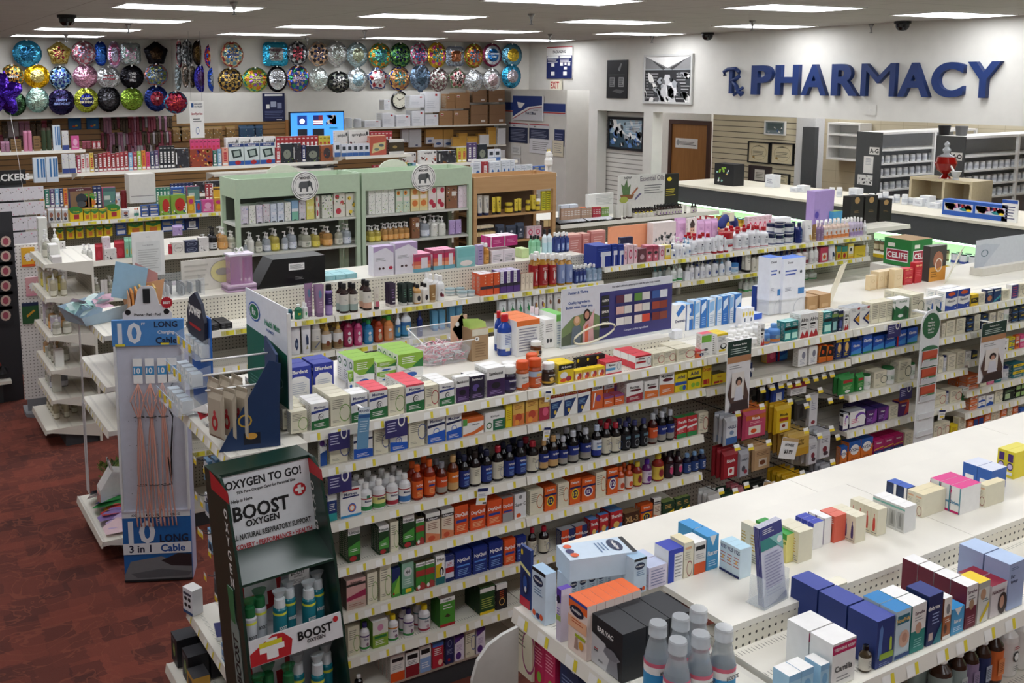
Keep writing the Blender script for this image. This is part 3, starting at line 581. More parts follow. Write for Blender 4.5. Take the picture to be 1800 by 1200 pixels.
# code | description | category | shape | base | top | front print | side print ('.' small print, '=' same as front, '>' own)
kinds(r"""
crg|cream drug box with green loop|medicine box|box|C||l.1,.55,.7,.9,#8a8674,5;o.75,.4,.3,.3,#7aa04a,.88;l.1,.1,.5,.2,#9a9684,2|.
crd|cream drug box with dark loop|medicine box|box|C||l.1,.55,.7,.9,#8a8674,5;o.8,.45,.28,.25,#2f4a34,.86;l.1,.1,.5,.2,#9a9684,2|.
crb|cream drug box with blue loop|medicine box|box|C||l.1,.5,.7,.9,#8a8674,6;o.85,.5,.28,.28,#2c4a8c,.87;l.1,.1,.5,.2,#9a9684,2|.
crr|cream drug box with red loop|medicine box|box|C||l.08,.5,.6,.9,#8a8674,5;o.75,.45,.28,.32,#b0303a,.86;l.1,.1,.5,.2,#9a9684,2|.
crp|plain cream drug box|medicine box|box|C||l.1,.2,.85,.9,#9a9684,8|.
cro|cream drug box with orange loop|medicine box|box|C||l.08,.5,.6,.9,#8a8674,5;o.75,.5,.25,.3,#d0682c,.86|.
mug|white and green mucus relief box|medicine box|box|W||tMucinex,.5,.83,.1,N;p0 .7,1 .76,1 .68,0 .6,#2c3f8c;e.55,.45,.16,.14,K;e.57,.45,.13,.11,W;t12,.56,.45,.1,D;p0 .33,1 .38,1 0,0 0,G;l.15,.08,.8,.25,W,3|.
mur|mucus relief box, red top edge|medicine box|box|W|#e85060|r0,.93,1,1,#e85060;tMucinex,.5,.82,.1,N;p0 .7,1 .76,1 .68,0 .6,#2c3f8c;e.55,.45,.16,.14,K;e.57,.45,.13,.11,W;t12,.56,.45,.1,D;p0 .33,1 .38,1 0,0 0,G;l.15,.08,.8,.25,W,3|.
mub|white and blue mucus relief box|medicine box|box|W||tMucinex,.5,.83,.1,N;p0 .7,1 .76,1 .68,0 .6,#1a2350;e.5,.42,.18,.14,#2d5fc0;e.5,.42,.14,.11,W;t12,.5,.42,.1,B;p0 .4,1 .3,1 0,0 0,#1d5cc4;l.15,.06,.8,.2,W,3|.
mul|mucus relief box, red stripe top|medicine box|box|W|R|r0,.94,1,1,R;tMucinex,.5,.8,.11,N;p0 .66,1 .72,1 .64,0 .56,#1a2350;e.5,.4,.18,.14,#2d5fc0;e.5,.4,.14,.11,W;p0 .32,1 .42,1 0,0 0,#1d5cc4;l.15,.06,.8,.2,W,3|.
muo|large white mucus box with orange ring|medicine box|box|W|S|r.1,.88,.9,.94,R;tMucinex,.5,.78,.1,N;r.1,.66,.9,.71,N;e.55,.3,.2,.16,#2d5fc0;e.55,.3,.15,.12,#e8874a;e.55,.3,.1,.08,W;r0,0,1,.08,#2d8fc8|.
mum|white and maroon mucus box|medicine box|box|W||tMucinex,.5,.74,.14,K;e.55,.57,.35,.07,U;p0 .3,1 .4,1 0,0 0,#a02838;l.2,.1,.8,.25,W,3|.
muk|white and orange mucus box|medicine box|box|W||tMucinex,.5,.76,.13,K;e.55,.6,.35,.07,U;p0 .45,1 .38,1 0,0 0,#e0752c;l.2,.1,.8,.25,W,3|.
mup|violet and white sinus box|medicine box|box|W|V|r0,.7,1,1,W;tnex,.7,.8,.12,N;p0 .5,1 .6,1 0,0 0,#1d4f9c;e.3,.9,.4,.12,P|.
efd|navy and white denture tablet box|denture tablet box|box|#2a3aa0||p.08 0,.08 .55,.3 .68,.7 .68,.92 .55,.92 0,W;tEfferdent,.5,.84,.12,W;l.2,.1,.8,.5,#c0c4d0,6|=
grb|green and white cleaner box|medicine box|box|W|H|p0 1,1 1,1 .45,.3 .4,0 .6,H;l.15,.6,.7,.9,W,4;p.55 .45,1 .8,1 .4,#2e7a3c;e.5,.15,.25,.1,#2b5fae;l.1,.3,.5,.38,#888,2|>r0,0,1,1,W;e.5,.75,.3,.15,G;e.5,.75,.2,.09,W;l.2,.1,.8,.5,#999,5
sam|purple elderberry syrup box|medicine box|box|W||r0,0,1,.6,#3a1c50;tSambucol,.5,.8,.11,K;e.5,.38,.25,.12,#191020;l.15,.08,.85,.22,V,3|.
sak|black and purple elderberry box|medicine box|box|#241a38|W|tSambucol,.5,.86,.1,W;e.4,.5,.25,.16,#5d4a90;e.65,.4,.2,.13,#15101f;l.15,.08,.85,.25,V,3|.
jap|dark jar of elderberry gummies, white lid|supplement jar|jar|#241634:g|W|r0,0,1,.85,#3d2f62;tSambucol,.5,.75,.14,W;e.5,.4,.4,.2,#221a3a;l.15,.05,.8,.2,W,2|
jao|white jar of orange gummies, orange lid|supplement jar|jar|#c05a20:g|O|r0,0,1,1,#efe9e0;tSuper C,.5,.72,.16,D;p0 0,1 0,1 .35,0 .25,O;l.2,.4,.8,.5,#999,2|
jab|orange and blue gummy jar, orange lid|supplement jar|jar|#b34a1c:g|O|r0,0,1,.6,#cc5a22;r0,.6,1,1,#b9c9e0;l.15,.1,.85,.5,W,4;r.3,.65,.9,.85,F|
jak|brown gummy jar, white lid|supplement jar|jar|#3a2418:g|W|r0,0,1,.95,#33231c;tAirborne,.5,.8,.18,W;e.5,.4,.3,.2,F;r0,0,1,.18,#c8a030|
air|tall yellow and black immune box|medicine box|box|Y|Y|r0,.68,1,.95,K;tAirborne,.5,.82,.13,W;e.35,.4,.25,.18,W;e.65,.2,.2,.14,#a02848;e.3,.15,.2,.1,O|.
ail|small yellow immune tablet box|medicine box|low|F|Y|r0,.75,1,1,Y;e.3,.4,.2,.3,W;e.7,.4,.22,.32,#a8324a;e.5,.25,.2,.2,O|.
aik|black display card above small yellow boxes|display card|box|K|K|tAirborne,.5,.35,.3,W;e.2,.85,.12,.1,Y|.
zic|white and red cold box with clear swab|medicine box|box|W|#d4404c|r0,.9,1,1,#d4404c;tRhinex,.4,.72,.17,K;r0,.3,.6,.5,#58a0d0;o.82,.55,.12,.3,#9aa4ac,.8;r0,0,1,.1,#d4404c|>r0,0,1,1,#d4404c
rhi|red and white swab box|medicine box|box|W|#e05058|r0,.88,1,1,R;tRhinex,.4,.76,.17,K;r.05,.42,.65,.56,R;o.85,.5,.12,.3,#9aa4ac,.8;r0,0,1,.08,R|>r0,0,1,1,#d4404c;r0,.5,1,1,W
orb|orange and navy cold swab box|medicine box|low|#d45a28|#e05058|e.7,.35,.25,.25,N;tZ,.7,.35,.25,W;r0,.85,1,1,#e05058;l.1,.55,.9,.8,W,3|.
tgw|tall white box with lime square|medicine box|box|W|#e85a70|r0,.62,.9,.92,#7fc241;e.4,.3,.2,.06,#555;l.1,.05,.8,.2,#999,3|.
tyw|tall white box, yellow top|medicine box|box|W|Y|r0,.9,1,1,Y;e.6,.35,.3,.15,K;e.6,.38,.2,.1,W;r.2,.1,.8,.2,Y;l.1,.6,.8,.85,#888,4|>l.3,.1,.6,.9,K,8
sal|white squat saline bottle|saline bottle|bot|W|W|r0,0,1,.5,#e6e4dc;l.15,.1,.8,.4,#777,3|
blo|blue capped bottle with orange label|medicine bottle|bot|#5a8fd0|#6aa0dc|r0,.0,1,.75,#5578b0;r0,0,1,.3,#c87838;e.5,.55,.4,.2,#8ab|
tea|teal and dark inhaler box|medicine box|box|#1d8a8a|A|r0,.55,1,.7,K;r.1,.1,.9,.4,#cfe;l.15,.75,.85,.95,W,3|.
whr|white box with red pattern|medicine box|box|W|#c9c9c4|tAfrin,.5,.75,.16,K;r.1,.52,.7,.6,K;p0 0,.3 .3,.5 .1,.8 .35,1 .1,1 0,R;l.1,.35,.7,.48,#888,2|.
dks|dark teal spray box|medicine box|box|#1c3f4a|S|r0,.7,1,.85,#7a9a50;tdrine,.5,.9,.08,W;r.2,.1,.8,.5,#9cc|.
nvp|navy spray box with white band|medicine box|box|#1a2350|S|r0,.7,1,.82,#98a040;e.5,.35,.3,.2,#5560a0;l.2,.05,.8,.15,W,2|.
arw|white allergy box with navy and yellow arrow|medicine box|box|W|S|p1 .78,.3 .42,1 .08,1 .2,.5 .43,1 .66,N;p1 .62,.52 .43,1 .24,#e0a020;r.75,.9,1,1,R;l.1,.8,.6,.95,#999,3|.
flo|green and white nasal spray pack|medicine box|box|#1f6b3a|W|p0 1,1 1,1 .5,.7 .65,.4 .5,0 .7,W;tFLONASE,.55,.86,.1,G;e.75,.35,.15,.3,#174a2a;e.4,.2,.2,.08,W|=
spw|white and blue nasal spray box|medicine box|box|W||p.3 0,.3 .5,1 .1,1 0,#14473a;e.85,.4,.1,.3,#2b5fae;l.1,.6,.8,.9,#9ab,4|.
nas|large white and blue nasal allergy box|medicine box|box|#1d3f9c|W|e.5,.84,.3,.1,O;p0 .68,.5 .6,1 .68,1 .3,.5 .2,0 .3,W;tNexcort,.5,.48,.14,#3a3a50;e.85,.1,.04,.04,W|>r0,0,1,1,W;l.2,.1,.8,.9,#9aa,9
yek|yellow and black stay-awake box|medicine box|box|#e6c020|Y|r0,.25,1,.7,K;l.2,.4,.8,.6,Y,2|.
nvo|dark blue card pack with orange picture|medicine box|box|#182a5c|W|e.5,.35,.35,.2,#c87a50;r.1,.8,.9,.9,W;l.2,.6,.8,.75,L,2|.
nvt|dark blue card pack with teal picture|medicine box|box|#143a70|W|p0 .1,1 .5,1 .3,0 0,#30a0a8;r.1,.8,.9,.9,W|.
nwp|white and violet-navy motion box|medicine box|box|#33307a|W|l.15,.1,.85,.9,#c04060,5|>r0,0,1,1,W
org|white and orange low box|medicine box|box|W|#e07030|r0,.6,.2,1,#5aa04a;r.2,.75,1,1,#e07030;p0 .1,.5 .2,1 .5,1 .2,.5 0,0 0,#e07030;tpreparation,.6,.6,.1,#444|.
ecc|white and green herbal box|medicine box|box|W|#e0e4d8|tECCOpair,.5,.75,.12,K;p.4 .6,1 .6,1 .0,.4 0,#1f6b4a;o.2,.3,.15,.18,G,.7;l.5,.15,.9,.5,W,4|.
yel|narrow bright yellow box|medicine box|box|#e8d020|Y|l.2,.3,.8,.8,#a04020,6|.
hon|yellow and orange honey drops box|medicine box|box|#ecc060|#e8cc80|p0 .5,1 .5,1 0,0 0,#e08040;e.5,.35,.3,.18,#c04830;e.35,.15,.2,.12,#f0a040;l.15,.7,.85,.92,#a05020,4|.
ber|yellow and berry red drops box|medicine box|box|#ecc060|#e8cc80|p0 .55,1 .55,1 0,0 0,#a82c48;e.6,.35,.28,.18,#e06080;l.15,.7,.85,.92,#a05020,4|.
oht|red, white and navy flu box|medicine box|box|W|#9c2020|r0,.76,1,1,#a82420;tOH FLU,.5,.87,.12,F;r0,.66,1,.76,W;p0 .6,.9 .64,.3 0,0 0,#18356c;e.35,.2,.1,.08,#e0c050;l.1,.35,.6,.55,L,4|.
zco|orange and white thermometer cold box|medicine box|box|#e0682c|#d8dce0|r0,.78,1,1,#e4e6ea;tZICAM,.5,.89,.11,#445;e.6,.45,.22,.14,#8a4fa0;p.1 .1,.2 .1,.35 .7,.25 .7,W|.
zcs|small orange cold tablet box|medicine box|low|#e0682c|#b05070|r0,.8,1,1,#8a4f90;l.1,.3,.8,.6,W,2|.
adv|yellow and blue pain relief box|medicine box|box|#e8d020|#e8d020|r0,.38,1,.55,#1d4fa8;tAdvil,.5,.82,.2,N;e.6,.2,.25,.15,H;e.8,.2,.15,.15,B|.
adk|yellow and black sinus box|medicine box|box|#e8d020|#e8d020|r0,.5,1,.62,K;tAdvil,.5,.82,.2,N;e.4,.22,.15,.12,H;e.75,.22,.15,.12,H|.
try|yellow counter tray with small packs|display tray|box|#e6c81e|#5a5030|r.1,.1,.5,.3,R;tDrops,.5,.7,.2,R;r.55,.1,.75,.3,O|.
avd|dark blue and yellow pain relief box|medicine box|box|#16233f|#22304c|tAdvil,.5,.7,.2,Y;r0,.2,1,.35,#2b5f9c;l.2,.05,.8,.15,W,1|.
trw|white counter tray with red and navy packs|display tray|box|W|#9c9a92|r.5,0,1,1,#172550;tChaps,.75,.5,.35,W;r.05,.2,.45,.7,#c04848|.
pow|white powder pack with fold|medicine packet|box|W||e.6,.6,.2,.2,#889;l.2,.1,.8,.4,#aab,4|.
orp|orange and black display pack|medicine packet|box|#e07a20|O|p0 .35,.3 1,1 .9,1 .3,K;e.5,.6,.2,.12,O;r0,0,1,.25,#d86818|.
nvy|navy and yellow pain box|medicine box|box|#182c68|Y|e.6,.55,.3,.25,F;r0,.85,1,1,Y;l.2,.1,.8,.3,Y,2|.
cla|bright blue allergy box|medicine box|box|#1d55b8|B|tClaritin,.5,.7,.18,W;p0 .3,1 .5,1 .1,0 .1,#3c8fd8;r0,0,1,.1,#3c8a4a|.
clr|blue allergy box, red end|medicine box|box|#1d55b8|B|tClaritin,.6,.7,.16,W;p.2 .3,1 .5,1 .1,.2 .1,#3c8fd8;r0,0,.2,1,R|.
gpo|green cough drop pouch|pouch|bag|#2a8a3c|#3a9a4c|r.15,.75,.85,.95,#b02c30;l.15,.3,.85,.6,#b8e0a0,4;e.5,.15,.2,.1,W|
gbt|white bottle with green cap|medicine bottle|cup|W|G|r0,.2,1,.7,#dfe8dc;l.2,.3,.8,.6,G,3|
nbt|silver bottle with navy cap|medicine bottle|cup|#c8ccd4|N|r0,.2,1,.8,#e2e2e2;l.2,.3,.8,.7,#556,4|
wht|plain white drug box|medicine box|box|W||l.1,.55,.8,.85,#777,4;e.3,.25,.12,.08,D;e.6,.25,.12,.08,D|.
whb|small white box with blue wave|medicine box|box|W||p0 .2,.5 .4,1 .25,1 0,0 0,B;tTums,.5,.7,.2,#3b4f8c|.
oww|orange and white stomach box|medicine box|box|#e0733a||r0,.55,1,.8,#e8e4d8;e.5,.68,.3,.1,#b04020;l.1,.1,.9,.3,W,3|.
pnk|pink stomach relief box|medicine box|box|#e2568c||r0,.5,1,.72,W;l.1,.1,.9,.35,#ffd0e0,4|.
tel|teal sleep aid box|medicine box|box|#1a7a80||l.1,.2,.9,.8,W,5|.
bye|yellow and teal stomach box|medicine box|box|#24707c||r0,.55,1,.95,Y;tIMODIUM,.5,.75,.2,K;l.1,.15,.9,.4,W,3|.
bgr|black and green herbal box|medicine box|box|#15211a||r.1,.15,.6,.6,#b8d0a0;l.1,.7,.9,.9,#8fb080,2|.
gkt|green and black tea box|medicine box|box|#101812||r.1,.1,.9,.4,#9cc078;r.1,.6,.9,.9,#9cc078|.
oro|orange vitamin box|medicine box|box|#e2702c|O|r0,.4,1,.55,W;e.5,.25,.2,.12,#802030;l.1,.65,.9,.9,W,4|.
orn|orange and navy stomach box|medicine box|box|#c83c20|N|r0,.5,1,.9,#1b3a78;l.1,.15,.9,.35,W,3|.
blb|plain blue box|medicine box|box|#2560b8||l.15,.2,.85,.8,W,5|.
yla|yellow laxative box|medicine box|box|#e6bc20|#e6c83c|e.6,.3,.22,.22,#702030;e.6,.28,.1,.12,#e0a080;l.1,.7,.9,.9,#a8302c,3|.
mot|white and violet pain box|medicine box|box|W|S|r0,0,1,.1,#3a2a60;e.7,.6,.35,.3,#7a4fb0;e.75,.5,.3,.25,W;l.1,.3,.6,.6,#e07090,3|>r0,0,1,.3,#2a2450;r0,.85,1,1,K
alg|violet allergy box|medicine box|box|#54206c|#3a2a70|tAllegra,.45,.7,.15,W;p.5 0,1 .2,1 1,.8 .9,#8a3fa0;l.1,.2,.6,.5,#c0a0e0,4|>r0,0,1,1,#2c2450;l.1,.1,.9,.9,#aaa,6
alo|violet and orange allergy box|medicine box|box|#54206c|#d06030|tAllegra,.45,.7,.15,W;p.5 0,1 .2,1 1,.8 .9,#c0403c;r0,.9,1,1,#d06030|.
xyz|blue to orange allergy box|medicine box|box|#e07828|#1b5aa8|p0 .6,1 .7,1 1,0 1,#1b5aa8;e.5,.62,.38,.24,W;tXYZAL,.5,.62,.14,#2c3c60;l.2,.08,.8,.25,#7a2c10,3|.
ben|magenta and navy allergy box|medicine box|box|#b02868|M|r0,0,1,.35,#1b3474;tBenadryl,.5,.8,.13,W;p0 .45,1 .55,1 .5,0 .4,Y;l.15,.1,.8,.28,L,3|.
grt|yellow-green cough box|medicine box|box|#c8b83c||p0 0,1 .3,1 .7,0 .5,#3a8a3c;l.1,.75,.9,.92,#5a5020,3|.
pks|tall pink cough box|medicine box|box|#d83c68||p.2 .1,.8 .1,.6 .5,.4 .5,#f0c0c8;l.1,.6,.9,.9,W,4|.
cof|navy cough syrup box|medicine box|box|#1a3474|W|r0,.8,1,1,W;r0,0,1,.3,#2b9a9a;l.2,.4,.8,.7,W,4|.
rob|tall dark green cough syrup box|medicine box|box|#1d4020|W|r0,.8,1,1,W;tRobitussin,.5,.87,.09,K;p0 .45,1 .6,1 .2,0 .2,#4a9a3c;e.4,.1,.3,.08,#b02c30;l.15,.3,.85,.4,W,2|.
roc|cream and orange cough syrup box|medicine box|box|#e8d8c0|W|r0,.86,1,1,#e8e8e0;r0,.74,1,.86,#2c2c2c;tRobitussin,.5,.8,.07,W;p0 .35,1 .2,1 0,0 0,#d8845c;e.4,.12,.25,.09,#c85030;l.15,.42,.85,.68,#8a5a48,4|>r0,.75,1,1,#3a2c2c;r0,0,1,.75,#b8a488
rop|wide pink multi cough syrup box|medicine box|box|#d8a8a0|#c0a8a0|r0,.78,1,.86,#2c2420;tRobitussin,.5,.9,.07,K;p0 .42,1 .6,1 .38,0 .3,#a02c50;r0,0,1,.25,#c8b0a0;l.1,.08,.9,.2,#a06858,2|>r0,0,1,1,#3c3028
rog|green and red cough honey box|medicine box|box|#3c8a34|#5a5038|r0,.86,1,1,W;tRobitussin,.5,.93,.07,K;r0,.5,1,.72,#a83430;p0 .15,.3 .1,.6 .3,1 .2,1 0,0 0,#a83c38;e.3,.12,.15,.08,W|.
hrb|grey and green herbal syrup box|medicine box|box|#8fb8a0|#a8c8b0|r0,0,1,.2,#2c8a4a;r.3,.04,.8,.16,Y;e.5,.7,.35,.15,#d8d8d8;t44,.5,.7,.12,#666;l.2,.3,.8,.5,#d8e8e0,3|>r0,0,1,1,#3c8a5a
lun|blue and lime lung syrup box|medicine box|box|#4c9a3c|#1b2c60|p0 .5,1 .7,1 1,0 1,#182a60;p.2 .2,.9 .75,.9 .1,.3 .1,#8fc848;e.2,.12,.1,.05,R|.
ttl|teal, yellow and white syrup box|medicine box|box|W|W|tTriAct,.5,.87,.11,K;r0,0,1,.25,#1c6a6c;p0 .25,.6 .25,.7 .75,0 .7,#e0c020;e.65,.45,.25,.15,K;e.62,.42,.1,.12,W|.
wrn|white, red and navy cold box|medicine box|box|#d8dce8|#22306a|r0,.8,1,1,#22306a;r0,.35,1,.55,R;r0,0,1,.15,N;l.15,.6,.85,.75,R,3|.
nyq|dark blue night cold capsule box|medicine box|box|#182e7c|#182e7c|tNyQuil,.5,.68,.17,W;r.1,.44,.9,.5,#5a90e0;l.15,.1,.85,.36,#8ab0e8,4|.
day|orange day cold capsule box|medicine box|box|#e05420|#d04818|tDayQuil,.5,.66,.17,W;r.1,.4,.9,.5,#2c3f90;l.15,.1,.85,.32,#f8d0a0,4|.
dag|orange capsule box with grey base|medicine box|box|#e05420|#8a8a8a|tDayQuil,.5,.66,.17,W;r0,0,1,.38,#9a9a9a;r.1,.4,.9,.48,#2c3f90|.
spc|silver and white immune box|medicine box|box|#e6e6e6|#8a8a8a|tSuper C,.5,.55,.17,#555;e.5,.85,.15,.08,#888;e.35,.12,.2,.1,O;r0,0,1,.06,W|.
dn2|clear pack of paired orange and navy boxes|medicine pack|box|#22346c|#9a9ca0|r0,0,.55,1,#d8481c;tDayQuil,.27,.6,.15,W;tNyQuil,.77,.55,.15,W;l.1,.1,.9,.3,W,3|.
d12|orange cough box with round twelve mark|medicine box|box|#e2601c|#b84c18|tDelsym,.5,.85,.12,W;e.5,.4,.34,.22,Y;e.5,.4,.27,.17,N;t12,.5,.4,.17,Y;r0,.62,1,.7,N|.
d1p|orange cough box, purple twelve mark|medicine box|box|#e2601c|#b84c18|tDelsym,.5,.85,.12,W;e.5,.4,.34,.22,W;e.5,.4,.27,.17,P;t12,.5,.4,.17,W;r0,.62,1,.7,N|.
thf|red and blue hot drink box|medicine box|box|#c02830|#5a90c8|p0 0,1 0,1 .45,0 .3,#3c78b8;tTheraflu,.5,.78,.16,W;e.5,.4,.25,.15,F|.
xlb|brown and tan box with bold letters|medicine box|box|#4a2c18|#8a6a48|tXL-3,.5,.6,.35,Z;r0,0,1,.15,#c89a30|.
gns|dark green and yellow tea box|medicine box|box|#1c4028|#7a8a4c|p0 .2,1 .5,1 .3,0 0,Y;l.2,.6,.8,.85,F,3|.
acs|navy and orange flu box|medicine box|box|#1d3470|#c87828|p0 .8,1 1,0 1,#e8a020;tAlka,.5,.7,.14,W;p0 .3,1 .5,1 .2,0 0,R;r0,0,1,.1,F|.
kid|white toddler bottle with yellow lid|medicine bottle|bot|#e6e2e4|Y|r0,0,1,.16,#2c8a3c;r0,.16,1,1,#e6e2e4;r0,.9,1,1,#e08a30;tKids,.5,.75,.14,#446;e.65,.35,.2,.15,#8a6a80|
kip|white toddler bottle with purple lid|medicine bottle|bot|#e6e2e4|#2c2464|r0,0,1,.16,#2c8a3c;r0,.16,1,1,#e6e2e4;r0,.9,1,1,P;tKids,.5,.75,.14,#446;e.65,.35,.2,.15,#8a6a80|
kir|white toddler bottle with red base|medicine bottle|bot|#e6e2e4|Y|r0,0,1,.16,#a02840;r0,.16,1,1,#e6e2e4;r0,.9,1,1,#3a6a70;tKids,.5,.75,.14,#446;e.65,.35,.2,.15,#c09aa8|
lmb|lime and white ivy syrup box|medicine box|box|#8fb03c|W|r0,.5,1,1,#e6e2d8;e.5,.75,.2,.13,#d890b0;r.1,.35,.9,.45,#2c7a3c;l.15,.1,.8,.3,W,3|>r0,.0,1,1,#6a9a34
grn|green box with white top|medicine box|box|#4c9a34|W|r0,.86,1,1,W;thoneyBiz,.5,.92,.08,#454;p.3 .35,.5 .45,.7 .35,.6 .3,#40301c;r0,0,1,.1,R;l.2,.6,.8,.8,W,2|>r0,0,1,1,#3a7a2c
dgb|dark green and lime box|medicine box|box|#1f4a20|#6a8a5c|r0,.8,1,.95,W;r0,0,1,.1,Y;l.1,.2,.9,.6,#b8c860,5|>r0,0,1,1,#183818
bkb|black box with white top|medicine box|box|#181416|W|r0,.8,1,1,W;o.5,.3,.25,.15,F,.8;l.3,.45,.7,.75,O,4|.
wor|white and orange baby medicine box|medicine box|box|#e8e4dc|W|r0,0,1,.35,O;r.1,.75,.9,.88,K;l.15,.45,.85,.65,#aaa,3|.
wma|white and maroon cough box|medicine box|box|W|#3a2c2c|r0,0,1,.45,#8c1c28;r.1,.7,.9,.88,K;l.15,.48,.85,.65,#666,3|.
wbl|white and pale blue cough box|medicine box|box|W|#3a2c2c|r0,0,1,.55,#88a8d8;r.1,.7,.9,.88,K;l.15,.15,.85,.4,W,3|.
brd|blue and red cough box|medicine box|box|#b82438|#88b8e0|r0,.85,1,1,#4a78c8;l.15,.5,.85,.8,W,4;e.7,.2,.2,.12,#f0c8b0|.
nvb|navy cough box with rings|medicine box|box|#1c2254|#b8a850|o.5,.75,.25,.13,#8a90b8,.8;l.15,.35,.85,.55,#98a0c0,4;e.4,.15,.15,.06,R|.
prw|purple and white spotted baby box|medicine box|box|#e4dce8|#4c2878|p0 .7,1 .9,1 1,0 1,#4c2878;e.4,.2,.3,.15,#4c2878;l.2,.4,.8,.65,#a888b8,5|.
bmg|magenta children's allergy box|medicine box|box|#c81e58|#e05080|r.1,.78,.9,.92,#3a2468;l.15,.35,.85,.7,#ffb0c8,6;e.6,.15,.2,.1,H|.
""")
kinds(r"""
muw|white mucus syrup bottle, green label|cough syrup bottle|bot|#e8e8e8:g|W|r0,0,1,.3,#2c8a4a;r0,.3,1,1,W;tMucinex,.5,.68,.16,N;r0,.8,1,.88,R;r.3,.9,.7,1.1,#3a7a5c|
muy|white mucus syrup bottle, yellow label|cough syrup bottle|bot|#e8e8e8:g|W|r0,0,1,.3,#4a9a4a;r0,.3,1,.75,#e6e08c;tMucinex,.5,.68,.16,N;r0,.8,1,.88,R|
mvr|white mucus syrup bottle, red label|cough syrup bottle|bot|#e8e8e8:g|W|r0,0,1,.3,#a82838;r0,.3,1,1,W;tMucinex,.5,.68,.16,N;r0,.8,1,.88,R|
mvb|white mucus syrup bottle, blue label|cough syrup bottle|bot|#e8e8e8:g|W|r0,0,1,.4,#3c78b8;r0,.4,1,1,W;tMucinex,.5,.7,.16,N;r0,.85,1,.92,R|
dqb|orange day cold syrup bottle|cough syrup bottle|bot|#8c2408:g|#e0601c|r0,0,1,1,#e06020;tDayQuil,.5,.75,.15,W;r.1,.5,.9,.6,#2c3f90;l.15,.1,.85,.4,#f8c080,4|
dqg|dark orange day syrup bottle with grey label|cough syrup bottle|bot|#5c1c08:g|#8a8a90|r0,0,1,.35,#a0988c;r0,.35,1,1,#d8501c;tDayQuil,.5,.75,.15,W|
dqt|day syrup bottle with tan honey label|cough syrup bottle|bot|#5c2408:g|Z|r0,0,1,.4,Z;r0,.4,1,1,#d8701c;tDayQuil,.5,.75,.15,W|
nqb|dark blue night cold syrup bottle|cough syrup bottle|bot|#06060c:g|#1a2040|r0,0,1,1,#1a2f7c;tNyQuil,.5,.78,.16,W;r.1,.5,.9,.6,#5a90e0;l.15,.1,.85,.4,#8aa8d8,4|
nqg|night syrup bottle with grey lower label|cough syrup bottle|bot|#06060c:g|#c8ccd4:g|r0,0,1,.4,#98948c;r0,.4,1,1,#1a2f7c;tNyQuil,.5,.78,.16,W|
nqt|night syrup bottle with tan honey label|cough syrup bottle|bot|#140a08:g|Z|r0,0,1,.42,Z;r0,.42,1,1,#1a2f7c;tNyQuil,.5,.78,.16,W|
nqw|night syrup bottle with pale blue cap|cough syrup bottle|bot|#06060c:g|#c4d4e8|r0,0,1,.35,#24348c;r0,.35,1,1,#dfe6ee;tNyQuil,.5,.78,.16,N;r.1,.5,.9,.62,#4a8ac8|
nqk|dark syrup bottle with hexagon mark|cough syrup bottle|bot|#08080c:g|#34386a|r0,0,1,1,#12141e;r.05,.7,.95,.9,#5a7a88;o.5,.35,.4,.25,S,.85|
nqo|dark red syrup bottle, orange label|cough syrup bottle|bot|#3c0c08:g|#b8bcc0:g|r0,0,1,1,#d85828;tNyQuil,.5,.8,.14,W;r0,0,1,.3,#888078|
crt|dark syrup bottle with cream label|cough syrup bottle|bot|#120c0c:g|#b02838:g|r0,0,1,1,#dcd6c0;l.1,.5,.8,.9,#8a8674,4;o.8,.4,.35,.3,#2c4a8c,.88|
crx|dark syrup bottle with cream label, dark cap|cough syrup bottle|bot|#160808:g|#20140f|r0,0,1,1,#dcd6c0;l.1,.5,.8,.9,#8a8674,4|
ybt|yellow capped cough bottle|cough syrup bottle|bot|#8c2a20:g|#e0c83c|r0,0,1,1,#e0c04c;e.5,.5,.35,.3,#8c2430;l.2,.7,.8,.9,#703020,2|
pbt|purple capped cough bottle|cough syrup bottle|bot|#5c2060:g|#4c2090|r0,0,1,1,#dcd0e0;e.5,.35,.4,.25,#6c3088;l.2,.7,.8,.9,#503060,2|
obt|orange cough bottle with white label|cough syrup bottle|bot|#c04c1c:g|#e0682c|r0,0,1,1,#e8d8c8;e.5,.35,.4,.25,#d0502c|
dbt|dark pink cough bottle|cough syrup bottle|bot|#2a0c14:g|#16141a|r0,0,1,1,#30202c;e.5,.5,.35,.3,#d04878;l.2,.7,.8,.9,W,2|
bld|black bottle with blue label|cough syrup bottle|bot|#0c1430:g|#7aa0c8|r0,0,1,1,#20407c;l.2,.2,.8,.8,W,4|
thr|red and green hot drink box|medicine box|box|#c83038|#2c8a4a|r0,0,1,.22,#2c8a4a;tTheraflu,.5,.78,.14,W;p0 .5,1 .6,1 .5,0 .4,W;l.15,.28,.7,.42,#f0b0b0,3|.
mad|black cleaner bottle|bottle|bot|#0c0c10:g|#e8e8e8|r0,0,1,1,#1a1c3a|
""")
CATS[0] = 'cold remedy'
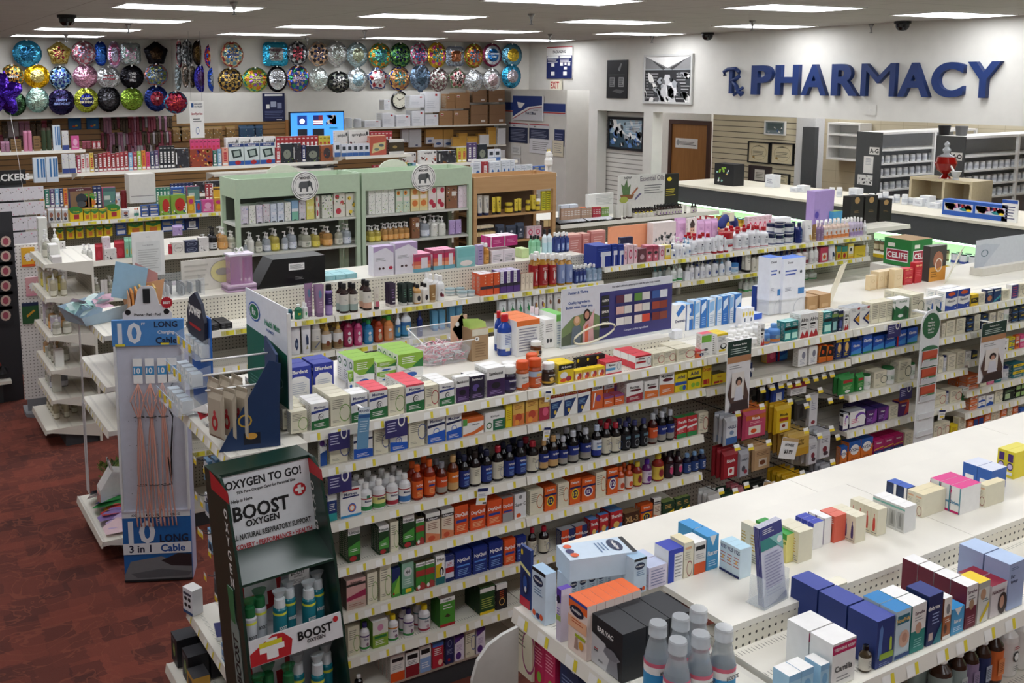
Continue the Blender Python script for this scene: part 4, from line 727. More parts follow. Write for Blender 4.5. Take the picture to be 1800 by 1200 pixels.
SH(3.94, 1.411, 'top cold-aisle shelf', """
511 541 38 crg 1 1 d=.05
497 541 36 crg 2 3 b=.07 d=.05 p=top_cold-aisle_shelf,_behind
547 579 46 mug 1 3
581 616 52 crg 1 4
617 647 50 mug 1 2
649 682 51 mur 1 3
682 711 48 crg
713 746 48 mur 1 4
747 771 40 crr 1 2
772 799 39 mug 1 4
801 825 45 sam
826 852 42 sak 1 2
855 888 50 sam 1 2
890 912 46 jap
888 912 40 jap 1 1 b=.09 p=top_cold-aisle_shelf,_behind
913 934 50 jao
930 950 48 jao 1 1 b=.09 p=top_cold-aisle_shelf,_behind
935 957 50 jab
959 980 38 jak
981 1009 34 air 1 2
1010 1063 17 ail 4
1012 1063 30 aik 3 2 b=.07 d=.012
1064 1093 22 zic 1 3
1116 1145 23 rhi 1 3
1147 1187 22 crr 2 2
1189 1222 22 crr 1 2
1222 1238 13 orb
1232 1252 40 tgw
1259 1279 35 tyw 1 2
1281 1334 22 sal 4 2
1285 1340 24 sal 4 2 b=.16 d=.05 p=top_cold-aisle_shelf,_back
1336 1343 38 whr
1345 1356 26 blo
1358 1376 32 blo
1378 1402 34 tea 2 2
1405 1437 42 whr 2 2
1438 1445 40 crp
1447 1461 38 tea
1461 1472 38 dks 1 2
1473 1481 36 nvp 1 2
1483 1491 34 whr
1493 1527 36 arw 2 2
1531 1571 36 crp 3 2 b=.02
1572 1597 37 flo
1600 1622 40 crd 1 4
1625 1655 28 spw 2
1660 1704 34 nas 2 2
1706 1719 20 yek
1720 1731 20 crp
1733 1745 24 nvo
1746 1759 24 nvt
1761 1774 18 crp
1777 1789 24 nwp
1791 1801 23 crd
""", dep=.25)
SH(3.94, 1.236, 'second cold-aisle shelf', """
563 575 45 mup
580 612 44 crb
621 656 46 mub 1 2
657 683 44 crb
685 717 42 mub 1 2
718 747 50 crb
751 783 48 mul
784 812 46 mul
813 851 30 org 1 2
852 888 33 ecc 1 2
889 900 40 yel
901 922 40 hon 1 2
924 946 42 hon 1 2
947 966 42 ber 1 2
967 1038 46 oht 3 2
1039 1060 42 zco
1061 1079 18 zcs
1061 1079 30 zco 1 1 b=.06 p=second_cold-aisle_shelf,_behind
1080 1097 18 zcs
1071 1090 42 zco 1 1 b=.08 p=second_cold-aisle_shelf,_at_back
1100 1130 34 mum 1 3
1132 1157 31 muk 1 3
1158 1185 44 muk 1 2
1186 1207 32 adv 1 2
1208 1232 34 adk 1 2
1234 1250 42 try d=.03
1252 1276 18 try
1286 1304 22 trw
1305 1322 26 trw
1347 1364 34 ber 1 1 b=.15
1366 1384 26 clr 1 1 b=.15
1402 1418 32 pow
1421 1436 32 pow
1439 1452 30 orp
1453 1464 26 orp
1468 1479 34 nvy
1481 1492 33 nvy
1495 1514 24 cla 1 2
1516 1532 32 cla
1534 1553 26 cla 1 2
1555 1573 26 cla 1 2
1575 1592 28 clr
1594 1612 28 cla
1655 1661 24 crp
1662 1678 27 crp
1680 1696 27 crp 1 2
1698 1711 25 avd 1 1 s=2
1712 1722 27 crp 1 1 s=2
1723 1736 25 avd 1 1 s=2
1738 1749 25 crb
1752 1763 26 crb
1765 1776 29 gbt
1778 1789 27 avd 1 1 s=2
1790 1803 28 avd 1 1 s=2
""")
CATS[0] = 'cough remedy'
SH(3.94, .966, 'third cold-aisle shelf', """
576 593 45 cof
598 636 52 muo 1 3
637 658 50 muw 1 3
659 682 50 muy 1 3
683 704 50 mvr 1 3
705 726 50 mvb 1 3
728 747 60 dqb 1 2
749 769 65 dqb 1 2
771 790 55 dqg 1 2
791 810 62 dqt
811 829 58 nqb 1 2
830 849 60 crx 1 2
850 869 58 nqb 1 2
870 889 60 crt
890 908 56 nqb 1 2
909 930 60 nqb 1 2
931 951 54 crt 1 2
952 967 52 nqt
968 985 55 nqt 1 2
986 1001 50 nqg 1 2
1003 1021 55 nqg 1 2
1025 1043 54 nqg 1 2
1045 1061 56 nqw
1062 1077 56 crt 1 2
1078 1095 52 crt 1 2
1096 1111 50 nqk 1 2
1112 1127 48 nqk 1 2
1128 1142 48 nqk
1144 1159 52 nqo
1160 1174 52 nqg 1 2
1175 1188 52 nqg 1 2
1189 1225 36 thr 2
1227 1244 36 crr
""")
SH(3.94, .743, 'fourth cold-aisle shelf', """
612 634 60 rob 1 3
666 684 50 rob 1 3
686 701 52 crg 1 2
708 729 56 rob 1 2
731 746 46 rog
748 774 50 roc 1 3
776 798 50 roc 1 3
799 823 50 day 1 2
826 854 46 day 1 2
856 882 44 day 1 2
883 902 42 dag 1 2
904 925 44 spc 1 2
931 955 42 cro 1 2
957 978 42 d12 1 2
980 1000 42 cro 1 2
1001 1020 44 d12 1 2
1022 1046 40 d1p 1 2
1047 1065 44 cro 1 2
1067 1086 46 d1p
1087 1101 42 obt
1103 1115 40 obt 1 2
1117 1132 42 ybt 1 2
1134 1149 42 pbt
1153 1171 46 ybt
1173 1187 46 dbt 1 2
1189 1203 42 dbt 1 2
1205 1244 34 bld 3
""")
SH(3.94, .511, 'fifth cold-aisle shelf', """
609 644 52 rop 1 3
646 664 55 crg 1 2
668 688 62 crg 1 2
689 704 50 lun
706 728 55 hrb
731 764 48 rog 2
766 782 50 ttl
783 798 46 wrn
800 829 46 nyq 1 2
831 857 46 nyq 1 2
859 884 46 nyq 1 2
886 906 44 day
908 925 42 nyq
932 946 50 crt
952 968 46 crt
986 1010 32 dn2
1011 1032 32 dn2
1037 1051 36 thf 1 2
1053 1069 40 thf
1072 1094 40 thf 1 2
1097 1123 30 xlb
1125 1147 36 d12
1148 1161 42 roc
1164 1185 30 gns
1187 1212 30 gns 2
""")
SH(3.94, .281, 'sixth cold-aisle shelf', """
612 633 50 crg
636 653 48 kip
655 683 46 lmb 1 3
685 704 46 kid 1 2
713 731 48 kip 1 2
740 760 46 kir 1 2
773 800 50 grn 1 2
843 870 48 dgb 1 3
872 892 44 bkb
1125 1153 40 acs 1 2
1156 1183 38 acs 1 2
1185 1212 38 acs
""")
SH(3.94, .076, 'bottom cold-aisle shelf', """
626 641 30 mad
686 712 46 wor 1 4
713 737 44 wma 1 2
738 758 46 wbl 1 2
760 780 44 brd 1 2
783 798 48 nvb 1 3
799 816 44 prw 1 2
818 835 48 crb 1 3
837 853 44 prw 1 3
""")
CATS[0] = 'allergy remedy'
SH(3.94, .991, 'allergy shelf with green pouches', """
1475 1503 32 gpo 1 2
1505 1519 30 gpo
1521 1533 26 gbt
1535 1558 28 crd 1 2
1560 1577 28 gbt
1578 1600 38 crd 1 2
1601 1610 28 gbt
1649 1657 28 crp
1659 1664 28 nbt
1665 1679 28 crp 1 2
1681 1695 30 crp 1 2
1696 1706 26 wht
1707 1717 24 avd
""")
SH(3.94, .756, 'allergy shelf with violet boxes', """
1481 1490 30 mot
1492 1520 30 mot
1521 1541 25 alg 1 3
1542 1561 25 alg 1 3
1562 1578 24 crp 1 2
1579 1597 26 alo
1641 1662 24 crr
1663 1668 22 nbt
1669 1690 22 crr 1 2
1691 1702 22 gnw
""".replace('gnw', 'flo'))
SH(3.94, .526, 'allergy shelf with pink boxes', """
1476 1488 34 xyz
1490 1533 38 xyz 2
1535 1587 28 ben 3 2
1589 1604 28 crp 1 2
1640 1668 26 crr 2
1670 1683 16 yel
1684 1697 26 crp
""")
SH(3.94, .306, 'lowest allergy shelf', """
1480 1509 36 arw 1 3
1511 1519 28 orn
1521 1531 32 sam
1533 1541 34 cof
1543 1551 34 crp
1553 1572 26 crp 1 2
1574 1586 26 grt
1588 1597 30 grt
1599 1606 30 crp
1608 1621 30 grt
1624 1636 34 pks
1638 1650 34 pks
1652 1668 38 crr
1671 1682 34 pks
1683 1695 22 pnk
""")
CATS[0] = 'stomach remedy'
SH(3.94, 1.036, 'right-hand pain shelf', """
1740 1757 22 crp 2
1760 1772 22 wht
1773 1783 22 adv 1 1 s=2
1784 1791 24 oro
1792 1803 22 pnk
""")
SH(3.94, .821, 'stomach remedy shelf', """
1699 1720 24 oww 1 2 s=2
1722 1734 20 crp
1735 1747 20 pnk 1 1 s=2
1749 1760 18 tel
1764 1776 22 nbt
1779 1800 24 bye 1 1 s=2
""")
SH(3.94, .666, 'antacid shelf', """
1704 1717 24 oww 1 1 s=2
1719 1731 20 whb 1 1 s=2
1733 1746 18 whb
1748 1762 22 crd 1 2
1764 1782 20 bgr
1784 1803 24 gkt 2
""")
SH(3.94, .486, 'fibre shelf', """
1700 1709 26 oro
1710 1718 28 orn
1719 1727 28 orn
1729 1740 30 oro
1741 1756 30 cro 2
1758 1768 30 oro
1770 1778 28 cro
1779 1788 28 oro
1792 1803 20 blb
""")
SH(3.94, .301, 'laxative shelf', """
1697 1718 30 yla
1720 1738 30 yla
1740 1756 28 yla
1758 1780 28 yla 2
1782 1800 24 nbt 2
""")
kinds(r"""
vkl|pale blue rub box|medicine box|box|#d8ecf4|#b8dcea|tV125,.5,.85,.13,N;l.1,.3,.9,.7,#c08080,4;r0,0,1,.08,N;e.5,.5,.1,.06,F|l.1,.1,.9,.9,#9ab,8
civ|yellow and green children's box|medicine box|box|#f0e48c|#2f9a3c|r0,.8,1,1,#3c9a3c;tcitrus,.5,.7,.12,#5a8a20;e.5,.35,.2,.15,#d8c020;l.1,.05,.9,.2,#777,3|l.1,.1,.9,.9,#9a9a80,8
cyi|cream children's box with yellow lines|medicine box|box|C||l.1,.3,.6,.8,#c8a030,6;l.1,.05,.9,.25,#888,3|l.1,.1,.9,.9,#a8a490,9
nww|navy edged white medicine box|medicine box|box|W|#2c3fb0|r0,0,.4,1,#1d3fb0;r0,.85,1,1,#2c3fb0;l.45,.1,.95,.8,#999,7|l.1,.1,.9,.9,#a8a8a0,9
wpu|white medicine box with purple edge|medicine box|box|W||r0,0,.1,1,P;r.9,0,1,1,P;l.2,.1,.85,.9,#999,8|l.1,.1,.9,.9,#a8a8a0,9
cor|coral red medicine box|medicine box|box|#e0644c|#e0705c|e.4,.4,.3,.35,#2c5a50;l.2,.7,.9,.9,W,3|r.05,.05,.95,.8,#e8c8a8;l.1,.1,.9,.75,#a88,8
cpu|cream box with purple bottle picture|medicine box|box|C||p.35 .15,.65 .15,.7 .3,.65 .6,.55 .68,.55 .8,.45 .8,.45 .68,.35 .6,.3 .3,#3a2a6c;l.1,.05,.9,.12,#888,1|l.1,.1,.9,.9,#a8a490,9
cre|cream box with red bottle picture|medicine box|box|C||p.35 .15,.65 .15,.7 .3,.65 .6,.55 .68,.55 .8,.45 .8,.45 .68,.35 .6,.3 .3,#c84030;l.1,.05,.9,.12,#888,1|l.1,.1,.9,.9,#a8a490,9
wte|white box with teal top stripes|medicine box|box|#e4e4e0|W|r0,.85,1,.92,#7fc0b0;r.1,.1,.9,.75,#b8b8b4;p.35 .2,.65 .2,.65 .55,.55 .65,.55 .7,.45 .7,.45 .65,.35 .55,#90908c|l.1,.1,.9,.9,#9a9a98,9
nvw|navy and white medicine box|medicine box|box|#1a2c50|#2c5ab8|r.15,.1,.7,.8,#243a5c;r.75,.0,1,1,W|r.0,0,1,1,W;l.1,.1,.9,.9,#a8a8a0,9
crl|large cream box with red loop|medicine box|box|C|#e8dcb4|r.1,.8,.8,.87,#e0b088;o.6,.25,.3,.22,#8c2c34,.85;l.1,.5,.7,.75,#b0ac98,4|l.1,.05,.5,.95,#a8a490,12;l.55,.05,.95,.95,#a8a490,12
pte|pink and teal sleep box|medicine box|box|W|#e03a8c|r0,0,1,.08,#d01c6c;r0,0,.06,1,#5a2050;r.9,0,1,1,#3a8a9a;p0 .7,.15 .8,0 .9,#d01c6c;tZarbees,.5,.4,.12,#3a8ab0|r0,0,1,.05,#3a7a8c;l.08,.1,.5,.95,#8a8a88,10;l.54,.1,.95,.95,#8a8a88,10
blw|white and royal blue teething box|medicine box|box|#2c60b0|#dfe4f0|r.2,.1,.8,.5,W|r0,0,1,1,#2c60b0;r.03,.04,.97,.95,W;l.08,.1,.92,.9,#9a9a98,12
yep|yellow box with purple and white panels|medicine box|box|#ead830|#ece060|r.2,.6,.8,.9,#4a2a70;e.5,.42,.35,.15,#3a1c60;e.5,.42,.28,.1,#d8c8e8;r.15,.1,.8,.22,W|l.1,.1,.9,.9,#b0a020,6
pdb|pale blue electrolyte box with oval logo|drink mix box|box|#cfe0ee|#a8c8e0|r0,.93,1,1,K;e.45,.78,.38,.1,#16284c;tPedialyte,.45,.78,.07,W,.6;l.2,.5,.8,.66,#5a7aa0,3;e.2,.12,.12,.06,O;e.5,.1,.14,.06,#2c2c60;e.75,.12,.12,.06,O|r0,.0,1,1,#c8d8e4;e.5,.9,.35,.05,#16284c;l.1,.1,.9,.8,#667,14
pdo|orange topped electrolyte box|drink mix box|box|#f0dcd0|#ee6a28|r0,.8,1,1,#ee6a28;r0,.94,1,.99,#2c4fb0;e.45,.78,.38,.1,#1a1c34;tPedialyte,.45,.78,.07,W,.6;r0,.45,1,.66,#f0b890;l.2,.55,.8,.65,#c05020,2;p.35 .1,.55 .1,.5 .35,.4 .3,#b09080;e.72,.22,.12,.08,#e0a030;r.4,.33,.95,.39,#a8b820|r0,.85,1,1,#ee6a28;r0,0,1,.85,#d8d8d4;e.5,.9,.35,.05,#1a1c34;l.1,.05,.9,.8,#555,16
pdp|purple topped electrolyte box|drink mix box|box|#d8d0e0|#5c3ca8|r0,.75,1,1,#5a3ca0;e.45,.8,.35,.08,#1a1c34;r0,.4,1,.5,#a8c060;l.2,.5,.8,.66,#7a5ab0,3|r0,.88,1,1,#5a3ca0;r0,0,1,.88,#d8d8d4;l.1,.05,.9,.8,#666,16
nvs|navy box with pale yellow band|medicine box|box|#16306c|#24407c|p0 .72,1 .62,1 .56,0 .66,#e8e49c;e.5,.4,.35,.2,#0c1c48;e.5,.4,.2,.13,#24509c;e.55,.3,.1,.05,#d8d8d8;r0,0,1,.15,#c02c40;e.2,.9,.1,.05,Y|l.1,.1,.9,.9,#8898c0,10
evc|black and grey ear cleaner box|ear cleaner box|box|#1c1e22|#26282c|p.0 0,.62 .0,.6 .3,.45 .55,0 .62,#c8c8ca;tEAR VAC,.45,.78,.09,W,.6;r.2,.72,.7,.73,S;p.5 .02,.9 .02,.85 .35,.95 .42,.7 .52,.45 .5,.4 .38,.6 .3,#8a8a90;e.65,.42,.22,.11,#78787e;r.1,.33,.22,.35,R;r.1,.29,.22,.31,D;r.25,.12,.4,.16,#888|r0,0,1,1,#2c3a50;r.3,.3,.7,.6,#384a64
cml|white homeopathic box with magenta band|medicine box|box|W|W|r0,.75,1,.95,#c01c5c;tTEETHING RELIEF,.5,.85,.07,W;tCamilia,.5,.4,.14,#444;l.2,.1,.8,.25,#999,2|r0,0,1,1,#f0ecec;l.1,.1,.7,.6,#aaa,5
bbl|pale blue gas drops box|medicine box|box|#a8d0e8|W|r0,.8,1,1,#88b8dc;e.5,.5,.3,.2,#7ab0d8;l.15,.1,.85,.3,#5a80a8,3|r0,0,1,1,#98c4e0;l.1,.2,.8,.7,#6a94b8,5
wrt|navy and lime wart remover box|medicine box|box|#22387c|#3a4aa0|p.1 .2,.3 .2,.35 .8,.25 .9,.15 .8,#5a80c0;p.75 .3,.9 .3,.88 .55,.8 .6,.75 .55,#b8d040;r.2,.15,1,.28,#98b838;l.2,.02,.8,.1,#8090c0,2|r0,0,1,1,#3c68b0;r0,.12,1,1,#5a90c8;r0,.0,1,.12,#1c2c5c
nix|blue baby nose spray box|medicine box|box|#c8dce4|#1c80c0|r.1,.72,.9,.9,#1c6a80;tNoseFrida,.5,.8,.08,F;e.6,.4,.35,.18,#e0b8a0;e.62,.42,.18,.1,#c89880;r0,.02,1,.1,#16407c|r0,0,1,1,#9cb4c0
swm|white and teal swimmer ear box|medicine box|box|#16857c|W|r0,.45,1,1,#ece8e2;tEarache,.55,.82,.07,#553344;e.5,.5,.22,.12,#c8a088;l.2,.65,.8,.76,#999,2;l.2,.1,.8,.3,#8fd0c8,4|r0,0,1,.45,#0f6a64;r0,.45,1,1,#e4e0da
nvd|tall navy ear drops box|medicine box|box|#16285c|#1c2f78|tdebrox,.4,.75,.09,W;l.3,.4,.8,.65,#a0b0d8,4;r.1,.1,.4,.25,#c8b0a8;p.4 .0,1 .0,1 .4,#1c7a88|r0,0,1,1,#0f1e4c
brw|white and copper ear oil box|medicine box|box|#b06a40|W|r0,.55,1,1,#ece6dc;e.55,.72,.25,.13,#888;r0,.0,1,.08,W;e.3,.25,.2,.12,#604030;l.2,.4,.8,.5,W,2|l.1,.1,.9,.9,#d09a78,8
sky|small sky blue ear plug box|medicine box|box|#4a9fd0|#3c9ad8|p.2 1,.8 1,.5 .7,W;tRacer,.5,.5,.14,W;l.15,.1,.85,.3,#d0e8f8,3|r0,0,1,1,#2c84b8
mar|white and maroon earache box|medicine box|box|#6c1830|W|r0,.5,1,1,#e8e4e0;tEarache,.5,.85,.08,#553344;e.5,.55,.22,.12,#a88868;l.2,.65,.8,.78,#777,2;l.15,.1,.85,.3,#c08898,4|r0,.35,1,1,W;e.5,.7,.3,.2,#c8a0b0;e.5,.7,.2,.13,W
yem|white and yellow mullein box|medicine box|box|#dcdcd4|Y|r0,.85,1,1,#b8b8b0;e.4,.7,.25,.14,#c09878;p.2 .1,1 .5,1 .35,.3 0,#e0c828;l.4,.5,.9,.6,#4a6a80,2|l.1,.1,.9,.9,#aaa,8
sin|maroon and white saline rinse box|medicine box|box|#dcd4d4|#8c1c34|r0,.85,1,1,#e8e4e4;tNoxzema,.45,.78,.12,#6a4a50;e.75,.35,.3,.35,#302020;e.7,.4,.15,.2,#c89880|r0,0,1,1,#741428;l.1,.2,.9,.8,#c06a80,6
ear|pale blue ear syringe box|medicine box|box|#a8b8dc|#b8cdea|tEar,.25,.72,.08,#2c3558,.5;tSyringe,.35,.6,.08,#2c3558,.7;l.1,.85,.6,.92,#5a6890,2|r0,0,1,1,#a0b0d0;e.5,.25,.2,.1,#2c4f9c;p.45 .35,.55 .35,.7 .8,.6 .8,W
soa|tall brown castile soap bottle, pale label|soap bottle|bot|#3a2418:g|W|r0,0,1,1.1,#9aa8a4;r.1,.2,.9,.8,#b8c0bc;l.2,.3,.8,.7,#667,6|
sov|tall castile soap bottle, lilac label|soap bottle|bot|#3a2418:g|W|r0,0,1,1.1,#8c7898;r.1,.2,.9,.8,#9a88a8;l.2,.3,.8,.7,#556,6|
son|tall castile soap bottle, navy label|soap bottle|bot|#3a2418:g|W|r0,0,1,1.1,#1c2c5c;r.1,.2,.9,.8,#a8b0c0;l.2,.3,.8,.7,#334,6|
soo|tall castile soap bottle, orange label|soap bottle|bot|#3a2418:g|W|r0,0,1,1.1,#d86a2c;r.1,.2,.9,.8,#e08a50;l.2,.3,.8,.7,#842,6|
sow|tall white shampoo bottle with red lettering|soap bottle|bot|#e4e0da:g|W|e.5,.6,.3,.2,#444;e.5,.6,.22,.14,W;l.2,.85,.8,1,R,2;l.2,.1,.8,.3,#666,3|
bio|clear electrolyte drink bottle, blue label|drink bottle|wide|#b8c0c4:t|#d4d8da:t|r0,0,1,1,#3c9ad0;r0,.9,1,1,#d86a80;r0,.72,1,.9,W;tBIOLYTE,.5,.8,.1,K,.95;p.5 .15,.68 .35,.5 .6,.32 .35,#1a2c50;tIV,.5,.33,.1,W,.4|
vial|small brown dropper bottle with black cap|dropper bottle|bot|#4a3c28:g|K:g|r0,0,1,1,#d8d4c8;l.2,.2,.8,.8,#666,5|
cma|white and magenta allergy box on lower shelf|medicine box|box|C||o.8,.5,.4,.4,#a03a70,.88;l.1,.5,.6,.9,#8a8674,5|.
nvk|navy children's allergy box|medicine box|box|#16285c||tAllergy,.5,.8,.12,#d0d8e8;e.8,.85,.12,.06,F;l.1,.2,.9,.6,#8090c0,6|.
iv|pale lilac diaper rash box|medicine box|box|#e0d8e8|#c8d0e8|l.1,.1,.9,.9,#8a8ab0,6|.
""")
CATS[0] = "children's remedy".replace("'s", '')
DK(1.48, 'back edge of nearest top deck', """
1299 1019 1320 1264 52 vkl 3
1349 1003 1362 1300 62 cyi 3
1381 991 1398 1326 50 civ 3
1402 991 1427 1362 54 cyi 3
1428 967 1446 1396 46 nww 3
1447 958 1460 1418 46 wpu 2
1465 955 1486 1438 46 cor 2
1502 956 1521 1458 46 cpu 4
1541 943 1557 1492 46 cre 4
1588 938 1609 1532 45 wte 4
1592 893 1607 1556 34 nvw 2
1620 911 1661 1592 40 crl 2
1686 906 1722 1632 46 pte 3
1731 893 1765 1716 38 crl 1
1741 865 1768 1690 36 blw 2
1781 843 1815 1750 46 yep 2
""")
SH(2.06, 1.48, 'nearest deck, left corner', """
1113 1136 62 pdb 1 2 d=.05
1140 1172 38 iv 1 2 d=.05
1173 1200 58 nww 1 1 d=.06
1201 1218 62 crl 1 1 d=.06
1219 1240 56 mvx 1 1 d=.06
1241 1262 60 sky 1 2 d=.06
""".replace('mvx', 'wor'), set_=0)
CATS[0] = 'ear care'
SH(1.52, 1.406, 'ear care shelf', """
1537 1569 84 wrt 1 3 d=.09
1570 1597 86 nix 1 2 d=.05
1598 1624 84 swm 1 2 d=.05
1627 1653 88 nvd 1 1 d=.07
1655 1669 72 brw 1 1 d=.05
1670 1693 46 sky 1 1 d=.04
1694 1714 76 mar 1 4 d=.048
1716 1736 72 yem 1 1 d=.06
1739 1767 56 sin 1 2 d=.05
1768 1797 82 ear 1 2 d=.075
1520 1536 44 vial 1 1
1459 1502 78 cml 1 2 d=.07
1440 1456 50 bbl 1 1 d=.05
1384 1428 56 bbl 2 1 d=.05
""")
SH(1.56, 1.131, 'shelf under ear care', """
1652 1680 94 soa 1 2
1682 1703 94 soa 1 2
1704 1724 94 sov 1 2
1726 1745 94 son 1 2
1747 1768 96 soo 1 2
1770 1820 100 sow 2 2
""")
DK(1.396, 'nearest endcap', """
932 1073 937 914 104 nvs 1
958 1101 977 934 90 pdb 1
985 1130 1004 977 92 pdp 1
1031 1164 1125 998 96 pdo 1 6
1093 1203 1215 1038 86 evc 1 3
""")
SH(2.2, 1.396, 'nearest endcap, inner row', """
1000 1080 58 pdb 5 1 d=.06
""", set_=0)
DK(1.1, 'second shelf of nearest endcap', """
935 1200 940 905 96 cma 1
975 1228 1010 936 96 bmg 2
1015 1262 1050 983 96 nvk 1
""")
# boxes and bottles lying or standing in front of the deck
p = at(1030, 1012, z=1.60)
def free(kind, x, y, z, w, h, d, rz, label, rx=0, ry=0):
    o = pack(kind, w, h, d); o.location = (x, y, z); o.rotation_euler = (rx, ry, rz); return tag(o, label, KN[kind][1])
q = at(958, 1003, z=1.565); free('pdb', q.x+.075, q.y+.015, 1.562, .1, .21, .065, -math.pi/2-.25, 'pale blue electrolyte box lying flat on top of the upright ones', rx=-math.pi/2)
proto = pack('bio', .064, .215, .064); fst = True
for i, (px, py, lb) in enumerate([(1157, 1094, 'leftmost'), (1192, 1124, 'front middle'), (1197, 1083, 'back left'), (1228, 1069, 'back right'), (1232, 1113, 'front right'), (1273, 1102, 'rightmost')]):
    a = at(px, py, z=1.396+.215); o = proto if fst else copy_tree(proto); fst = False; o.location = (a.x, a.y, 1.397)
    tag(o, 'clear electrolyte drink bottle with blue label, %s of the six' % lb, 'drink bottle'); o['group'] = 'electrolyte drink bottles on the nearest endcap'
CATS[0] = 'personal care'
kinds(r"""
bun|white and royal blue cologne box, tall|medicine box|box|#eceef6|#3a70d0|tDental,.3,.9,.05,#334;r.08,.68,.6,.71,#2c4fb0;r.08,.6,.55,.63,#2c4fb0;e.8,.65,.05,.04,#234;p.7 .1,.98 .1,.98 .25,.7 .25,#3c80c0;l.1,.2,.4,.3,#889,3|r.05,.66,.8,.69,#2c4fb0;r.05,.58,.7,.61,#2c4fb0;l.1,.8,.6,.88,#667,2
wcb|plain white carton with grey swirl|carton|box|#eceef2||o.9,.2,.4,.5,#c4c8d4,.95|o.5,.5,.2,.3,#c4c8d4,.9
crc|small brown corrugated carton|carton|box|#b08a5c|#c09a6c|r.2,.1,.8,.35,#c8a478|.
bge|slim beige whitening box|medicine box|box|#e6cfa4|#f0dcb8|o.5,.6,.25,.12,#c8a878,.85;r.1,.08,.9,.1,#c8a878|r0,0,1,1,#dcc398
rdc|red hexagonal supplement canister|canister|box|#c0202c|#d83c48|e.3,.85,.22,.05,#f0b080;e.75,.85,.2,.05,#f0b080;l.15,.3,.85,.65,#e0686c,4|r0,0,1,1,#a81824;l.2,.3,.8,.6,#d05058,3
avt|blue and white toothpaste box|medicine box|box|#2c70c0|#8cc0e8|r0,0,.45,1,#e4ecf4;tDove,.7,.5,.2,W;e.4,.75,.3,.12,#e8f0f8|r0,0,1,1,#d4e2f0;l.1,.2,.9,.8,#9ab,5
tpb|upright pale blue and white toothbrush pack|toothbrush pack|box|#e8eef4|#b8d4ec|r.0,0,.25,1,#3c8ad0;p.3 .9,.9 .95,.9 .6,.3 .5,#8cbce8;l.35,.1,.9,.45,#9ab4cc,5|r0,0,1,1,#3c8ad0;p.1 .1,.9 .1,.9 .9,#a8d0f0
tpc|upright bright blue toothbrush pack|toothbrush pack|box|#2c74c4|#a8d0f0|p.1 .5,.9 .7,.9 .95,.1 .8,#dceaf6;l.2,.1,.8,.4,#a8ccec,4|r0,0,1,1,#1c5cac
tpd|white toothpaste carton with blue swirl|toothpaste carton|box|W|#d8e4f0|p.1 .7,.6 1,.95 .9,.3 .55,#2c74c4;p.35 .6,.65 .6,.65 .0,.35 .0,W;tDenstein,.5,.4,.1,N|r0,0,1,1,#16284c;r.3,.1,.7,.9,#3a5a8c
grw|white and green tall carton|medicine box|box|#f0f4ec|#6cc050|r0,.8,1,1,#7cc85c;l.1,.1,.9,.7,#9ab,8|r0,0,1,1,#16284c;r.5,0,1,1,#2f7a4a
ags|white antacid carton with orange top|medicine box|box|#f0f0ee|#e87830|r0,.85,1,1,#e87830;e.6,.5,.3,.2,#dcdcdc;l.1,.1,.9,.8,#889,9|l.1,.1,.9,.8,#99a,10
mwb|blue mouthwash bottle with red cap|mouthwash bottle|bot|#16409c:g|#c01c28:g|r0,.2,1,1,#dfe6f0;l.15,.4,.85,.95,#4a6ab0,7;r.2,.1,.7,.25,#e8e8d0|
wsq|white laundry style bottle|bottle|bot|#e8eaee:g|#f0dce0|r0,0,1,.8,#dfe2ea;l.2,.2,.8,.6,#99a,3|
dkc|dark green tonic bottle, black cap|tonic bottle|bot|#244038:g|#3a3c4c|r0,0,1,.8,#2c7a5c;l.1,.2,.9,.7,#a0d0b8,3|
vmb|small white bottle with amber gummies|supplement jar|jar|#5c3018:g|W|r0,0,1,.7,#cdb8a8;e.3,.4,.2,.3,#e0904c;e.7,.4,.25,.3,#30202c|
blp|low blue and pink strip box|medicine box|low|#1c4fb8|#d8e4f8|r0,0,.6,1,#1c4fb8;r.6,0,1,1,#2c60d0|r0,0,1,1,#e0506c
clb|navy allergy box with letter C|medicine box|box|#14388c|#e4e8f0|tC,.5,.7,.25,#c0d0f0;l.2,.1,.8,.4,#a0b4e0,4|r0,0,1,1,#102c70
bbw|white box with yellow flowers|medicine box|box|#f4f4f8|#e8ecf8|e.3,.7,.18,.14,#f0d860;e.75,.7,.16,.12,#f0d860;e.3,.7,.08,.07,#c8a020;r.4,.3,.6,.5,#506080|e.5,.6,.25,.2,#f0d860
""")
SH(4.2, 1.481, 'cold aisle top deck', """
493 502 58 efd
504 549 54 efd 1 2 d=.07
551 588 54 efd 1 2 d=.07
612 622 30 grb
621 659 46 grb 1 3 d=.06 b=.02
662 697 34 grb 1 3 d=.06 b=.03 s=2
699 745 44 grb 1 4 d=.055 b=.01
938 956 26 vmb
881 905 72 mwb 1 1 b=.1
873 886 70 mwb 1 1 b=.2
907 949 62 ags 1 3 d=.07 b=.06
940 953 60 wsq 1 2 b=.24
957 975 50 wht 1 1 b=.12 d=.1
977 994 58 grw 1 1 b=.1 d=.16
""")
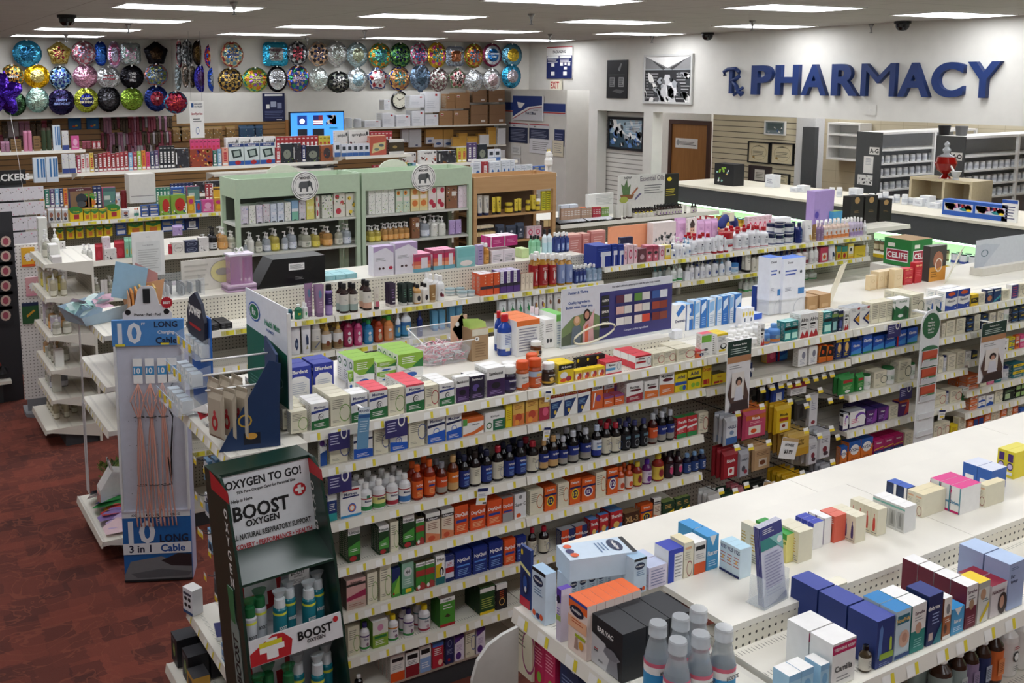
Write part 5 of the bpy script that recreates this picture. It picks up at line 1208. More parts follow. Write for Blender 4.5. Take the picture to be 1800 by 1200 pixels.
SH(4.352, 1.411, 'flat deck by purple sign', """
1185 1205 48 tpd 1 1 b=.07 d=.06
1206 1217 46 avt 1 2 b=.07 d=.05
1218 1230 50 tpb 1 2 b=.07
1231 1241 50 tpc 1 2 b=.07
1242 1256 48 tpb 1 2 b=.07
1257 1268 50 tpb 1 2 b=.07
1269 1279 50 tpc 1 2 b=.07
1280 1289 50 tpb 1 2 b=.07
1290 1302 50 tpc 1 2 b=.07
1256 1300 30 dkc 4 2 b=.32
1303 1325 34 bbw 2 1 b=-.06 d=.05
1302 1340 10 blp 1 2 b=.06 d=.07
1327 1340 46 clb 1 1 b=.2
1341 1353 46 clb 1 1 b=.2
1354 1366 46 avt 1 1 b=.2
1185 1200 14 wcb 1 1 b=-.05 d=.05
1372 1416 36 wcb 1 1 b=.08 d=.12
1350 1370 34 wcb 1 1 b=.1 d=.14
1418 1437 24 crc 1 1 b=.06 d=.14
1440 1460 24 crc 1 1 b=.06 d=.14
""")
a = at(1375, 528, z=1.411); z_ = 1.411+.105
SH(4.43, 1.411, 'upright on white carton', """
1374 1414 72 bun 1 1 z=.107 d=.1 b=-.01
1351 1372 76 bun 1 1 z=.107 d=.1 b=.01
""", set_=0)
SH(4.62, 1.411, 'back of the flat deck', """
1528 1540 26 bge
1543 1586 30 bge 4 1 d=.07
1588 1604 28 rdc 1 1 s=2
1607 1620 36 rdc 1 1
1571 1586 34 bge 1 1 b=-.06
""")
kinds(r"""
poc|dark amber hair bottle, pale label|shampoo bottle|bot|#2a1410:g|#0c0a0c|r0,.0,1,1.15,#e0dccf;r0,0,1,.45,#9fb0a8;l.3,.7,.7,.9,#888,2|
pop|dark amber hair bottle, peach label|shampoo bottle|bot|#2a1410:g|#0c0a0c|r0,.0,1,1.15,#e0dccf;r0,0,1,.4,#d8a890;l.3,.7,.7,.9,#888,2|
pot|cream tube with pink band|lotion tube|tube|#d8d0c0|#1c1214|r0,0,1,.3,#c06070;l.2,.5,.8,.7,#a88,3|
mtb|teal jar of hair paste|hair paste jar|jar|#1f5a68:g|#2c6c78|r0,0,1,.9,#1d4a58|
grs|small green bottle with white cap|shampoo bottle|bot|#1a6a48:g|W|r0,0,1,1,#1f7a50;t20,.5,.6,.3,Y|
wts|small white bottle with white cap|shampoo bottle|bot|#e8eae6:g|W|r0,0,1,.8,#dfe8dc;e.5,.5,.25,.25,#3a9a60|
mvt|metallic mauve stand-up tube|lotion tube|tube|#9a7a98:g|#7c6080|e.5,.7,.3,.15,#6080a0;l.2,.2,.8,.45,#c8b0c8,3|
pvb|black and violet hair spray|spray can|can|#8a70b0:g|#18141c:g|r0,.45,1,1,#2c1c54;r0,0,1,.4,#a890c8;l.2,.5,.8,.8,#c0a8e0,3|
dpt|dark plum stand-up tube|lotion tube|tube|#2c1a34|#c8c0bc|l.2,.3,.8,.8,#8a6aa0,4;l.2,.1,.8,.2,W,1|
dgt|dark green stand-up tube|lotion tube|tube|#16281f|#c8c8c0|l.2,.3,.8,.8,#5a8a6c,4|
cnb|pale bottle with dark circle and black cap|lotion bottle|bot|#c89858:g|#14100f|r0,0,1,1,#e0d4c0;e.5,.45,.35,.3,#282428|
cnw|white bottle with dark circle and black cap|lotion bottle|bot|#e8e4dc:g|#14100f|r0,0,1,1,#eae4da;e.6,.45,.35,.3,#282428|
gdt|amber gold tube with pale cap|lotion tube|tube|#96703c|#c8b48c|l.2,.2,.8,.5,#dcc898,2|
wcb2|tall white bottle with cherry mark|lotion bottle|bot|#f0f0ee:g|W|e.35,.4,.25,.2,#5c1420;e.7,.3,.2,.15,#8c2030;l.2,.7,.8,.85,#888,2|
alj|stacked silver tin|tin|tub|#c0c8ca:g|#98b0b4|r0,.2,1,.7,#d8d8d4|
ors|orange and white razor box|medicine box|box|#e0582c|#ece8e4|r0,0,1,.28,#e0582c;r0,.28,1,.42,#3a3440;r0,.42,1,1,#e8602c;l.7,.5,.9,.95,#f0c0a0,3|.
ops|white, purple and navy razor box|medicine box|box|#4a2c70|#c8c0d8|r0,0,1,.3,#5a3a80;r0,.3,1,.45,#34303c;r.0,.45,.5,1,#e8e6ea;l.1,.5,.4,.9,#99a,5|.
sbx|slim cream and brown soap box|soap box|box|#e8d8c0|#8a4a30|r.1,.1,.9,.85,#efe0c8;o.5,.6,.3,.2,#8a4a30,.9|r0,0,1,1,#7a3c28
drr|large red labelled castile soap bottle|soap bottle|bot|#a87820:g|W|r0,0,1,1.25,#a81c20;e.5,.6,.18,.3,#e8e0d8;l.1,.1,.9,.3,#e0a0a0,3;l.1,.9,.9,1.1,#e8c0b8,2|
drb|large blue labelled castile soap bottle|soap bottle|bot|#a87820:g|W|r0,0,1,1.25,#8a9cc8;e.5,.6,.28,.3,#b8c4e0;l.1,.1,.9,.3,#5a6ca8,3|
drs|small navy labelled castile soap bottle|soap bottle|bot|#28386c:g|W|r0,0,1,1.3,#2a3c80;r.1,.1,.9,.8,#8098c8;l.2,.3,.8,.7,#dfe6f4,4|
drl|small pale blue castile soap bottle|soap bottle|bot|#8098b0:g|W|r0,0,1,1.3,#98b0c8;r.1,.1,.9,.8,#b8c8dc;l.2,.3,.8,.7,#5a6c90,4|
pan|white shampoo bottle with navy shield|shampoo bottle|cup|#e8e8ea:g|#d8d8dc|r0,0,1,1,#eceaea;p.5 .05,.75 .25,.72 .55,.5 .68,.28 .55,.25 .25,#1c3058;e.5,.35,.12,.1,#8090a8|
ptu|white hair tube with navy shield|lotion tube|tube|#ececee|#e8e8ea|p.3 .2,.7 .2,.75 .45,.5 .6,.3 .45,#1c3058;p.2 .05,.6 .05,.5 .2,#b0a878|
pgs|white and bronze hair spray|spray can|can|#d8d4cc:g|#e0dcd4|r0,0,1,.5,#a8a088;p.1 .1,.9 .4,.9 .5,.1 .2,#5a6080;l.3,.6,.7,.8,#889,2|
pmp|clear mist bottle with gold pump|shampoo bottle|spray|#a89070:g|#c8a050:g|r0,0,1,.4,#8c7048;r0,.4,1,1.05,#e8e6e2;e.5,.4,.3,.2,#7a3a20|
hem|magenta hair bottle with hexagon label|shampoo bottle|bot|#8c1c44:g|#18100f|r0,0,1,1.1,#9c2450;e.45,.8,.25,.12,#f0e8ec;p.3 .1,.7 .1,.85 .35,.7 .6,.3 .6,.15 .35,#e0d0d4;r.25,.3,.75,.4,#2a1a20|
hep|pink hair bottle with hexagon label|shampoo bottle|bot|#b83c70:g|#18100f|r0,0,1,1.1,#c04878;e.45,.8,.25,.12,#f0e8ec;p.3 .1,.7 .1,.85 .35,.7 .6,.3 .6,.15 .35,#e8b8cc|
heb|blue hair bottle with green cap|shampoo bottle|bot|#2c7aa8:g|#2c9a50|r0,0,1,1.1,#3c90c0;e.45,.8,.25,.12,#f0f0f0;p.3 .1,.7 .1,.85 .35,.7 .6,.3 .6,.15 .35,#b8c8d0|
hor|red-brown hair bottle, dark cap|shampoo bottle|bot|#9c3a1c:g|#20140f|r0,0,1,1.1,#b84c28;e.45,.8,.25,.12,#f0f0f0;p.3 .1,.7 .1,.85 .35,.7 .6,.3 .6,.15 .35,#c8b090|
heo|peach hair bottle with green cap|shampoo bottle|bot|#d88a50:g|#3cb048|r0,0,1,1.1,#dc9460;e.45,.8,.25,.12,#f0f0f0;p.3 .1,.7 .1,.85 .35,.7 .6,.3 .6,.15 .35,#c8a890|
wbc|tall white bottle with blue label|lotion bottle|bot|#e8ecf0:g|#d8dce0|r0,0,1,1,#4a98c8;r0,.75,1,1,#3a70a8;e.5,.6,.35,.2,#d0d0a0;r0,0,1,.15,#1c5a6c|
tms|silver and green mint tube|lotion tube|tube|#e4e8e6|#3a9a6c|p.5 .35,.9 .55,.65 .6,.5 .8,.35 .6,.1 .55,#2c8a50;l.2,.8,.8,.9,#777,2|
tmf|white tube with dark fruit picture|lotion tube|tube|#e8e6e0|#a890b8|e.4,.6,.25,.15,#6c2040;e.65,.55,.2,.12,#e0b840;r0,0,1,.25,#b8a0c8;l.2,.8,.8,.9,#777,2|
tmn|white tube with brown nut picture|lotion tube|tube|#e8e6e0|#c8c878|e.5,.65,.3,.12,#7a4a28;r0,0,1,.3,#c8cc80;l.2,.8,.8,.9,#777,2|
blt|light blue lotion tube|lotion tube|tube|#6ab0d8|#3c80b8||
dkb|white lotion bottle, navy pump|lotion bottle|pump|#e8eaec:g|#1a2c6c|r0,0,1,.9,#e8eaec;e.5,.4,.3,.2,#4a5a90;l.2,.6,.8,.8,#778,3|
whp|white pump lotion bottle|lotion bottle|pump|#f0f0f0:g|W|r0,0,1,.8,#e4e6ec;l.2,.2,.8,.8,#889,5|
grp|white and green pump lotion bottle|lotion bottle|pump|#e8ece8:g|#c8d8c8|r0,0,1,.25,#3a9a50;l.2,.4,.8,.8,#8a9,4|
tlp|white pump bottle with teal pump|lotion bottle|pump|#e4eef0:g|#58a0a8|l.2,.3,.8,.8,#8aa,3|
lbp|white pump bottle with pale blue pump|lotion bottle|pump|#f0f2f4:g|#7aa8c8|r0,.2,1,.8,#e0e8f0;e.5,.5,.25,.2,#4a6aa0;l.2,.05,.8,.15,#889,1|
bjr|white cream jar with blue lid|cream jar|tub|#dfe4ea:g|#3c80c0|r0,.2,1,.8,#a8c8e0;l.2,.3,.8,.6,#557,2|
nvl|navy lotion bottle|lotion bottle|bot|#16286c:g|#101c4c|l.2,.3,.8,.7,#8090c0,3|
gwb|ivory lotion bottle with dark lettering|lotion bottle|bot|#e0dccc:g|#2a2420|r.1,.2,.9,.5,#c8c4b4;l.2,.25,.8,.45,#443,2|
wtl|tall ivory lotion tube|lotion tube|tube|#e4e0d4|#1c1a18|l.2,.4,.8,.8,#887,4|
eul|large white lotion bottle, red cap|lotion bottle|bot|#ecedf0:g|#b01828:g|r0,0,1,1,#eaecf0;e.5,.9,.2,.08,#445;l.15,.3,.85,.75,#6a7080,4;r0,0,1,.06,#b01828|
eus|white lotion tube standing on red cap|lotion tube|tube|#ecedf0|#a01424|l.15,.3,.85,.8,#777,5|
euj|white cream jar with wide red lid|cream jar|tub|#ecedf0:g|#b01828:g|r0,.3,1,.5,#a82030;l.2,.55,.8,.9,#667,3|
nvj|white cream tub with navy lid|cream jar|tub|#eceef0:g|#1a2448:g|r0,.1,1,.3,#2c3c70;l.2,.4,.8,.9,#667,4|
cle|white skin care tube with flower|lotion tube|tube|#f0eeec|#e8e6e4|r.3,.0,.7,.3,#c8a868;l.2,.6,.8,.85,#888,3|
orf|white oil bottle with orange flower|body wash|bot|#e8d0c0:g|W|r0,0,1,.35,#e08848;e.5,.6,.3,.2,#d87830;r0,.35,1,1,#efe8e4|
vof|white bottle with violet fruit|body wash|bot|#d8cce0:g|W|r0,0,1,.4,#a890c0;e.5,.65,.3,.18,#3c2448;e.6,.6,.2,.1,F|
pvc|clear mauve rinse bottle|body wash|bot|#9a80a0:g|#c0b0c4|r0,0,1,1,#8c7494;l.2,.3,.8,.7,#c8b8cc,3|
nvx|large navy body wash carton|medicine box|box|#14308c|#1c3c9c|r.35,.0,.6,.7,#d8dce8;r.3,.5,1,.7,#e0e4ee;l.1,.7,.9,.9,#3a58b0,2|r0,0,1,1,#10287c
pkb|pink and white skin care box|medicine box|box|#e8c8d0|#f0e4e8|o.5,.5,.3,.25,#d04868,.6;l.2,.8,.8,.95,#a88,2|.
rsb|rose coloured skin care box|medicine box|box|#c86878|#d88a98|e.5,.55,.35,.1,#2c2c2c;e.5,.3,.2,.1,#f0d0d8;r0,.75,1,.95,#a84058|.
bsr|burgundy small skin box|medicine box|box|#6c3c44|#98707c|e.5,.4,.3,.2,#c0a0a8|.
ylb|yellow and white skin box|medicine box|box|#ecd868|#f0e8b0|r.1,.3,.9,.8,#f0ecdc;e.5,.6,.2,.12,#2c2c2c;r0,0,1,.15,#e0b030|.
nvt2|navy wipes pack|medicine box|box|#1c2448|#2a3460|l.1,.3,.9,.7,#8a94b8,3|.
mhb|maroon and white hand lotion|lotion bottle|pump|#e4dcd8:g|#6c1c2c|r0,0,1,.4,#803040;l.2,.5,.8,.8,#988,3|
wsp|white spray bottle|bottle|spray|#f0f0ee:g|W|r0,0,1,.5,#d8d4d4;l.2,.1,.8,.4,#554,3|
pgb|pink and gold gel box|medicine box|box|#c83c5c|#a82c48|r.25,.1,.85,.6,#e8e0d0;e.55,.35,.2,.15,O|.
ygx|yellow and green tea box|medicine box|box|#d8b830|#2c7a60|r0,.6,1,1,#3a8a78;e.5,.3,.25,.2,R|.
ytr|yellow open counter tray|display tray|box|#dcc030|#5a4c20|r0,.0,1,.4,#e6cc38;l.2,.1,.8,.3,#6a5a10,2|.
""")
# lower-left section
SH(6.33, 1.301, 'upper hair care shelf', """
502 517 16 mtb 1 1 s=2 b=.03
520 533 26 grs
534 543 27 wts 1 2
537 552 58 mvt 1 1 b=.05
556 572 56 mvt 1 2
574 587 55 pvb
600 616 52 poc 1 2
617 632 50 poc 1 2
641 656 52 pop 1 2
658 669 38 pot
685 698 42 dpt 1 3
707 728 38 dgt 2 3
730 743 34 cnb 1 2
744 755 34 cnw 1 2
756 768 30 gdt
754 766 42 wcb2 1 2 b=.12 d=.06
770 784 44 wcb2 1 2
787 804 12 alj 1 1 s=2 b=.12
805 820 12 alj 1 1 s=2 b=.1
810 838 10 alj 2 1 b=.02
844 867 38 ors 2 2 d=.06
868 878 38 ors
879 914 38 ops 3 2 d=.06
916 937 30 sbx 3 1
938 948 60 drr 1 2
949 967 60 drr 1 2
968 981 56 drr 1 2
983 996 54 drb 1 2
997 1009 52 drb 1 2
1011 1032 30 drs 3 2
1033 1060 30 drl 3 2
""", dep=.24)
SH(6.33, 1.051, 'lower hair care shelf', """
496 511 50 pan 1 2
513 531 52 pan 1 2
531 549 56 ptu
550 567 50 pgs
568 586 46 pmp 1 3
589 606 46 pmp 1 3
607 623 52 hem 1 2
625 640 48 hep 1 2
643 659 42 heb 1 2
661 676 46 hor 1 2
678 695 44 heo 1 2
697 706 48 wbc 1 1
708 726 52 wbc 1 1
735 745 44 nvl
760 785 34 blt 2 2 b=.1
790 815 40 blt 2 2 b=.1
878 892 40 tms 1 2
894 908 42 tms 1 2
909 922 42 tms 1 2
923 936 42 tms 1 2
938 948 42 tmf 1 2
949 961 42 tmf 1 2
963 973 42 tmn 1 2
975 990 40 tmn 1 2
""")
SH(6.33, 1.411, 'upper skin care shelf', """
1047 1074 38 nvx 1 1 d=.16
1075 1085 38 nvx
1086 1096 36 nvx
1097 1102 32 pkb 1 2
1103 1113 34 pkb 1 2
1090 1112 40 nvt2 2 1 b=.16
1114 1120 32 pkb
1122 1135 24 bsr 1 2
1136 1147 28 rsb 1 2
1148 1157 27 rsb 1 2
1159 1168 25 pkb 1 2
1169 1179 25 ylb 1 2
1180 1189 24 dkb 1 2
1190 1200 36 whp 1 2
1201 1206 26 dkb
1208 1216 32 lbp 1 2
1218 1227 34 eul 1 3
1228 1240 36 eul 1 3
1242 1253 36 eul 1 2
1254 1262 28 eus 1 2
1263 1273 30 eus 1 2
1274 1282 26 eus 1 2
1273 1293 34 euj 1 1
1294 1305 36 eul 1 3
1306 1319 38 eul 1 3
1321 1338 40 eul 2 3
1340 1354 36 eul 1 2
1355 1367 22 nvj 1 1
1368 1382 36 nvj 1 2 s=2
1384 1399 36 nvj 1 2 s=2
1403 1413 36 nvl 1 2
1414 1428 38 cle 1 2
1429 1436 30 gdt
1437 1449 32 pvc 2
1450 1464 32 orf 2 3
1466 1494 32 orf 4 3
1496 1518 32 vof 4 3
1519 1525 26 wsp
""")
SH(6.33, 1.201, 'lower skin care shelf', """
1150 1176 22 tlp 3 1 b=.15
1182 1192 30 grp 1 2
1193 1202 34 grp 1 2
1204 1213 16 wcb
1214 1222 32 whp 1 2
1224 1232 32 dkb 1 2
1233 1241 32 whp 1 2
1242 1252 34 dkb 1 2
1254 1265 34 dkb 1 2
1267 1276 30 lbp 1 2
1278 1288 36 lbp 1 2
1289 1301 18 bjr
1291 1307 34 nvl 2 2 b=.1
1310 1321 36 wtl 1 2
1323 1347 30 gwb 3 2
1372 1400 30 dkb 3 3
1402 1424 32 mhb 2 3
1425 1440 32 wsp 2 2
1441 1455 26 pgb 1 2
1457 1469 28 ptu
1470 1478 24 ygx 1 2
1479 1489 22 ygx 1 2
1490 1500 26 ylb
1501 1521 20 ytr
1523 1528 24 wsp 1 2
""")
SH(6.33, .981, 'shelf behind blue packs', """
1310 1345 26 grp 4 2 b=.1
1380 1440 20 grp 4 1 b=.2
""")
def inpart(mb, name, par): return mb.obj(name, par)
def boardx(x, y0p, y1p, z0, z1, name, label, cat, base, spec, t=.008, split=None):
    """board in a plane of constant x, facing -x; y0p = near pixel, y1p = far pixel"""
    yn, yf = y0p, y1p; m = MB().box((x, yn, z0), (x+t, yf, z1), base)
    art(m, spec, lambda u, v, k: (x-.0008*k, yf-u*(yf-yn), z0+v*(z1-z0)), yf-yn, z1-z0); return tag(m.obj(name), label, cat)
TG = mat('#f4f3ee')
def hook(x, y0, y1, z, label, grp, west=False):
    """peg hook: rod from the panel (y1) to the front (y0) with a tilted price tag"""
    e = empty('peg_hook', (x, y1, z)); tag(e, label, 'peg hook', grp); L = y1-y0
    MB().tube([(0, 0, -.01), (0, -.01, 0), (0, -L+.02, .008), (0, -L, .02)], .0025, mat('#55555a', 'x'), n=5).obj('rod', e)
    t = MB(); a, b = .021, .016; V = lambda u, v: (u*a, -L-.012+v*.006, .02+v*b)
    t.add([V(-1, -1), V(1, -1), V(1, 1), V(-1, 1)], [(0, 1, 2, 3)], TG); t.add([(p[0], p[1]-.0008, p[2]) for p in (V(-1, -1), V(1, -1), V(1, -.1), V(-1, -.1))], [(0, 1, 2, 3)], 'Y')
    t.add([(p[0], p[1]+.001, p[2]) for p in (V(-1, -1), V(-1, 1), V(1, 1), V(1, -1))], [(0, 1, 2, 3)], TG); t.obj('price_tag', e); return e
kinds(r"""
rpk|pink herbal drop bag|sweet bag|bag|#c84868|#d87a30|r0,.8,1,1,#d06a2c;tRicola,.5,.85,.14,W;r.15,.15,.75,.5,#f0e8d8;e.4,.3,.15,.1,O;l.2,.6,.8,.72,#f8c0c8,2
ryl|yellow herbal drop bag|sweet bag|bag|#e0b818|#d8a810|tRicola,.5,.78,.14,K;r.25,.1,.8,.42,#f0e8d8;e.5,.28,.12,.08,#8c3020;r.2,.5,.8,.64,#a83420
rrd|red herbal drop bag|sweet bag|bag|#a01c28|#8c1820|tRicola,.5,.75,.15,W;r.3,.1,.75,.45,#f0e8e0;e.5,.3,.12,.1,#c02030
wbg|white and blue lozenge bag|sweet bag|bag|#dcdfe4|#b8bcc4|r0,0,1,.3,#3a68a8;tHALLS,.5,.75,.14,#2c3c5c;e.5,.5,.2,.1,#7a90b0
gbg|grey lozenge bag|sweet bag|bag|#b8bac0|#a0a2a8|tLuden's,.5,.78,.13,#34343c;e.4,.35,.22,.14,#4c4c54;e.65,.2,.2,.1,#a03040
wht2|white cough drop bag, red fruit|sweet bag|bag|#d4d4d6|#c8c8cc|l.15,.7,.85,.9,#50505c,3;e.5,.4,.22,.14,#7c2030;e.6,.2,.25,.1,#403038
tan|tan caramel drop bag|sweet bag|bag|#c8a478|#c09a68|l.1,.7,.9,.92,#7a5a38,3;r.25,.15,.8,.55,#e8dcc8;e.5,.35,.2,.12,#7a4020
hny|yellow honey lemon bag|sweet bag|bag|#d8b050|#e0c070|tHONEY,.5,.8,.14,#5c4410;tLEMON,.5,.62,.14,#5c4410;r0,0,1,.4,#c89828
grb2|dark green mint bag|sweet bag|bag|#174a30|#0f3824|e.5,.6,.25,.15,#c8d8a0;l.2,.35,.8,.5,#8cc0a0,2;e.5,.15,.15,.08,#e0b040
bkg|black bag with white leaf mark|sweet bag|bag|#15201c|#101814|e.4,.25,.2,.12,#b8c8a8;e.65,.15,.15,.1,#b8c8a8;l.2,.6,.8,.75,#708878,2
pdt|pink spotted bag|sweet bag|bag|#c07078|#a85860|f0,0,1,1,WUR,22;e.5,.25,.2,.15,#a01830
mrn|dark maroon bag|sweet bag|bag|#5c1824|#48101c|l.2,.3,.8,.6,#c08890,3
yor|white and amber bag|sweet bag|bag|#dcdcd8|#c8c8c4|r0,0,1,.4,#d89a38;e.5,.75,.3,.15,#a8a8a0
bpo|blue tissue pack|hanging pack|bag|#1c3f90|#16347c|r.25,.1,.75,.7,#e0e4ec
rwp|white and red hanging card|hanging pack|box|#dfdcd8|W|r0,.5,1,.9,#a83038;tBLISTEX,.5,.7,.14,W;l.1,.1,.9,.4,#888,3
blk|clear blister with black item|hanging pack|bag|#3c3c38|#7a7a60|p.2 .1,.7 .2,.6 .8,.3 .7,#141414
twh|tall white hanging card|hanging pack|box|#d8d8da|W|tL,.3,.8,.08,D;e.5,.12,.25,.06,#8c2c38;l.2,.5,.8,.75,#99a,4
""")
HK = []
def hang(y, ytop_off, txt, phrase):
    for ln in txt.strip().split('\n'):
        f = ln.split(); x0, x1, t, b = map(float, f[:4]); kind = f[4]; n = int(f[5]) if len(f) > 5 else 1; yy = y+(float(f[6]) if len(f) > 6 else 0)
        a = at(x0, (t+b)/2, y=yy).x; c = at(x1, (t+b)/2, y=yy).x; z1 = szh(t, a, yy); z0 = szh(b, a, yy); h = (z1-z0)/1.08
        d = .03 if KN[kind][2] == 'bag' else .008
        lay(kind, c-a, h, d, 1, n, 1, phrase, lambda i, j, s: ((a+c)/2, yy+d/2+j*d*1.2, z0, 0))
        HK.append(1)
        hook((a+c)/2, yy-.03, 4.368, z1+.002, 'wire hook holding %s, hook %s' % (KN[kind][0], ORD[len(HK)]), 'wire hooks on the pegboard bay')
hang(4.0, 0, """
1290 1310 682 702 blk 2 .12
1312 1330 680 700 blk 2 .12
1335 1352 684 708 blk 2 .1
1358 1380 678 712 bpo 2 .05
1390 1417 670 696 rwp 3 .02
1275 1297 732 786 wbg 3
1308 1348 722 776 rpk 4
1363 1392 712 766 ryl 5
1400 1419 704 742 blk 2
1423 1437 690 750 twh 3
1271 1298 792 846 rrd 3 -.02
1300 1317 790 842 gbg 3
1325 1355 784 831 tan 4
1387 1424 764 808 hny 5
1421 1437 770 820 wht2 3
1440 1460 758 810 wht2 3
1246 1267 868 936 yor 3 -.03
1270 1293 868 932 grb2 3 -.02
1295 1308 856 906 pdt 3
1311 1325 862 908 bkg 3
1331 1364 858 914 bkg 4 -.02
1384 1414 838 888 ryl 5
1417 1430 844 880 mrn 3
1431 1443 838 872 gbg 3
1444 1460 816 866 gbg 3
""", 'on the pegboard bay')
for i, (x, y, ln) in enumerate(((1296, 692, 1), (1338, 684, 1), (1355, 680, 1), (1370, 676, 1), (1385, 675, 1), (1400, 672, 1), (1416, 668, 1), (1431, 664, 1), (1446, 660, 1), (1460, 657, 1), (1457, 703, 1), (1476, 695, 1), (1415, 712, 1), (1470, 767, 1), (1467, 825, 1))):
    p = at(x, y, y=3.99); hook(p.x, 3.99, 4.368, p.z-.02, 'empty wire hook with yellow price tag under the second shelf, %s along' % ORD[i], 'empty wire hooks under the second shelf')
def card(px0, py0, px1, py1, y, ang, name, label, cat, base, spec, t=.002, off=0):
    """small card facing the aisle, tilted by ang degrees in its own plane"""
    a = at(px0, py0, y=y); b = at(px1, py1, y=y); w, h = b.x-a.x, a.z-b.z
    m = MB().box((-w/2, -t, -h/2), (w/2, 0, h/2), base); art(m, spec, lambda u, v, k: (-w/2+u*w, -t-.0006*k, -h/2+v*h), w, h)
    m.box((-.008, 0, h/2-.012), (.008, 3.946-y if y < 3.946 else .01, h/2-.006), 'W')
    o = m.obj(name); o.location = ((a.x+b.x)/2, y, (a.z+b.z)/2); o.rotation_euler.y = R(ang); return tag(o, label, cat)
card(1372, 774, 1400, 802, 3.9, 15, 'price_card', 'white 3.99 dollar price card beside the yellow honey lemon bags', 'price card', 'W', 'r0,.85,1,1,#c8a878;tHONEES,.5,.68,.13,D;t$3.99,.5,.35,.22,K')
card(1337, 854, 1374, 894, 3.88, 15, 'price_card', 'white 3.99 dollar price card among the dark green mint bags', 'price card', 'W', 'r0,.85,1,1,#c8a878;tHONEES,.5,.68,.13,D;t$3.99,.5,.35,.22,K')
# hanging shelf talkers
for (x0, y0, x1, y1, y, lb) in ((958, 688, 967, 705, 3.925, 'under the top shelf at the first seam'), (955, 752, 966, 772, 3.925, 'under the second shelf at the first seam'), (838, 860, 856, 884, 3.925, 'hanging below the bottle shelf, left'), (1650, 722, 1660, 736, 3.925, 'right of the green organiser strip')):
    card(x0, y0, x1, y1, y, 8, 'shelf_talker', 'small white and navy price slip %s' % lb, 'price slip', 'W', 'r0,.8,1,1,N;r.2,.25,.8,.4,Y;r.6,.05,.95,.15,K;l.1,.5,.9,.7,#aab,2')
FT = 'r0,0,1,1,#35306c;l.08,.3,.5,.9,#c8c8e0,4;o.72,.9,.16,.35,W,.7'
for (x0, y0, x1, y1, lb) in ((577, 762, 615, 786, 'below the top shelf at far left'), (677, 740, 716, 764, 'below the top shelf near the light blue flag'), (576, 838, 618, 860, 'below the second shelf at far left'), (1561, 572, 1582, 590, 'above the bright blue allergy boxes'), (1582, 683, 1602, 699, 'above the violet allergy boxes'), (1584, 800, 1604, 817, 'below the pink allergy boxes')):
    card(x0, y0, x1, y1, 3.93, 0, 'shelf_flag', 'navy compare-ingredients flag with white loop %s' % lb, 'shelf flag', '#35306c', FT)
card(628, 718, 649, 786, 3.87, 4, 'shelf_flag', 'pale blue mucus relief flag sticking out of the top shelf', 'shelf flag', '#6a9cc0', 'r0,.85,1,1,#e8f0f4;tMUCINEX,.5,.92,.06,#1c3c6c;r0,.75,1,.83,#2c5c94;l.15,.4,.85,.7,#c8e0ec,5')
FM = 'r0,.78,1,1,#12342c;tFood Lover Market,.5,.94,.025,W;l.12,.81,.9,.9,#c8d8d0,3;r0,.69,1,.78,#b8845c;l.1,.6,.6,.66,#999,2;p.05 .25,.3 .0,.9 .02,.95 .2,.7 .5,.2 .5,#584038;r.2,.2,.72,.55,#e8e0d8;e.5,.42,.14,.06,#2c1c1c;e.5,.4,.08,.04,#c89880;p.3 .15,.7 .15,.62 .34,.38 .34,#dcdce4;p.1 .0,.95 .0,.9 .15,.2 .12,#3c2c2c'
card(1279, 601, 1315, 716, 3.85, 0, 'shelf_sign', 'dark green and white vertical sign at the pegboard bay', 'shelf sign', '#e8e6e6', FM, t=.004)
card(1726, 570, 1761, 663, 3.85, 0, 'shelf_sign', 'dark green and white vertical sign among the pain relief boxes', 'shelf sign', '#e8e6e6', FM, t=.004)
# long white card organiser
a = at(1640, 545, y=3.82); e = empty('card_organiser', (at(1622, 780, y=3.82).x, 3.82, szh(786, a.x, 3.82))); tag(e, 'long white hanging strip of card pockets with green round top', 'card holder')
x0, x1 = at(1604, 700, y=3.82).x+.02, at(1652, 700, y=3.82).x; zt = szh(545, a.x, 3.82); zb_ = e.location.z; cx = e.location.x; w = .19; H_ = zt-zb_
m = MB().box((-w/2, 0, 0), (w/2, .006, H_-.09), '#e8eaea'); m.prism([(w/2*math.cos(t*math.pi/12), H_-.09+w/2*math.sin(t*math.pi/12)) for t in range(13)], 0, .006, '#e8eaea', axis='y'); m.box((-.02, .006, H_-.03), (.02, .124, H_-.02), 'W'); m.obj('strip', e)
m = MB(); n = 24; m.add([(w*.46*math.cos(2*math.pi*i/n), -.001, H_-.1+w*.44*math.sin(2*math.pi*i/n)) for i in range(n)], [tuple(range(n))], '#2f6a44')
for i, s_ in enumerate(('To', 'Purchase', 'Please Bring', 'Card To', 'Pharmacy')): m.text(s_, 'W', (0, -.002, H_-.055-.022*i), (1, 0, 0), (0, 0, 1), .014)
m.obj('round_header', e)
for i in range(7):
    z = H_-.36-i*.115
    p = MB().box((-w*.42, -.012, z), (w*.42, -.009, z+.035), mat('#f4f6f6', 't')); p.box((-w*.42, -.012, z), (w*.42, 0, z+.003), 'W'); pk = p.obj('pocket', e)
    if i < 3:
        c = MB().box((-w*.38, -.007, z+.003), (w*.38, -.004, z+.1), '#b8482c'); P = lambda u, v, k: (-w*.38+u*w*.76, -.007-.0005*k, z+.003+v*.097)
        art(c, 'r0,0,1,.45,#4a7a50;r0,0,.5,.42,#c8ccc8;b.05,.05,.45,.36;p0 .5,1 .7,1 1,0 1,#c8583c', P, w*.76, .097); c.obj('gift_card', e)
        g = MB(); g.add([(w*.44*math.cos(t*math.pi/10), -.0035, z+.105+.028*math.sin(t*math.pi/10)) for t in range(11)], [tuple(range(11))], '#3c7450'); g.obj('divider', e)
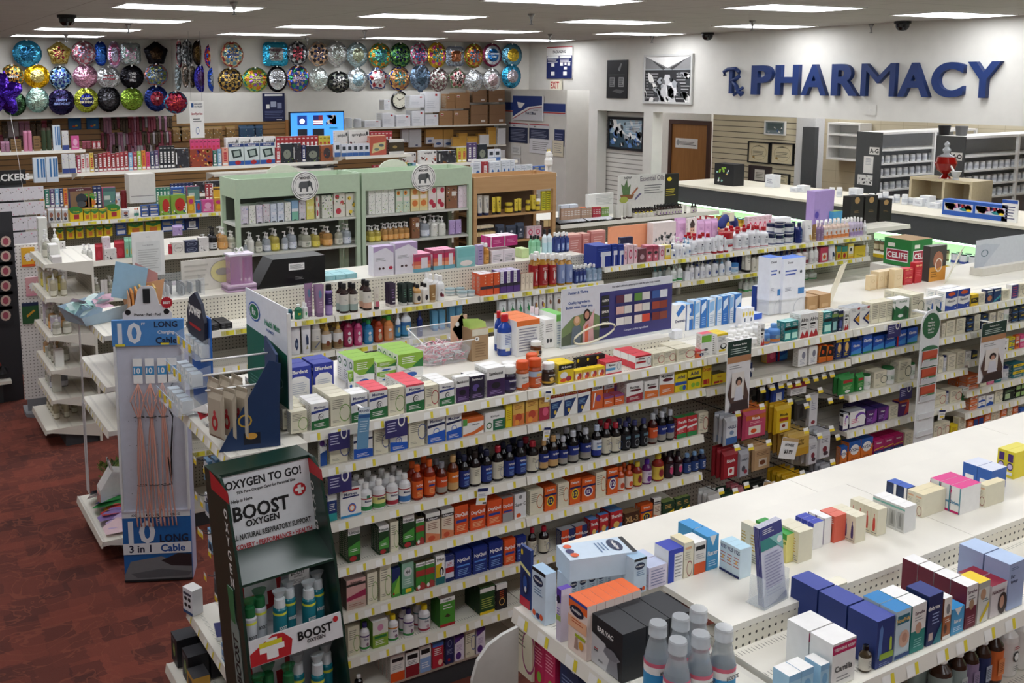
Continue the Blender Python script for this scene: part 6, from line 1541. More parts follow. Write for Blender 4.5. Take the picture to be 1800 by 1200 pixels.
a = at(988, 500, y=4.3); b = at(1182, 490, y=4.3); c_ = at(988, 625, y=4.3)
e = empty('aisle_sign', (a.x, 4.3, 1.482)); tag(e, 'wide purple and grey compare products sign on the cold aisle deck', 'sign'); Wd = b.x-a.x; z0 = 0.01; Hh = szh(510, a.x, 4.3)-1.49
m = MB().box((0, 0, z0), (Wd, .006, z0+Hh), '#dcdee6')
SP = 'r.33,0,1,.86,#3d3a7c;tFor relief without a prescription visit the pharmacy counter,.66,.93,.045,#445,.6;p0 .0,.33 .0,.33 .45,.25 .55,.1 .5,0 .3,#7a9060;p0 0,.33 0,.33 .2,.1 .25,0 .15,#55604c;tFoster &amp; Thrive,.14,.92,.05,#3a5a9c,.25;tQuality ingredients.,.15,.74,.06,#3a5a9c,.27;tBetter value. Near you.,.15,.66,.06,#3a5a9c,.27;p.08 .0,.16 .0,.17 .3,.13 .38,.09 .3,#6a7884;e.13,.42,.03,.09,#c8a070;e.13,.44,.02,.06,#e0b898;p.18 .0,.28 .0,.27 .35,.22 .42,.18 .3,#d8a8a8;p.2 .0,.23 .0,.23 .35,.2 .3,#e07050;e.215,.5,.03,.11,#2c1c1c;e.215,.5,.02,.07,#c89078;p.23 .4,.28 .6,.27 .3,#e0b0b0;r.34,.62,.41,.8,#1f2024;r.34,.42,.41,.6,#1f2024;r.34,.22,.41,.4,#1f2024;tALLERGY,.375,.71,.04,W,.06;tSINUS,.375,.51,.045,W,.06;tCOLD,.375,.31,.045,W,.06;tCompare active ingredients,.66,.12,.05,#c8c8e0,.4'.replace('&amp;', '&')
for r_, cs in enumerate((('#5a2040', '#d8d4d0', '#5c8a3c', '#d8d4d0', '#3a5ca0', '#e0e4ec'), ('#d8b0a8', '#d8d4d0', '#e8d0c8', '#d8d4d0', '#a04030', '#8c3828'), ('#e8e4e0', '#d8d4d0', '#e8d8d0', '#d84830', '#7c2c28', '#8c4030'))):
    for i, cc in enumerate(cs): x = .46+i*.083+(.01 if i % 2 == 0 else 0); y = .63-.2*r_; SP += ';r%.3f,%.3f,%.3f,%.3f,%s' % (x, y, x+.07, y+.14, cc)
art(m, SP, lambda u, v, k: (u*Wd, -.0005-.0003*k, z0+v*Hh), Wd, Hh); m.obj('panel', e)
MB().tube([(.26*Wd+.19*Wd*math.cos(t*.35)*(1.0 if math.cos(t*.35) > 0 else .9), -.02+.0*t, z0+.16*Hh+.15*Hh*math.sin(t*.35+.5)) for t in range(18)], .006, 'C:g', closed=True).obj('loop', e)
MB().box((0, -.01, -.01), (Wd, .02, .012), mat('#e8eef0', 't')).obj('stand', e)
q0 = at(1712, 487, y=4.6); e = empty('value_sign', (q0.x, 4.6, 1.412)); tag(e, 'wide pale grey exceptional value sign on the flat deck at right', 'sign'); zt = szh(423, q0.x, 4.6)-1.412
m = MB().box((0, 0, .06), (1.05, .006, zt), '#c8ccd2'); art(m, 'p0 0,.1 0,.3 .75,.1 .85,0 .8,#b8bec8;o.11,.5,.045,.13,#3a5a64,.8;tHealth Mart Group Pharmacy,.72,.88,.05,#456,.5;tExceptional Value,.7,.72,.1,#7080b0,.55;twith You in Mind,.72,.54,.1,#8090b8,.5', lambda u, v, k: (u*1.05, -.0005*k-.0005, .06+v*(zt-.06)), 1.05, zt-.06); m.obj('panel', e)
MB().box((.02, -.05, 0), (1.0, .05, .06), '#d8d4c8').obj('stand', e)
# leaning blank sign holders
for (bx, by, tx, ty, bx2, lb) in ((1450, 540, 1478, 468, 1493, 'left, near the cardboard cartons'), (1660, 499, 1690, 440, 1680, 'right, beside the grey value sign')):
    A_ = at(bx, by, z=1.412); B_ = Vector((A_.x+.13, A_.y+.02, 1.412)); 
    T_ = at(tx, ty, y=A_.y+.1); m = MB(); D_ = T_-A_; q = [A_, A_+Vector((.2, .1, 0)), A_+Vector((.2, .1, 0))+D_, A_+D_]
    n_ = Vector((-.002, .004, 0)); m.add([p for p in q]+[p+n_ for p in q], [(0, 1, 2, 3), (7, 6, 5, 4), (0, 4, 5, 1), (1, 5, 6, 2), (2, 6, 7, 3), (3, 7, 4, 0)], 'C:g')
    tag(m.obj('sign_holder'), 'blank cream plastic sign holder leaning back on the deck, %s' % lb, 'sign holder')
# clear bin with pink lip balms, tan card display
a = at(745, 645, z=1.482); e = empty('clear_bin', (a.x+.02, 4.36, 1.482)); tag(e, 'clear acrylic bin filled with pink wrapped toothpicks on the deck', 'bin'); CL = mat('#e8f0f4', 'c')
w_, d_, h_ = .23, .17, .17; b_ = MB()
for P_ in (((0, 0, 0), (w_, 0, 0), (w_+.03, -.03, h_*.7), (-.03, -.03, h_*.7)), ((0, d_, 0), (w_, d_, 0), (w_+.03, d_, h_), (-.03, d_, h_)), ((0, 0, 0), (0, d_, 0), (-.03, d_, h_), (-.03, -.03, h_*.7)), ((w_, 0, 0), (w_, d_, 0), (w_+.03, d_, h_), (w_+.03, -.03, h_*.7)), ((0, 0, .001), (w_, 0, .001), (w_, d_, .001), (0, d_, .001))): b_.add(P_, [(0, 1, 2, 3)], CL)
b_.obj('bin', e)
for P_, Q_ in (((-.03, -.03, h_*.7), (w_+.03, -.03, h_*.7)), ((-.03, d_, h_), (w_+.03, d_, h_)), ((-.03, -.03, h_*.7), (-.03, d_, h_)), ((w_+.03, -.03, h_*.7), (w_+.03, d_, h_))): b_ = MB().tube([P_, Q_], .003, 'W:g'); b_.obj('rim', e)
rr = random.Random(3); m = MB()
for i in range(260):
    p = Vector((rr.uniform(.01, w_-.01), rr.uniform(.0, d_-.02), rr.uniform(.01, .09))); v = Vector((rr.uniform(-1, 1), rr.uniform(-1, 1), rr.uniform(-.4, .4))).normalized()*.035
    m.tube([p-v, p+v], .0028, rr.choice(['#e8a8b0', '#f0dce0', '#e0e4e8', '#d87888']), n=4)
o = m.obj('wrapped_sticks'); o.location = e.location; tag(o, 'pile of pink and clear wrapped sticks inside the acrylic bin', 'wrapped sticks'); o['kind'] = 'stuff'
a = at(828, 640, z=1.482); e = empty('card_display', (a.x+.03, 4.33, 1.482)); tag(e, 'tan cardboard counter display with green leaf cards behind the bin', 'counter display')
m = MB().box((0, .0, 0), (.1, .1, .17), '#a98c68'); art(m, 'r0,.8,1,1,#d8d4c0;e.3,.7,.14,.07,W;e.28,.7,.06,.03,K;l.2,.1,.85,.6,#8c7050,6', lambda u, v, k: (u*.1, -.0006*k, v*.17), .1, .17); m.obj('case', e)
m = MB()
for i in range(4): m.add([(.0+.0, .02+i*.022, .17), (.1, .02+i*.022, .17), (.1, .03+i*.022, .2), (.0, .03+i*.022, .21)], [(0, 1, 2, 3)], '#a8c060')
m.prism([(-.02, .1), (.06, .1), (.0, .24), (-.06, .16)], .1, .104, '#b8cc80', axis='y'); m.obj('leaf_cards', e)
m = MB().box((-.07, .1, .0), (.03, .105, .23), '#e0b898'); art(m, 'e.4,.8,.12,.06,W', lambda u, v, k: (-.07+u*.1, .1-.0006*k, v*.23), .1, .23); m.obj('peach_panel', e)
# brochure holder on the near deck
a = at(1345, 1072, z=1.481); e = empty('brochure_holder', (a.x, a.y, 1.481), R(8)); tag(e, 'clear holder of purple and white leaflets on the empty nearest deck', 'leaflet holder')
w_ = .105; m = MB().box((-.005, -.002, 0), (w_+.005, 0, .06), mat('#e8f0f4', 'c')).box((-.005, 0, 0), (w_+.005, .06, .003), mat('#e8f0f4', 'c')).box((-.005, 0, 0), (-.003, .05, .09), mat('#e8f0f4', 'c')).box((w_+.003, 0, 0), (w_+.005, .05, .09), mat('#e8f0f4', 'c')); m.obj('holder', e)
for i in range(5):
    L_ = MB().box((0, 0, 0), (w_, .003, .225), '#d8d8e4', side='#3c3c84')
    if i == 0: art(L_, 'r0,.84,1,1,#3f4184;r.0,.7,1,.84,#3c8a84;p.4 .84,1 .62,1 .84,#8fc8c0;e.85,.77,.12,.045,W;l.1,.9,.6,.97,W,3;l.12,.12,.9,.66,#9a9ab8,14;p0 0,1 0,1 .1,.5 .03,#3f4184', lambda u, v, k: (u*w_, -.0004*k, v*.225), w_, .225)
    o = L_.obj('leaflet'); o.location = e.location+Vector((.001, .004+i*.0045, .004)); o.rotation_euler = (R(-7), 0, R(8)); tag(o, 'purple and white leaflet in the clear holder, %s from the front' % ORD[i], 'leaflet', 'leaflets in the clear holder')
a = at(1467, 1025, z=1.481); o = MB().rbox((-.04, -.02, 0), (.04, .02, .006), 'C:g', .01).obj('plastic_cap'); o.location = (a.x, a.y, 1.4805); tag(o, 'small cream plastic plate lying on the empty nearest deck', 'plastic plate')
# rounded end board near the first endcap
m = MB(); pts = [(.0, 0), (.0, .38), (.02, .44), (.06, .48), (.11, .5), (.17, .51), (.17, 0)]; a = at(903, 1097, y=2.42)
m.prism([(p[0], p[1]) for p in pts], 0, .012, '#c8c6c0', axis='y'); o = m.obj('rounded_board'); o.location = (a.x-.165, 2.4, a.z-.51); tag(o, 'pale grey rounded board beside the nearest endcap', 'board')
MB().box((.03, .002, -1.0), (.15, .01, .01), '#c8c6c0').obj('support', o)
GRN = mat('#123024', 'g', .3)
e = empty('oxygen_display', (1.2, 3.42, FLOOR), R(4)); tag(e, 'tall dark green oxygen can display stand with red cross signs', 'display stand'); W_, D_ = .42, .26
SL = lambda z: .13*z/1.55-.02                      # backward lean
NX = lambda z: -.055*z/1.55                     # outline narrows upwards to the left
def sh_(m): m.v = [(p[0]+NX(p[2])*(1.0+.6*p[0]/W_), p[1]+SL(p[2]), p[2]) for p in m.v]; return m
HT = 1.475; HB = 1.085
for x, nm in ((-.012, 'left_wing'), (W_, 'right_wing')):
    m = MB().prism([(-.0, 0), (D_, 0), (D_, HT), (.10, HT), (.05, HT-.05), (0, HB)], x, x+.012, GRN, axis='x')
    xs = x-.001 if x < 0 else x-.001; ya = .035
    for i, c in enumerate('OXYGEN'): m.text(c, 'W', (xs, .13 if x > 0 else .07, HT-.13-i*.055), (0, -1, 0), (0, 0, 1), .04, wmax=.035)
    m.add([(xs, .02, HT-.075), (xs, .02, HT-.03), (xs, .2, HT-.0), (xs, .2, HT-.075)], [(0, 1, 2, 3)], '#b81c24')
    if x < 0:
        for z in (.62, .1):
            m.prism([(.06, z+.0), (.12, z), (.13, z+.02), (.13, z+.26), (.115, z+.3), (.12, z+.42), (.07, z+.42), (.075, z+.3), (.05, z+.26), (.05, z+.02)], x-.003, x-.001, '#8a9a94', axis='x'); m.text('BOOST', 'K', (x-.004, .09, z+.13), (0, 0, 1), (0, 1, 0), .05, wmax=.2)
            m.prism([(.075, z+.28), (.115, z+.28), (.125, z+.42), (.065, z+.42)], x-.0045, x-.003, '#3a7a4c' if z > .5 else '#c8ccca', axis='x')
    sh_(m).obj(nm, e)
m = MB().box((0, D_-.012, .05), (W_, D_, HB), '#d4d6da').box((0, D_-.012, 0), (W_, D_, .1), GRN); 
CR = 'e%.2f,%.2f,%.2f,%.2f,#c02028;r%.3f,%.3f,%.3f,%.3f,W;r%.3f,%.3f,%.3f,%.3f,W'
def cross(cx, cy, rx, ry): return CR % (cx, cy, rx, ry, cx-rx*.3, cy-ry*.75, cx+rx*.3, cy+ry*.75, cx-rx*.75, cy-ry*.3, cx+rx*.75, cy+ry*.3)
art(m, cross(.42, .86, .24, .11)+';'+cross(.42, .54, .24, .11), lambda u, v, k: (u*W_, D_-.0125-.0006*k, v*HB), W_, HB); sh_(m).obj('back_panel', e)
m = MB().box((0, .14, HB), (W_, .15, HT-.01), '#e0e2e4')
art(m, 'tOXYGEN TO GO!,.48,.9,.1,K,.85;t95% Pure Oxygen Cans for Personal Use,.5,.8,.045,#444,.8;tHelp is Here,.22,.71,.05,#444,.3;tBOOST,.42,.57,.17,K,.72;tOXYGEN,.42,.44,.08,K,.72;e.86,.68,.075,.075,#c02028;r.84,.63,.88,.73,W;r.81,.665,.91,.695,W;tALL NATURAL RESPIRATORY SUPPORT,.5,.31,.065,#222,.9;tRECOVERY • PERFORMANCE • HEALTH,.5,.2,.06,#b02028,.9;tAlpine Thermal • Ultra-Lightweight • Convenient,.5,.09,.035,#555,.85', lambda u, v, k: (u*W_, .1395-.0006*k, HB+.01+v*(HT-HB-.03)), W_, HT-HB-.03); sh_(m).obj('header_panel', e)
sh_(MB().box((0, .13, HT-.012), (W_, D_, HT), GRN)).obj('hood', e)
sh_(MB().prism([(0, HB), (.14, HB+.07), (.15, HB+.07), (.15, HB-.01), (0, HB-.01)], 0, W_, GRN, axis='x')).obj('ledge', e)
for i, z in enumerate((.765, .41, .1)):
    sh_(MB().box((0, 0, z), (W_, D_, z+.008), '#d8dadc')).obj('shelf', e)
    m = MB().box((0, -.006, z-.01), (W_, 0, z+.095), '#e6e6e8')
    art(m, 'p0 .02,.42 .02,.45 .6,.36 .95,.25 1,0 .5,#c02028;r.1,.4,.36,.62,W;r.17,.12,.29,.9,W;r.1,.62,.34,.8,#e0d830;tBOOST,.7,.6,.36,K,.4;tOXYGEN,.7,.32,.15,K,.4;e.93,.82,.03,.12,#c02028', lambda u, v, k: (u*W_, -.0065-.0006*k, z-.01+v*.105), W_, .105); sh_(m).obj('shelf_lip', e)
sh_(MB().box((0, .0, 0), (W_, .02, .1), GRN)).obj('base', e)
kinds(r"""
o2t|tall teal oxygen can with frosted mask|oxygen can|can|#1c7a88:g|#d4dadc|r0,0,1,1,#1c7a88;r0,.92,1,1,#d8dc40;tBOOST,.5,.5,.12,W
o2g|tall silver oxygen can with green mask|oxygen can|can|#c8ccd0:g|#1f6a3a|r0,0,1,.9,#c4c8cc;r0,.92,1,1,#d8dc40;tBOOST,.5,.5,.12,K
""")
def on_stand(kind, lx, ly, z, w, h, label):
    o = pack(kind, w, h, w); p = Vector((lx+NX(z)*(1+.6*lx/W_), ly+SL(z), z)); o.location = e.matrix_basis @ p; o.rotation_euler.z = R(4)
    # flared mask on the cap
    mk = MB().lathe([(w*.24, h*.93), (w*.3, h*1.0), (w*.55, h*1.14), (w*.57, h*1.16)], mat('#cfd8da', 't') if kind == 'o2t' else mat('#1f7a44', 't'), n=12, sy=.6); mk.obj('mask', o); tag(o, label, 'oxygen can')
e.rotation_euler = (0, 0, R(4))
e.matrix_basis = Matrix.Translation(e.location) @ Matrix.Rotation(R(4), 4, 'Z')
for zi, z in ((0, .775), (1, .42)):
    for i in range(6):
        on_stand('o2g' if i < 2+zi else 'o2t', .035+i*.067, .07+(.05 if i % 2 else 0), z, .055, .19 if zi == 0 else .23, '%s oxygen can, %s from left on the %s rack' % ('silver and green' if i < 2+zi else 'teal', ORD[i], ('upper', 'lower')[zi]))
tg = MB().box((0, 0, 0), (.09, .002, .07), '#e4e4e2'); art(tg, 'tBOOST,.45,.7,.22,K,.7;tOXYGEN,.45,.5,.1,K,.7;l.1,.1,.9,.35,#888,3;e.85,.85,.06,.08,#c02028', lambda u, v, k: (u*.09, -.0006*k, v*.07), .09, .07); o = tg.obj('price_note', e); o.location = (.2, .16, .97)
fc = Vector((1.405, 5.79, FLOOR)); e = empty('cable_display', fc, R(-24)); tag(e, 'tall narrow grey stand of ten foot pink charging cables with blue signs', 'display stand')
zz = lambda py: szh(py, fc.x, fc.y)-FLOOR
hw = .2; Z1, Z2, Z3, Z4 = zz(605), zz(560), zz(893), zz(1015)
LV = mat('#b4b4cc'); m = MB().box((-hw, -.01, Z3), (hw, .0, Z1), '#c4c6d2').box((-hw, -.035, Z3), (-hw+.012, 0, Z1), '#dcdcdc').box((hw-.012, -.035, Z3), (hw, 0, Z1), '#dcdcdc').box((-hw, -.035, Z3-.01), (hw, 0, Z3), '#c8c8d4')
for i in range(5):
    for x in (-.14, -.1, -.04, .02, .1): m.box((x, -.0115, Z3+.1+i*.15), (x+.004, -.0105, Z3+.104+i*.15), '#5a5c68')
m.obj('backboard', e)
MB().box((-hw, 0, 0), (hw, .16, Z1), LV).obj('body', e)
m = MB().box((-hw-.005, -.03, Z1), (hw+.005, .0, Z2), '#4a88c8'); art(m, 't10,.24,.5,.82,#dfe4ea,.42;tLONG,.76,.82,.24,#14203c,.42;tCharging,.76,.5,.17,#dfe4ea,.42;tCable,.76,.2,.26,#14203c,.42;tFT,.44,.85,.1,#dfe4ea,.08;r.03,.0,.17,.09,#e6d93c;r.68,.03,.8,.1,#e6d93c', lambda u, v, k: (-hw+u*2*hw, -.0305-.0006*k, Z1+v*(Z2-Z1)), 2*hw, Z2-Z1); m.obj('header', e)
m = MB(); H2 = zz(500)-Z2; m.prism([(-.14, 0), (.14, 0), (.14, .04), (.11, .07), (.07, .09), (.05, H2-.03), (.03, H2-.005), (-.03, H2-.005), (-.05, H2-.03), (-.07, .09), (-.11, .07), (-.14, .04)], -.02, -.012, '#dcdcdf', axis='y')
m.prism([(-.02, .1), (.02, .1), (.02, H2-.02), (-.02, H2-.02)], -.028, -.02, '#16181c', axis='y')
for x in (-.11, .11): m.add([(x+.017*math.cos(t*.5236), -.021, .045+.017*math.sin(t*.5236)) for t in range(12)], [tuple(range(12))], 'K')
m.text('Phone · Pad · Pod', '#333', (0, -.0212, .03), (1, 0, 0), (0, 0, 1), .016, wmax=.15); m.v = [(p[0], p[1], p[2]+Z2) for p in m.v]; m.obj('topper', e)
m = MB(); m.prism([(.115+(.035 if t % 2 else .031)*math.cos(t*math.pi/16), Z2+.1+(.035 if t % 2 else .031)*math.sin(t*math.pi/16)) for t in range(32)], -.03, -.026, '#b81c2c', axis='y'); m.text('BEST', 'W', (.115, -.0305, Z2+.1), (1, 0, 0), (0, 0, 1), .015, wmax=.045); m.obj('seal', e)
m = MB().box((-hw, -.03, Z4), (hw, 0, Z3-.012), '#1c62a8'); art(m, 'r0,.93,1,1,#dfe2e6;tiOS,.17,.965,.035,#223;tMicro USB,.46,.965,.035,#223;tUSB-C,.78,.965,.035,#223;t10,.28,.72,.34,#dfe4ea,.42;tFT,.54,.87,.06,#dfe4ea,.08;tLONG,.75,.62,.12,#14203c,.42;r0,.4,1,.56,#e0e4e8;t3 in 1,.25,.48,.11,#14203c,.42;tCable,.73,.48,.11,#1c4f98,.4;p0 .1,.1 .3,.55 .36,1 .2,1 0,0 0,#77797c;p.1 .12,.55 .18,1 .12,.95 .06,.2 .05,#5a5c60;p.55 .3,.8 .4,1 .38,1 .2,.7 .22,#2c2024;r0,.0,1,.03,#16181c', lambda u, v, k: (-hw+u*2*hw, -.0305-.0006*k, Z4+v*(Z3-.012-Z4)), 2*hw, Z3-.012-Z4); m.obj('lower_sign', e)
for i, x in enumerate((-.07, .0, .07, .13)):
    q = empty('charging_cable', e.matrix_basis @ Vector((0, 0, 0))); 
    q.location = Matrix.Translation(fc) @ Matrix.Rotation(R(-24), 4, 'Z') @ Vector((x, -.02, zz(628)-.0)); q.rotation_euler.z = R(-24)
    tag(q, ('pink braided charging cable on white ten foot hang card, %s from left' % ORD[i]) if i < 3 else 'black charging cable looped from the rightmost white hang card', 'charging cable')
    m = MB().rbox((-.026, -.004, -.15), (.026, 0, 0), 'W', .001); art(m, 'r0,.35,1,.7,#3c90c8;t10,.45,.52,.24,W,.7', lambda u, v, k: (-.026+u*.052, -.0045-.0005*k, -.15+v*.15), .052, .15); m.obj('hang_card', q)
    rr = random.Random(i); c = '#d8a090' if i < 3 else '#141416'
    for k in range(5 if i < 3 else 1):
        dx = (k-2)*.011; m = MB(); zz0 = -.15; L_ = .88 if i < 3 else .5
        pts = [(0, -.008, zz0), (dx*1.2+.02*(1 if k % 2 else -1), -.02, zz0-.1), (dx*.3, -.02, zz0-.2), (dx+rr.uniform(-.006, .006), -.018, zz0-.42), (dx*1.3+rr.uniform(-.008, .008), -.018, zz0-.62), (dx*2, -.018, zz0-L_*.9), (dx*2+.006, -.018, zz0-L_)]
        P3 = []
        for a_, b_ in zip(pts, pts[1:]): P3 += [tuple(a_[j]+(b_[j]-a_[j])*t/3 for j in range(3)) for t in range(3)]
        m.tube(P3+[pts[-1]], .0042 if i < 3 else .005, c, n=5); m.obj('cord', q)
    if i < 3:
        m = MB(); 
        for z in (zz0-.2, zz0-.62, zz0-.82): m.tube([(.03*math.cos(t*1.0472), -.018+.012*math.sin(t*1.0472), z) for t in range(6)], .002, 'K', n=4, closed=True)
        m.obj('twist_tie', q)
zt0, zt1 = szh(735, 1.57, 4.0), szh(545, 1.57, 4.0)
e = empty('pharmacy_board', (1.575, 4.02, 1.49)); tag(e, 'white and green health pharmacy board standing on the gondola end', 'sign'); yn, yf = 0., sy(432, 1.575, 1.9)-4.02; hB = zt1-1.49
m = MB().box((0, yn, 0), (.006, yf, hB), '#eceef2'); art(m, 'p0 .0,1 .0,1 .55,.6 .6,0 .62,#14664c;e.22,.8,.15,.1,#2c5fb0;e.22,.8,.13,.085,W;e.22,.8,.11,.075,#1f7a44;tRx,.22,.8,.07,W,.14;tHealth Mart,.66,.76,.06,#2c8a5c,.5;tPHARMACY,.62,.69,.03,#3c5fa0,.45;tStop the Spread,.55,.47,.035,W,.75;p.5 .4,.6 .42,.62 .2,.45 .2,#c8904c;o.8,.25,.1,.06,#a8d0c0,.9;l.1,.05,.5,.15,#5ca08a,3', lambda u, v, k: (-.0006*k, yf-u*(yf-yn), v*hB), yf-yn, hB); m.obj('panel', e)
MB().box((-.004, -.012, 0), (.012, 0, hB-.02), 'W:g').obj('edge_channel', e)
def wpos(lx, x): return (x, lx)
e = empty('acrylic_rack', (1.3, 4.42, 1.402)); tag(e, 'clear tiered acrylic rack of bulbs with blue power header', 'display rack')
m = MB().box((.05, .0, 0), (.06, .3, .46), '#2c6cc0'); art(m, 'r.0,.72,1,1,#2a5cb0', lambda u, v, k: (.0495-.0005*k, .3-u*.3, v*.46), .3, .46); m.obj('backboard', e)
m = MB().prism([(.02, .34), (.28, .34), (.29, .44), (.24, .52), (.15, .56), (.06, .52), (.01, .44)], .03, .045, '#1c2438', axis='x'); m.text('power', 'W', (.0285, .15, .46), (0, -1, 0), (0, 0, 1), .06, wmax=.2); m.add([(.0288, .06, .4), (.0288, .25, .4), (.0288, .24, .385), (.0288, .08, .385)], [(0, 1, 2, 3)], 'R'); m.obj('header', e)
for k, z in enumerate((0.02, .14, .27)):
    t = MB(); f = -.12+.05*k
    for P_ in (((f, 0, z), (.05, 0, z), (.05, .3, z), (f, .3, z)), ((f, 0, z), (f-.01, 0, z+.07), (f-.01, .3, z+.07), (f, .3, z)), ((f, 0, z), (.05, 0, z), (.05, 0, z+.1), (f-.01, 0, z+.07)), ((f, .3, z), (.05, .3, z), (.05, .3, z+.1), (f-.01, .3, z+.07))): t.add(P_, [(0, 1, 2, 3)], CL)
    t.tube([(f-.01, 0, z+.07), (f-.01, .3, z+.07)], .002, 'J:g', n=4)
    for q in range(3): t.box((f-.013, .04+q*.09, z+.03), (f-.0105, .07+q*.09, z+.065), 'Y')
    tr = t.obj('tray', e)
for k, z in enumerate((0.02, .14, .27)):
    for q in range(4):
        o = pack('bul', .05, .06, .05) if 'bul' in KN else None
        if o is None: kinds('bul|white light bulb pack in clear rack|light bulb pack|box|#dfe4e6|#c8d4dc|e.5,.5,.35,.35,#f4f4f0;e.5,.5,.2,.2,#b8c0c4|r0,0,1,1,#cfd8dc'); o = pack('bul', .05, .06, .05)
        o.location = (1.3-.09+.05*k+.03, 4.42+.04+q*.07, 1.402+z+.003); o.rotation_euler.z = -math.pi/2; tag(o, 'white light bulb pack, %s from the far side, %s tier of the clear rack' % (ORD[3-q], ('bottom', 'middle', 'top')[k]), 'light bulb pack'); o['group'] = 'light bulb packs in the clear rack'
e = empty('hook_display', (1.36, 4.0, 1.402), R(-12)); tag(e, 'dark blue cardboard wedge display with white rods of beige cord pouches', 'counter display')
m = MB().prism([(0, 0), (.2, 0), (.2, .32), (.12, .42), (0, .3)], 0.1, .2, '#1a3560', axis='x'); 
m = MB().prism([(-.12, 0), (.13, 0), (.15, .36), (.1, .38)], -.085, -.08, '#16335c', axis='y'); art(m, 'e.45,.35,.12,.08,#c8a030;e.45,.35,.09,.06,#16335c;r.42,.06,.7,.2,#0c1424;e.55,.16,.1,.04,#d8a040', lambda u, v, k: (-.12+u*.25, -.0855-.0005*k, v*.36), .25, .36); m.obj('side_panel', e)
MB().box((.13, -.08, 0), (.14, .25, .4), '#1a3560').obj('back_panel', e)
for i, (y, z) in enumerate(((-.04, .27), (.05, .31), (.14, .35))): MB().tube([(.13, y, z), (-.16, y+.03, z-.02)], .005, 'W:g').obj('rod', e)
kinds('crd2|beige pouch of red cord|cord pouch|bag|#b8ac98|#a89c88|e.5,.35,.25,.22,#b8242c;e.5,.35,.12,.1,#b8ac98;e.5,.62,.1,.08,#c84048')
for i in range(6):
    o = pack('crd2', .1, .2, .02); o.location = Matrix.Translation((1.36, 4.0, 1.402)) @ Matrix.Rotation(R(-12), 4, 'Z') @ Vector((-.12+.05*(i//2), -.045+.1*(i % 2), .05+.02*(i % 2))); o.rotation_euler.z = -math.pi/2-R(-18+10*(i % 2)); tag(o, 'beige pouch holding red cord, %s on the white rods' % ORD[i], 'cord pouch'); o['group'] = 'cord pouches on the hook display'
rr = random.Random(11); m = MB()
for i in range(14):
    c = Vector((1.27+rr.uniform(-.03, .1), 4.1+rr.uniform(-.12, .2), 1.43+rr.uniform(0, .05))); m.add([c+Vector((rr.uniform(-.05, .05), rr.uniform(-.05, .05), rr.uniform(-.02, .06))) for _ in range(5)], [(0, 1, 2), (0, 2, 3), (0, 3, 4), (1, 2, 4)], rr.choice([mat('#c8ccd0', 'f'), mat('K', 'g'), mat('#8a8e94', 'f'), mm('R'), mm('W')]))
o = m.obj('pouch_heap'); tag(o, 'heap of crinkled silver and black packets on the endcap top shelf', 'packets'); o['kind'] = 'stuff'
# hooks and blue packs on the endcap back panel (facing -x)
kinds(r"""
blu|pale blue electronics blister pack|blister pack|box|#7ab0d8|#5c98c8|r.1,.5,.9,.9,#e8eef4;r.2,.1,.8,.4,#2c3c50|r0,0,1,1,#5c90bc
blg|grey and black electronics pack|blister pack|box|#3a3e44|#50545a|r.1,.1,.9,.5,#15171a;r0,.75,1,1,#8c9098|r0,0,1,1,#25282c
blw2|white electronics box|blister pack|box|#dfe2e8|#eef0f4|r.1,.2,.9,.6,#6a8cb0;e.5,.75,.2,.1,#556|r0,0,1,1,#ccd0d8
""")
def whook(px, py, label, kind=None, w=.07, h=.11, n=3):
    p = at(px, py, x=1.27); y, z = p.y, p.z; q = empty('peg_hook', (1.55, y, z), -math.pi/2); tag(q, 'wire hook with yellow tag, %s' % label, 'peg hook'); L = .26
    MB().tube([(0, 0, -.01), (0, -.01, 0), (0, -L+.02, .008), (0, -L, .02)], .0025, mat('#55555a', 'x'), n=5).obj('rod', q)
    t = MB(); V = lambda u, v: (u*.02, -L-.012, .015+v*.018); t.add([V(-1, -1), V(1, -1), V(1, 1), V(-1, 1)], [(0, 1, 2, 3)], TG); t.add([(a[0], a[1]-.0008, a[2]) for a in (V(-1, -1), V(1, -1), V(1, .2), V(-1, .2))], [(0, 1, 2, 3)], 'Y'); t.obj('price_tag', q)
    if kind: lay(kind, w, h, .02, 1, n, 1, 'endcap hook %s' % label, lambda i, j, s: (1.34+j*.035, y, z-h+.01, -math.pi/2))
for i, a in enumerate([(340, 815, 'blu'), (357, 832, 'blu'), (342, 877, 'blw2'), (352, 890, 'blg'), (347, 940, 'blu'), (352, 945, None), (380, 923, 'blu'), (387, 933, 'blu'), (397, 950, 'blu'), (403, 962, 'blu'), (366, 978, 'blw2'), (374, 976, 'blg'), (358, 1019, 'blg'), (403, 1014, 'blg'), (377, 1056, None), (332, 741, 'blu'), (357, 755, 'blw2')]):
    whook(a[0], a[1], '%s up from the base' % ORD[16-i], a[2])
SHX = lambda x, z, phrase, txt: [lay(k, w, h, d, 1, n, s, phrase, (lambda cx_, cy_: (lambda i, j, st: (cx_+j*(d+.01), cy_, z+st*h+.001, -math.pi/2+rz)))(*at(px, py, z=z)[:2])) for px, py, k, w, h, d, n, s, rz in txt]
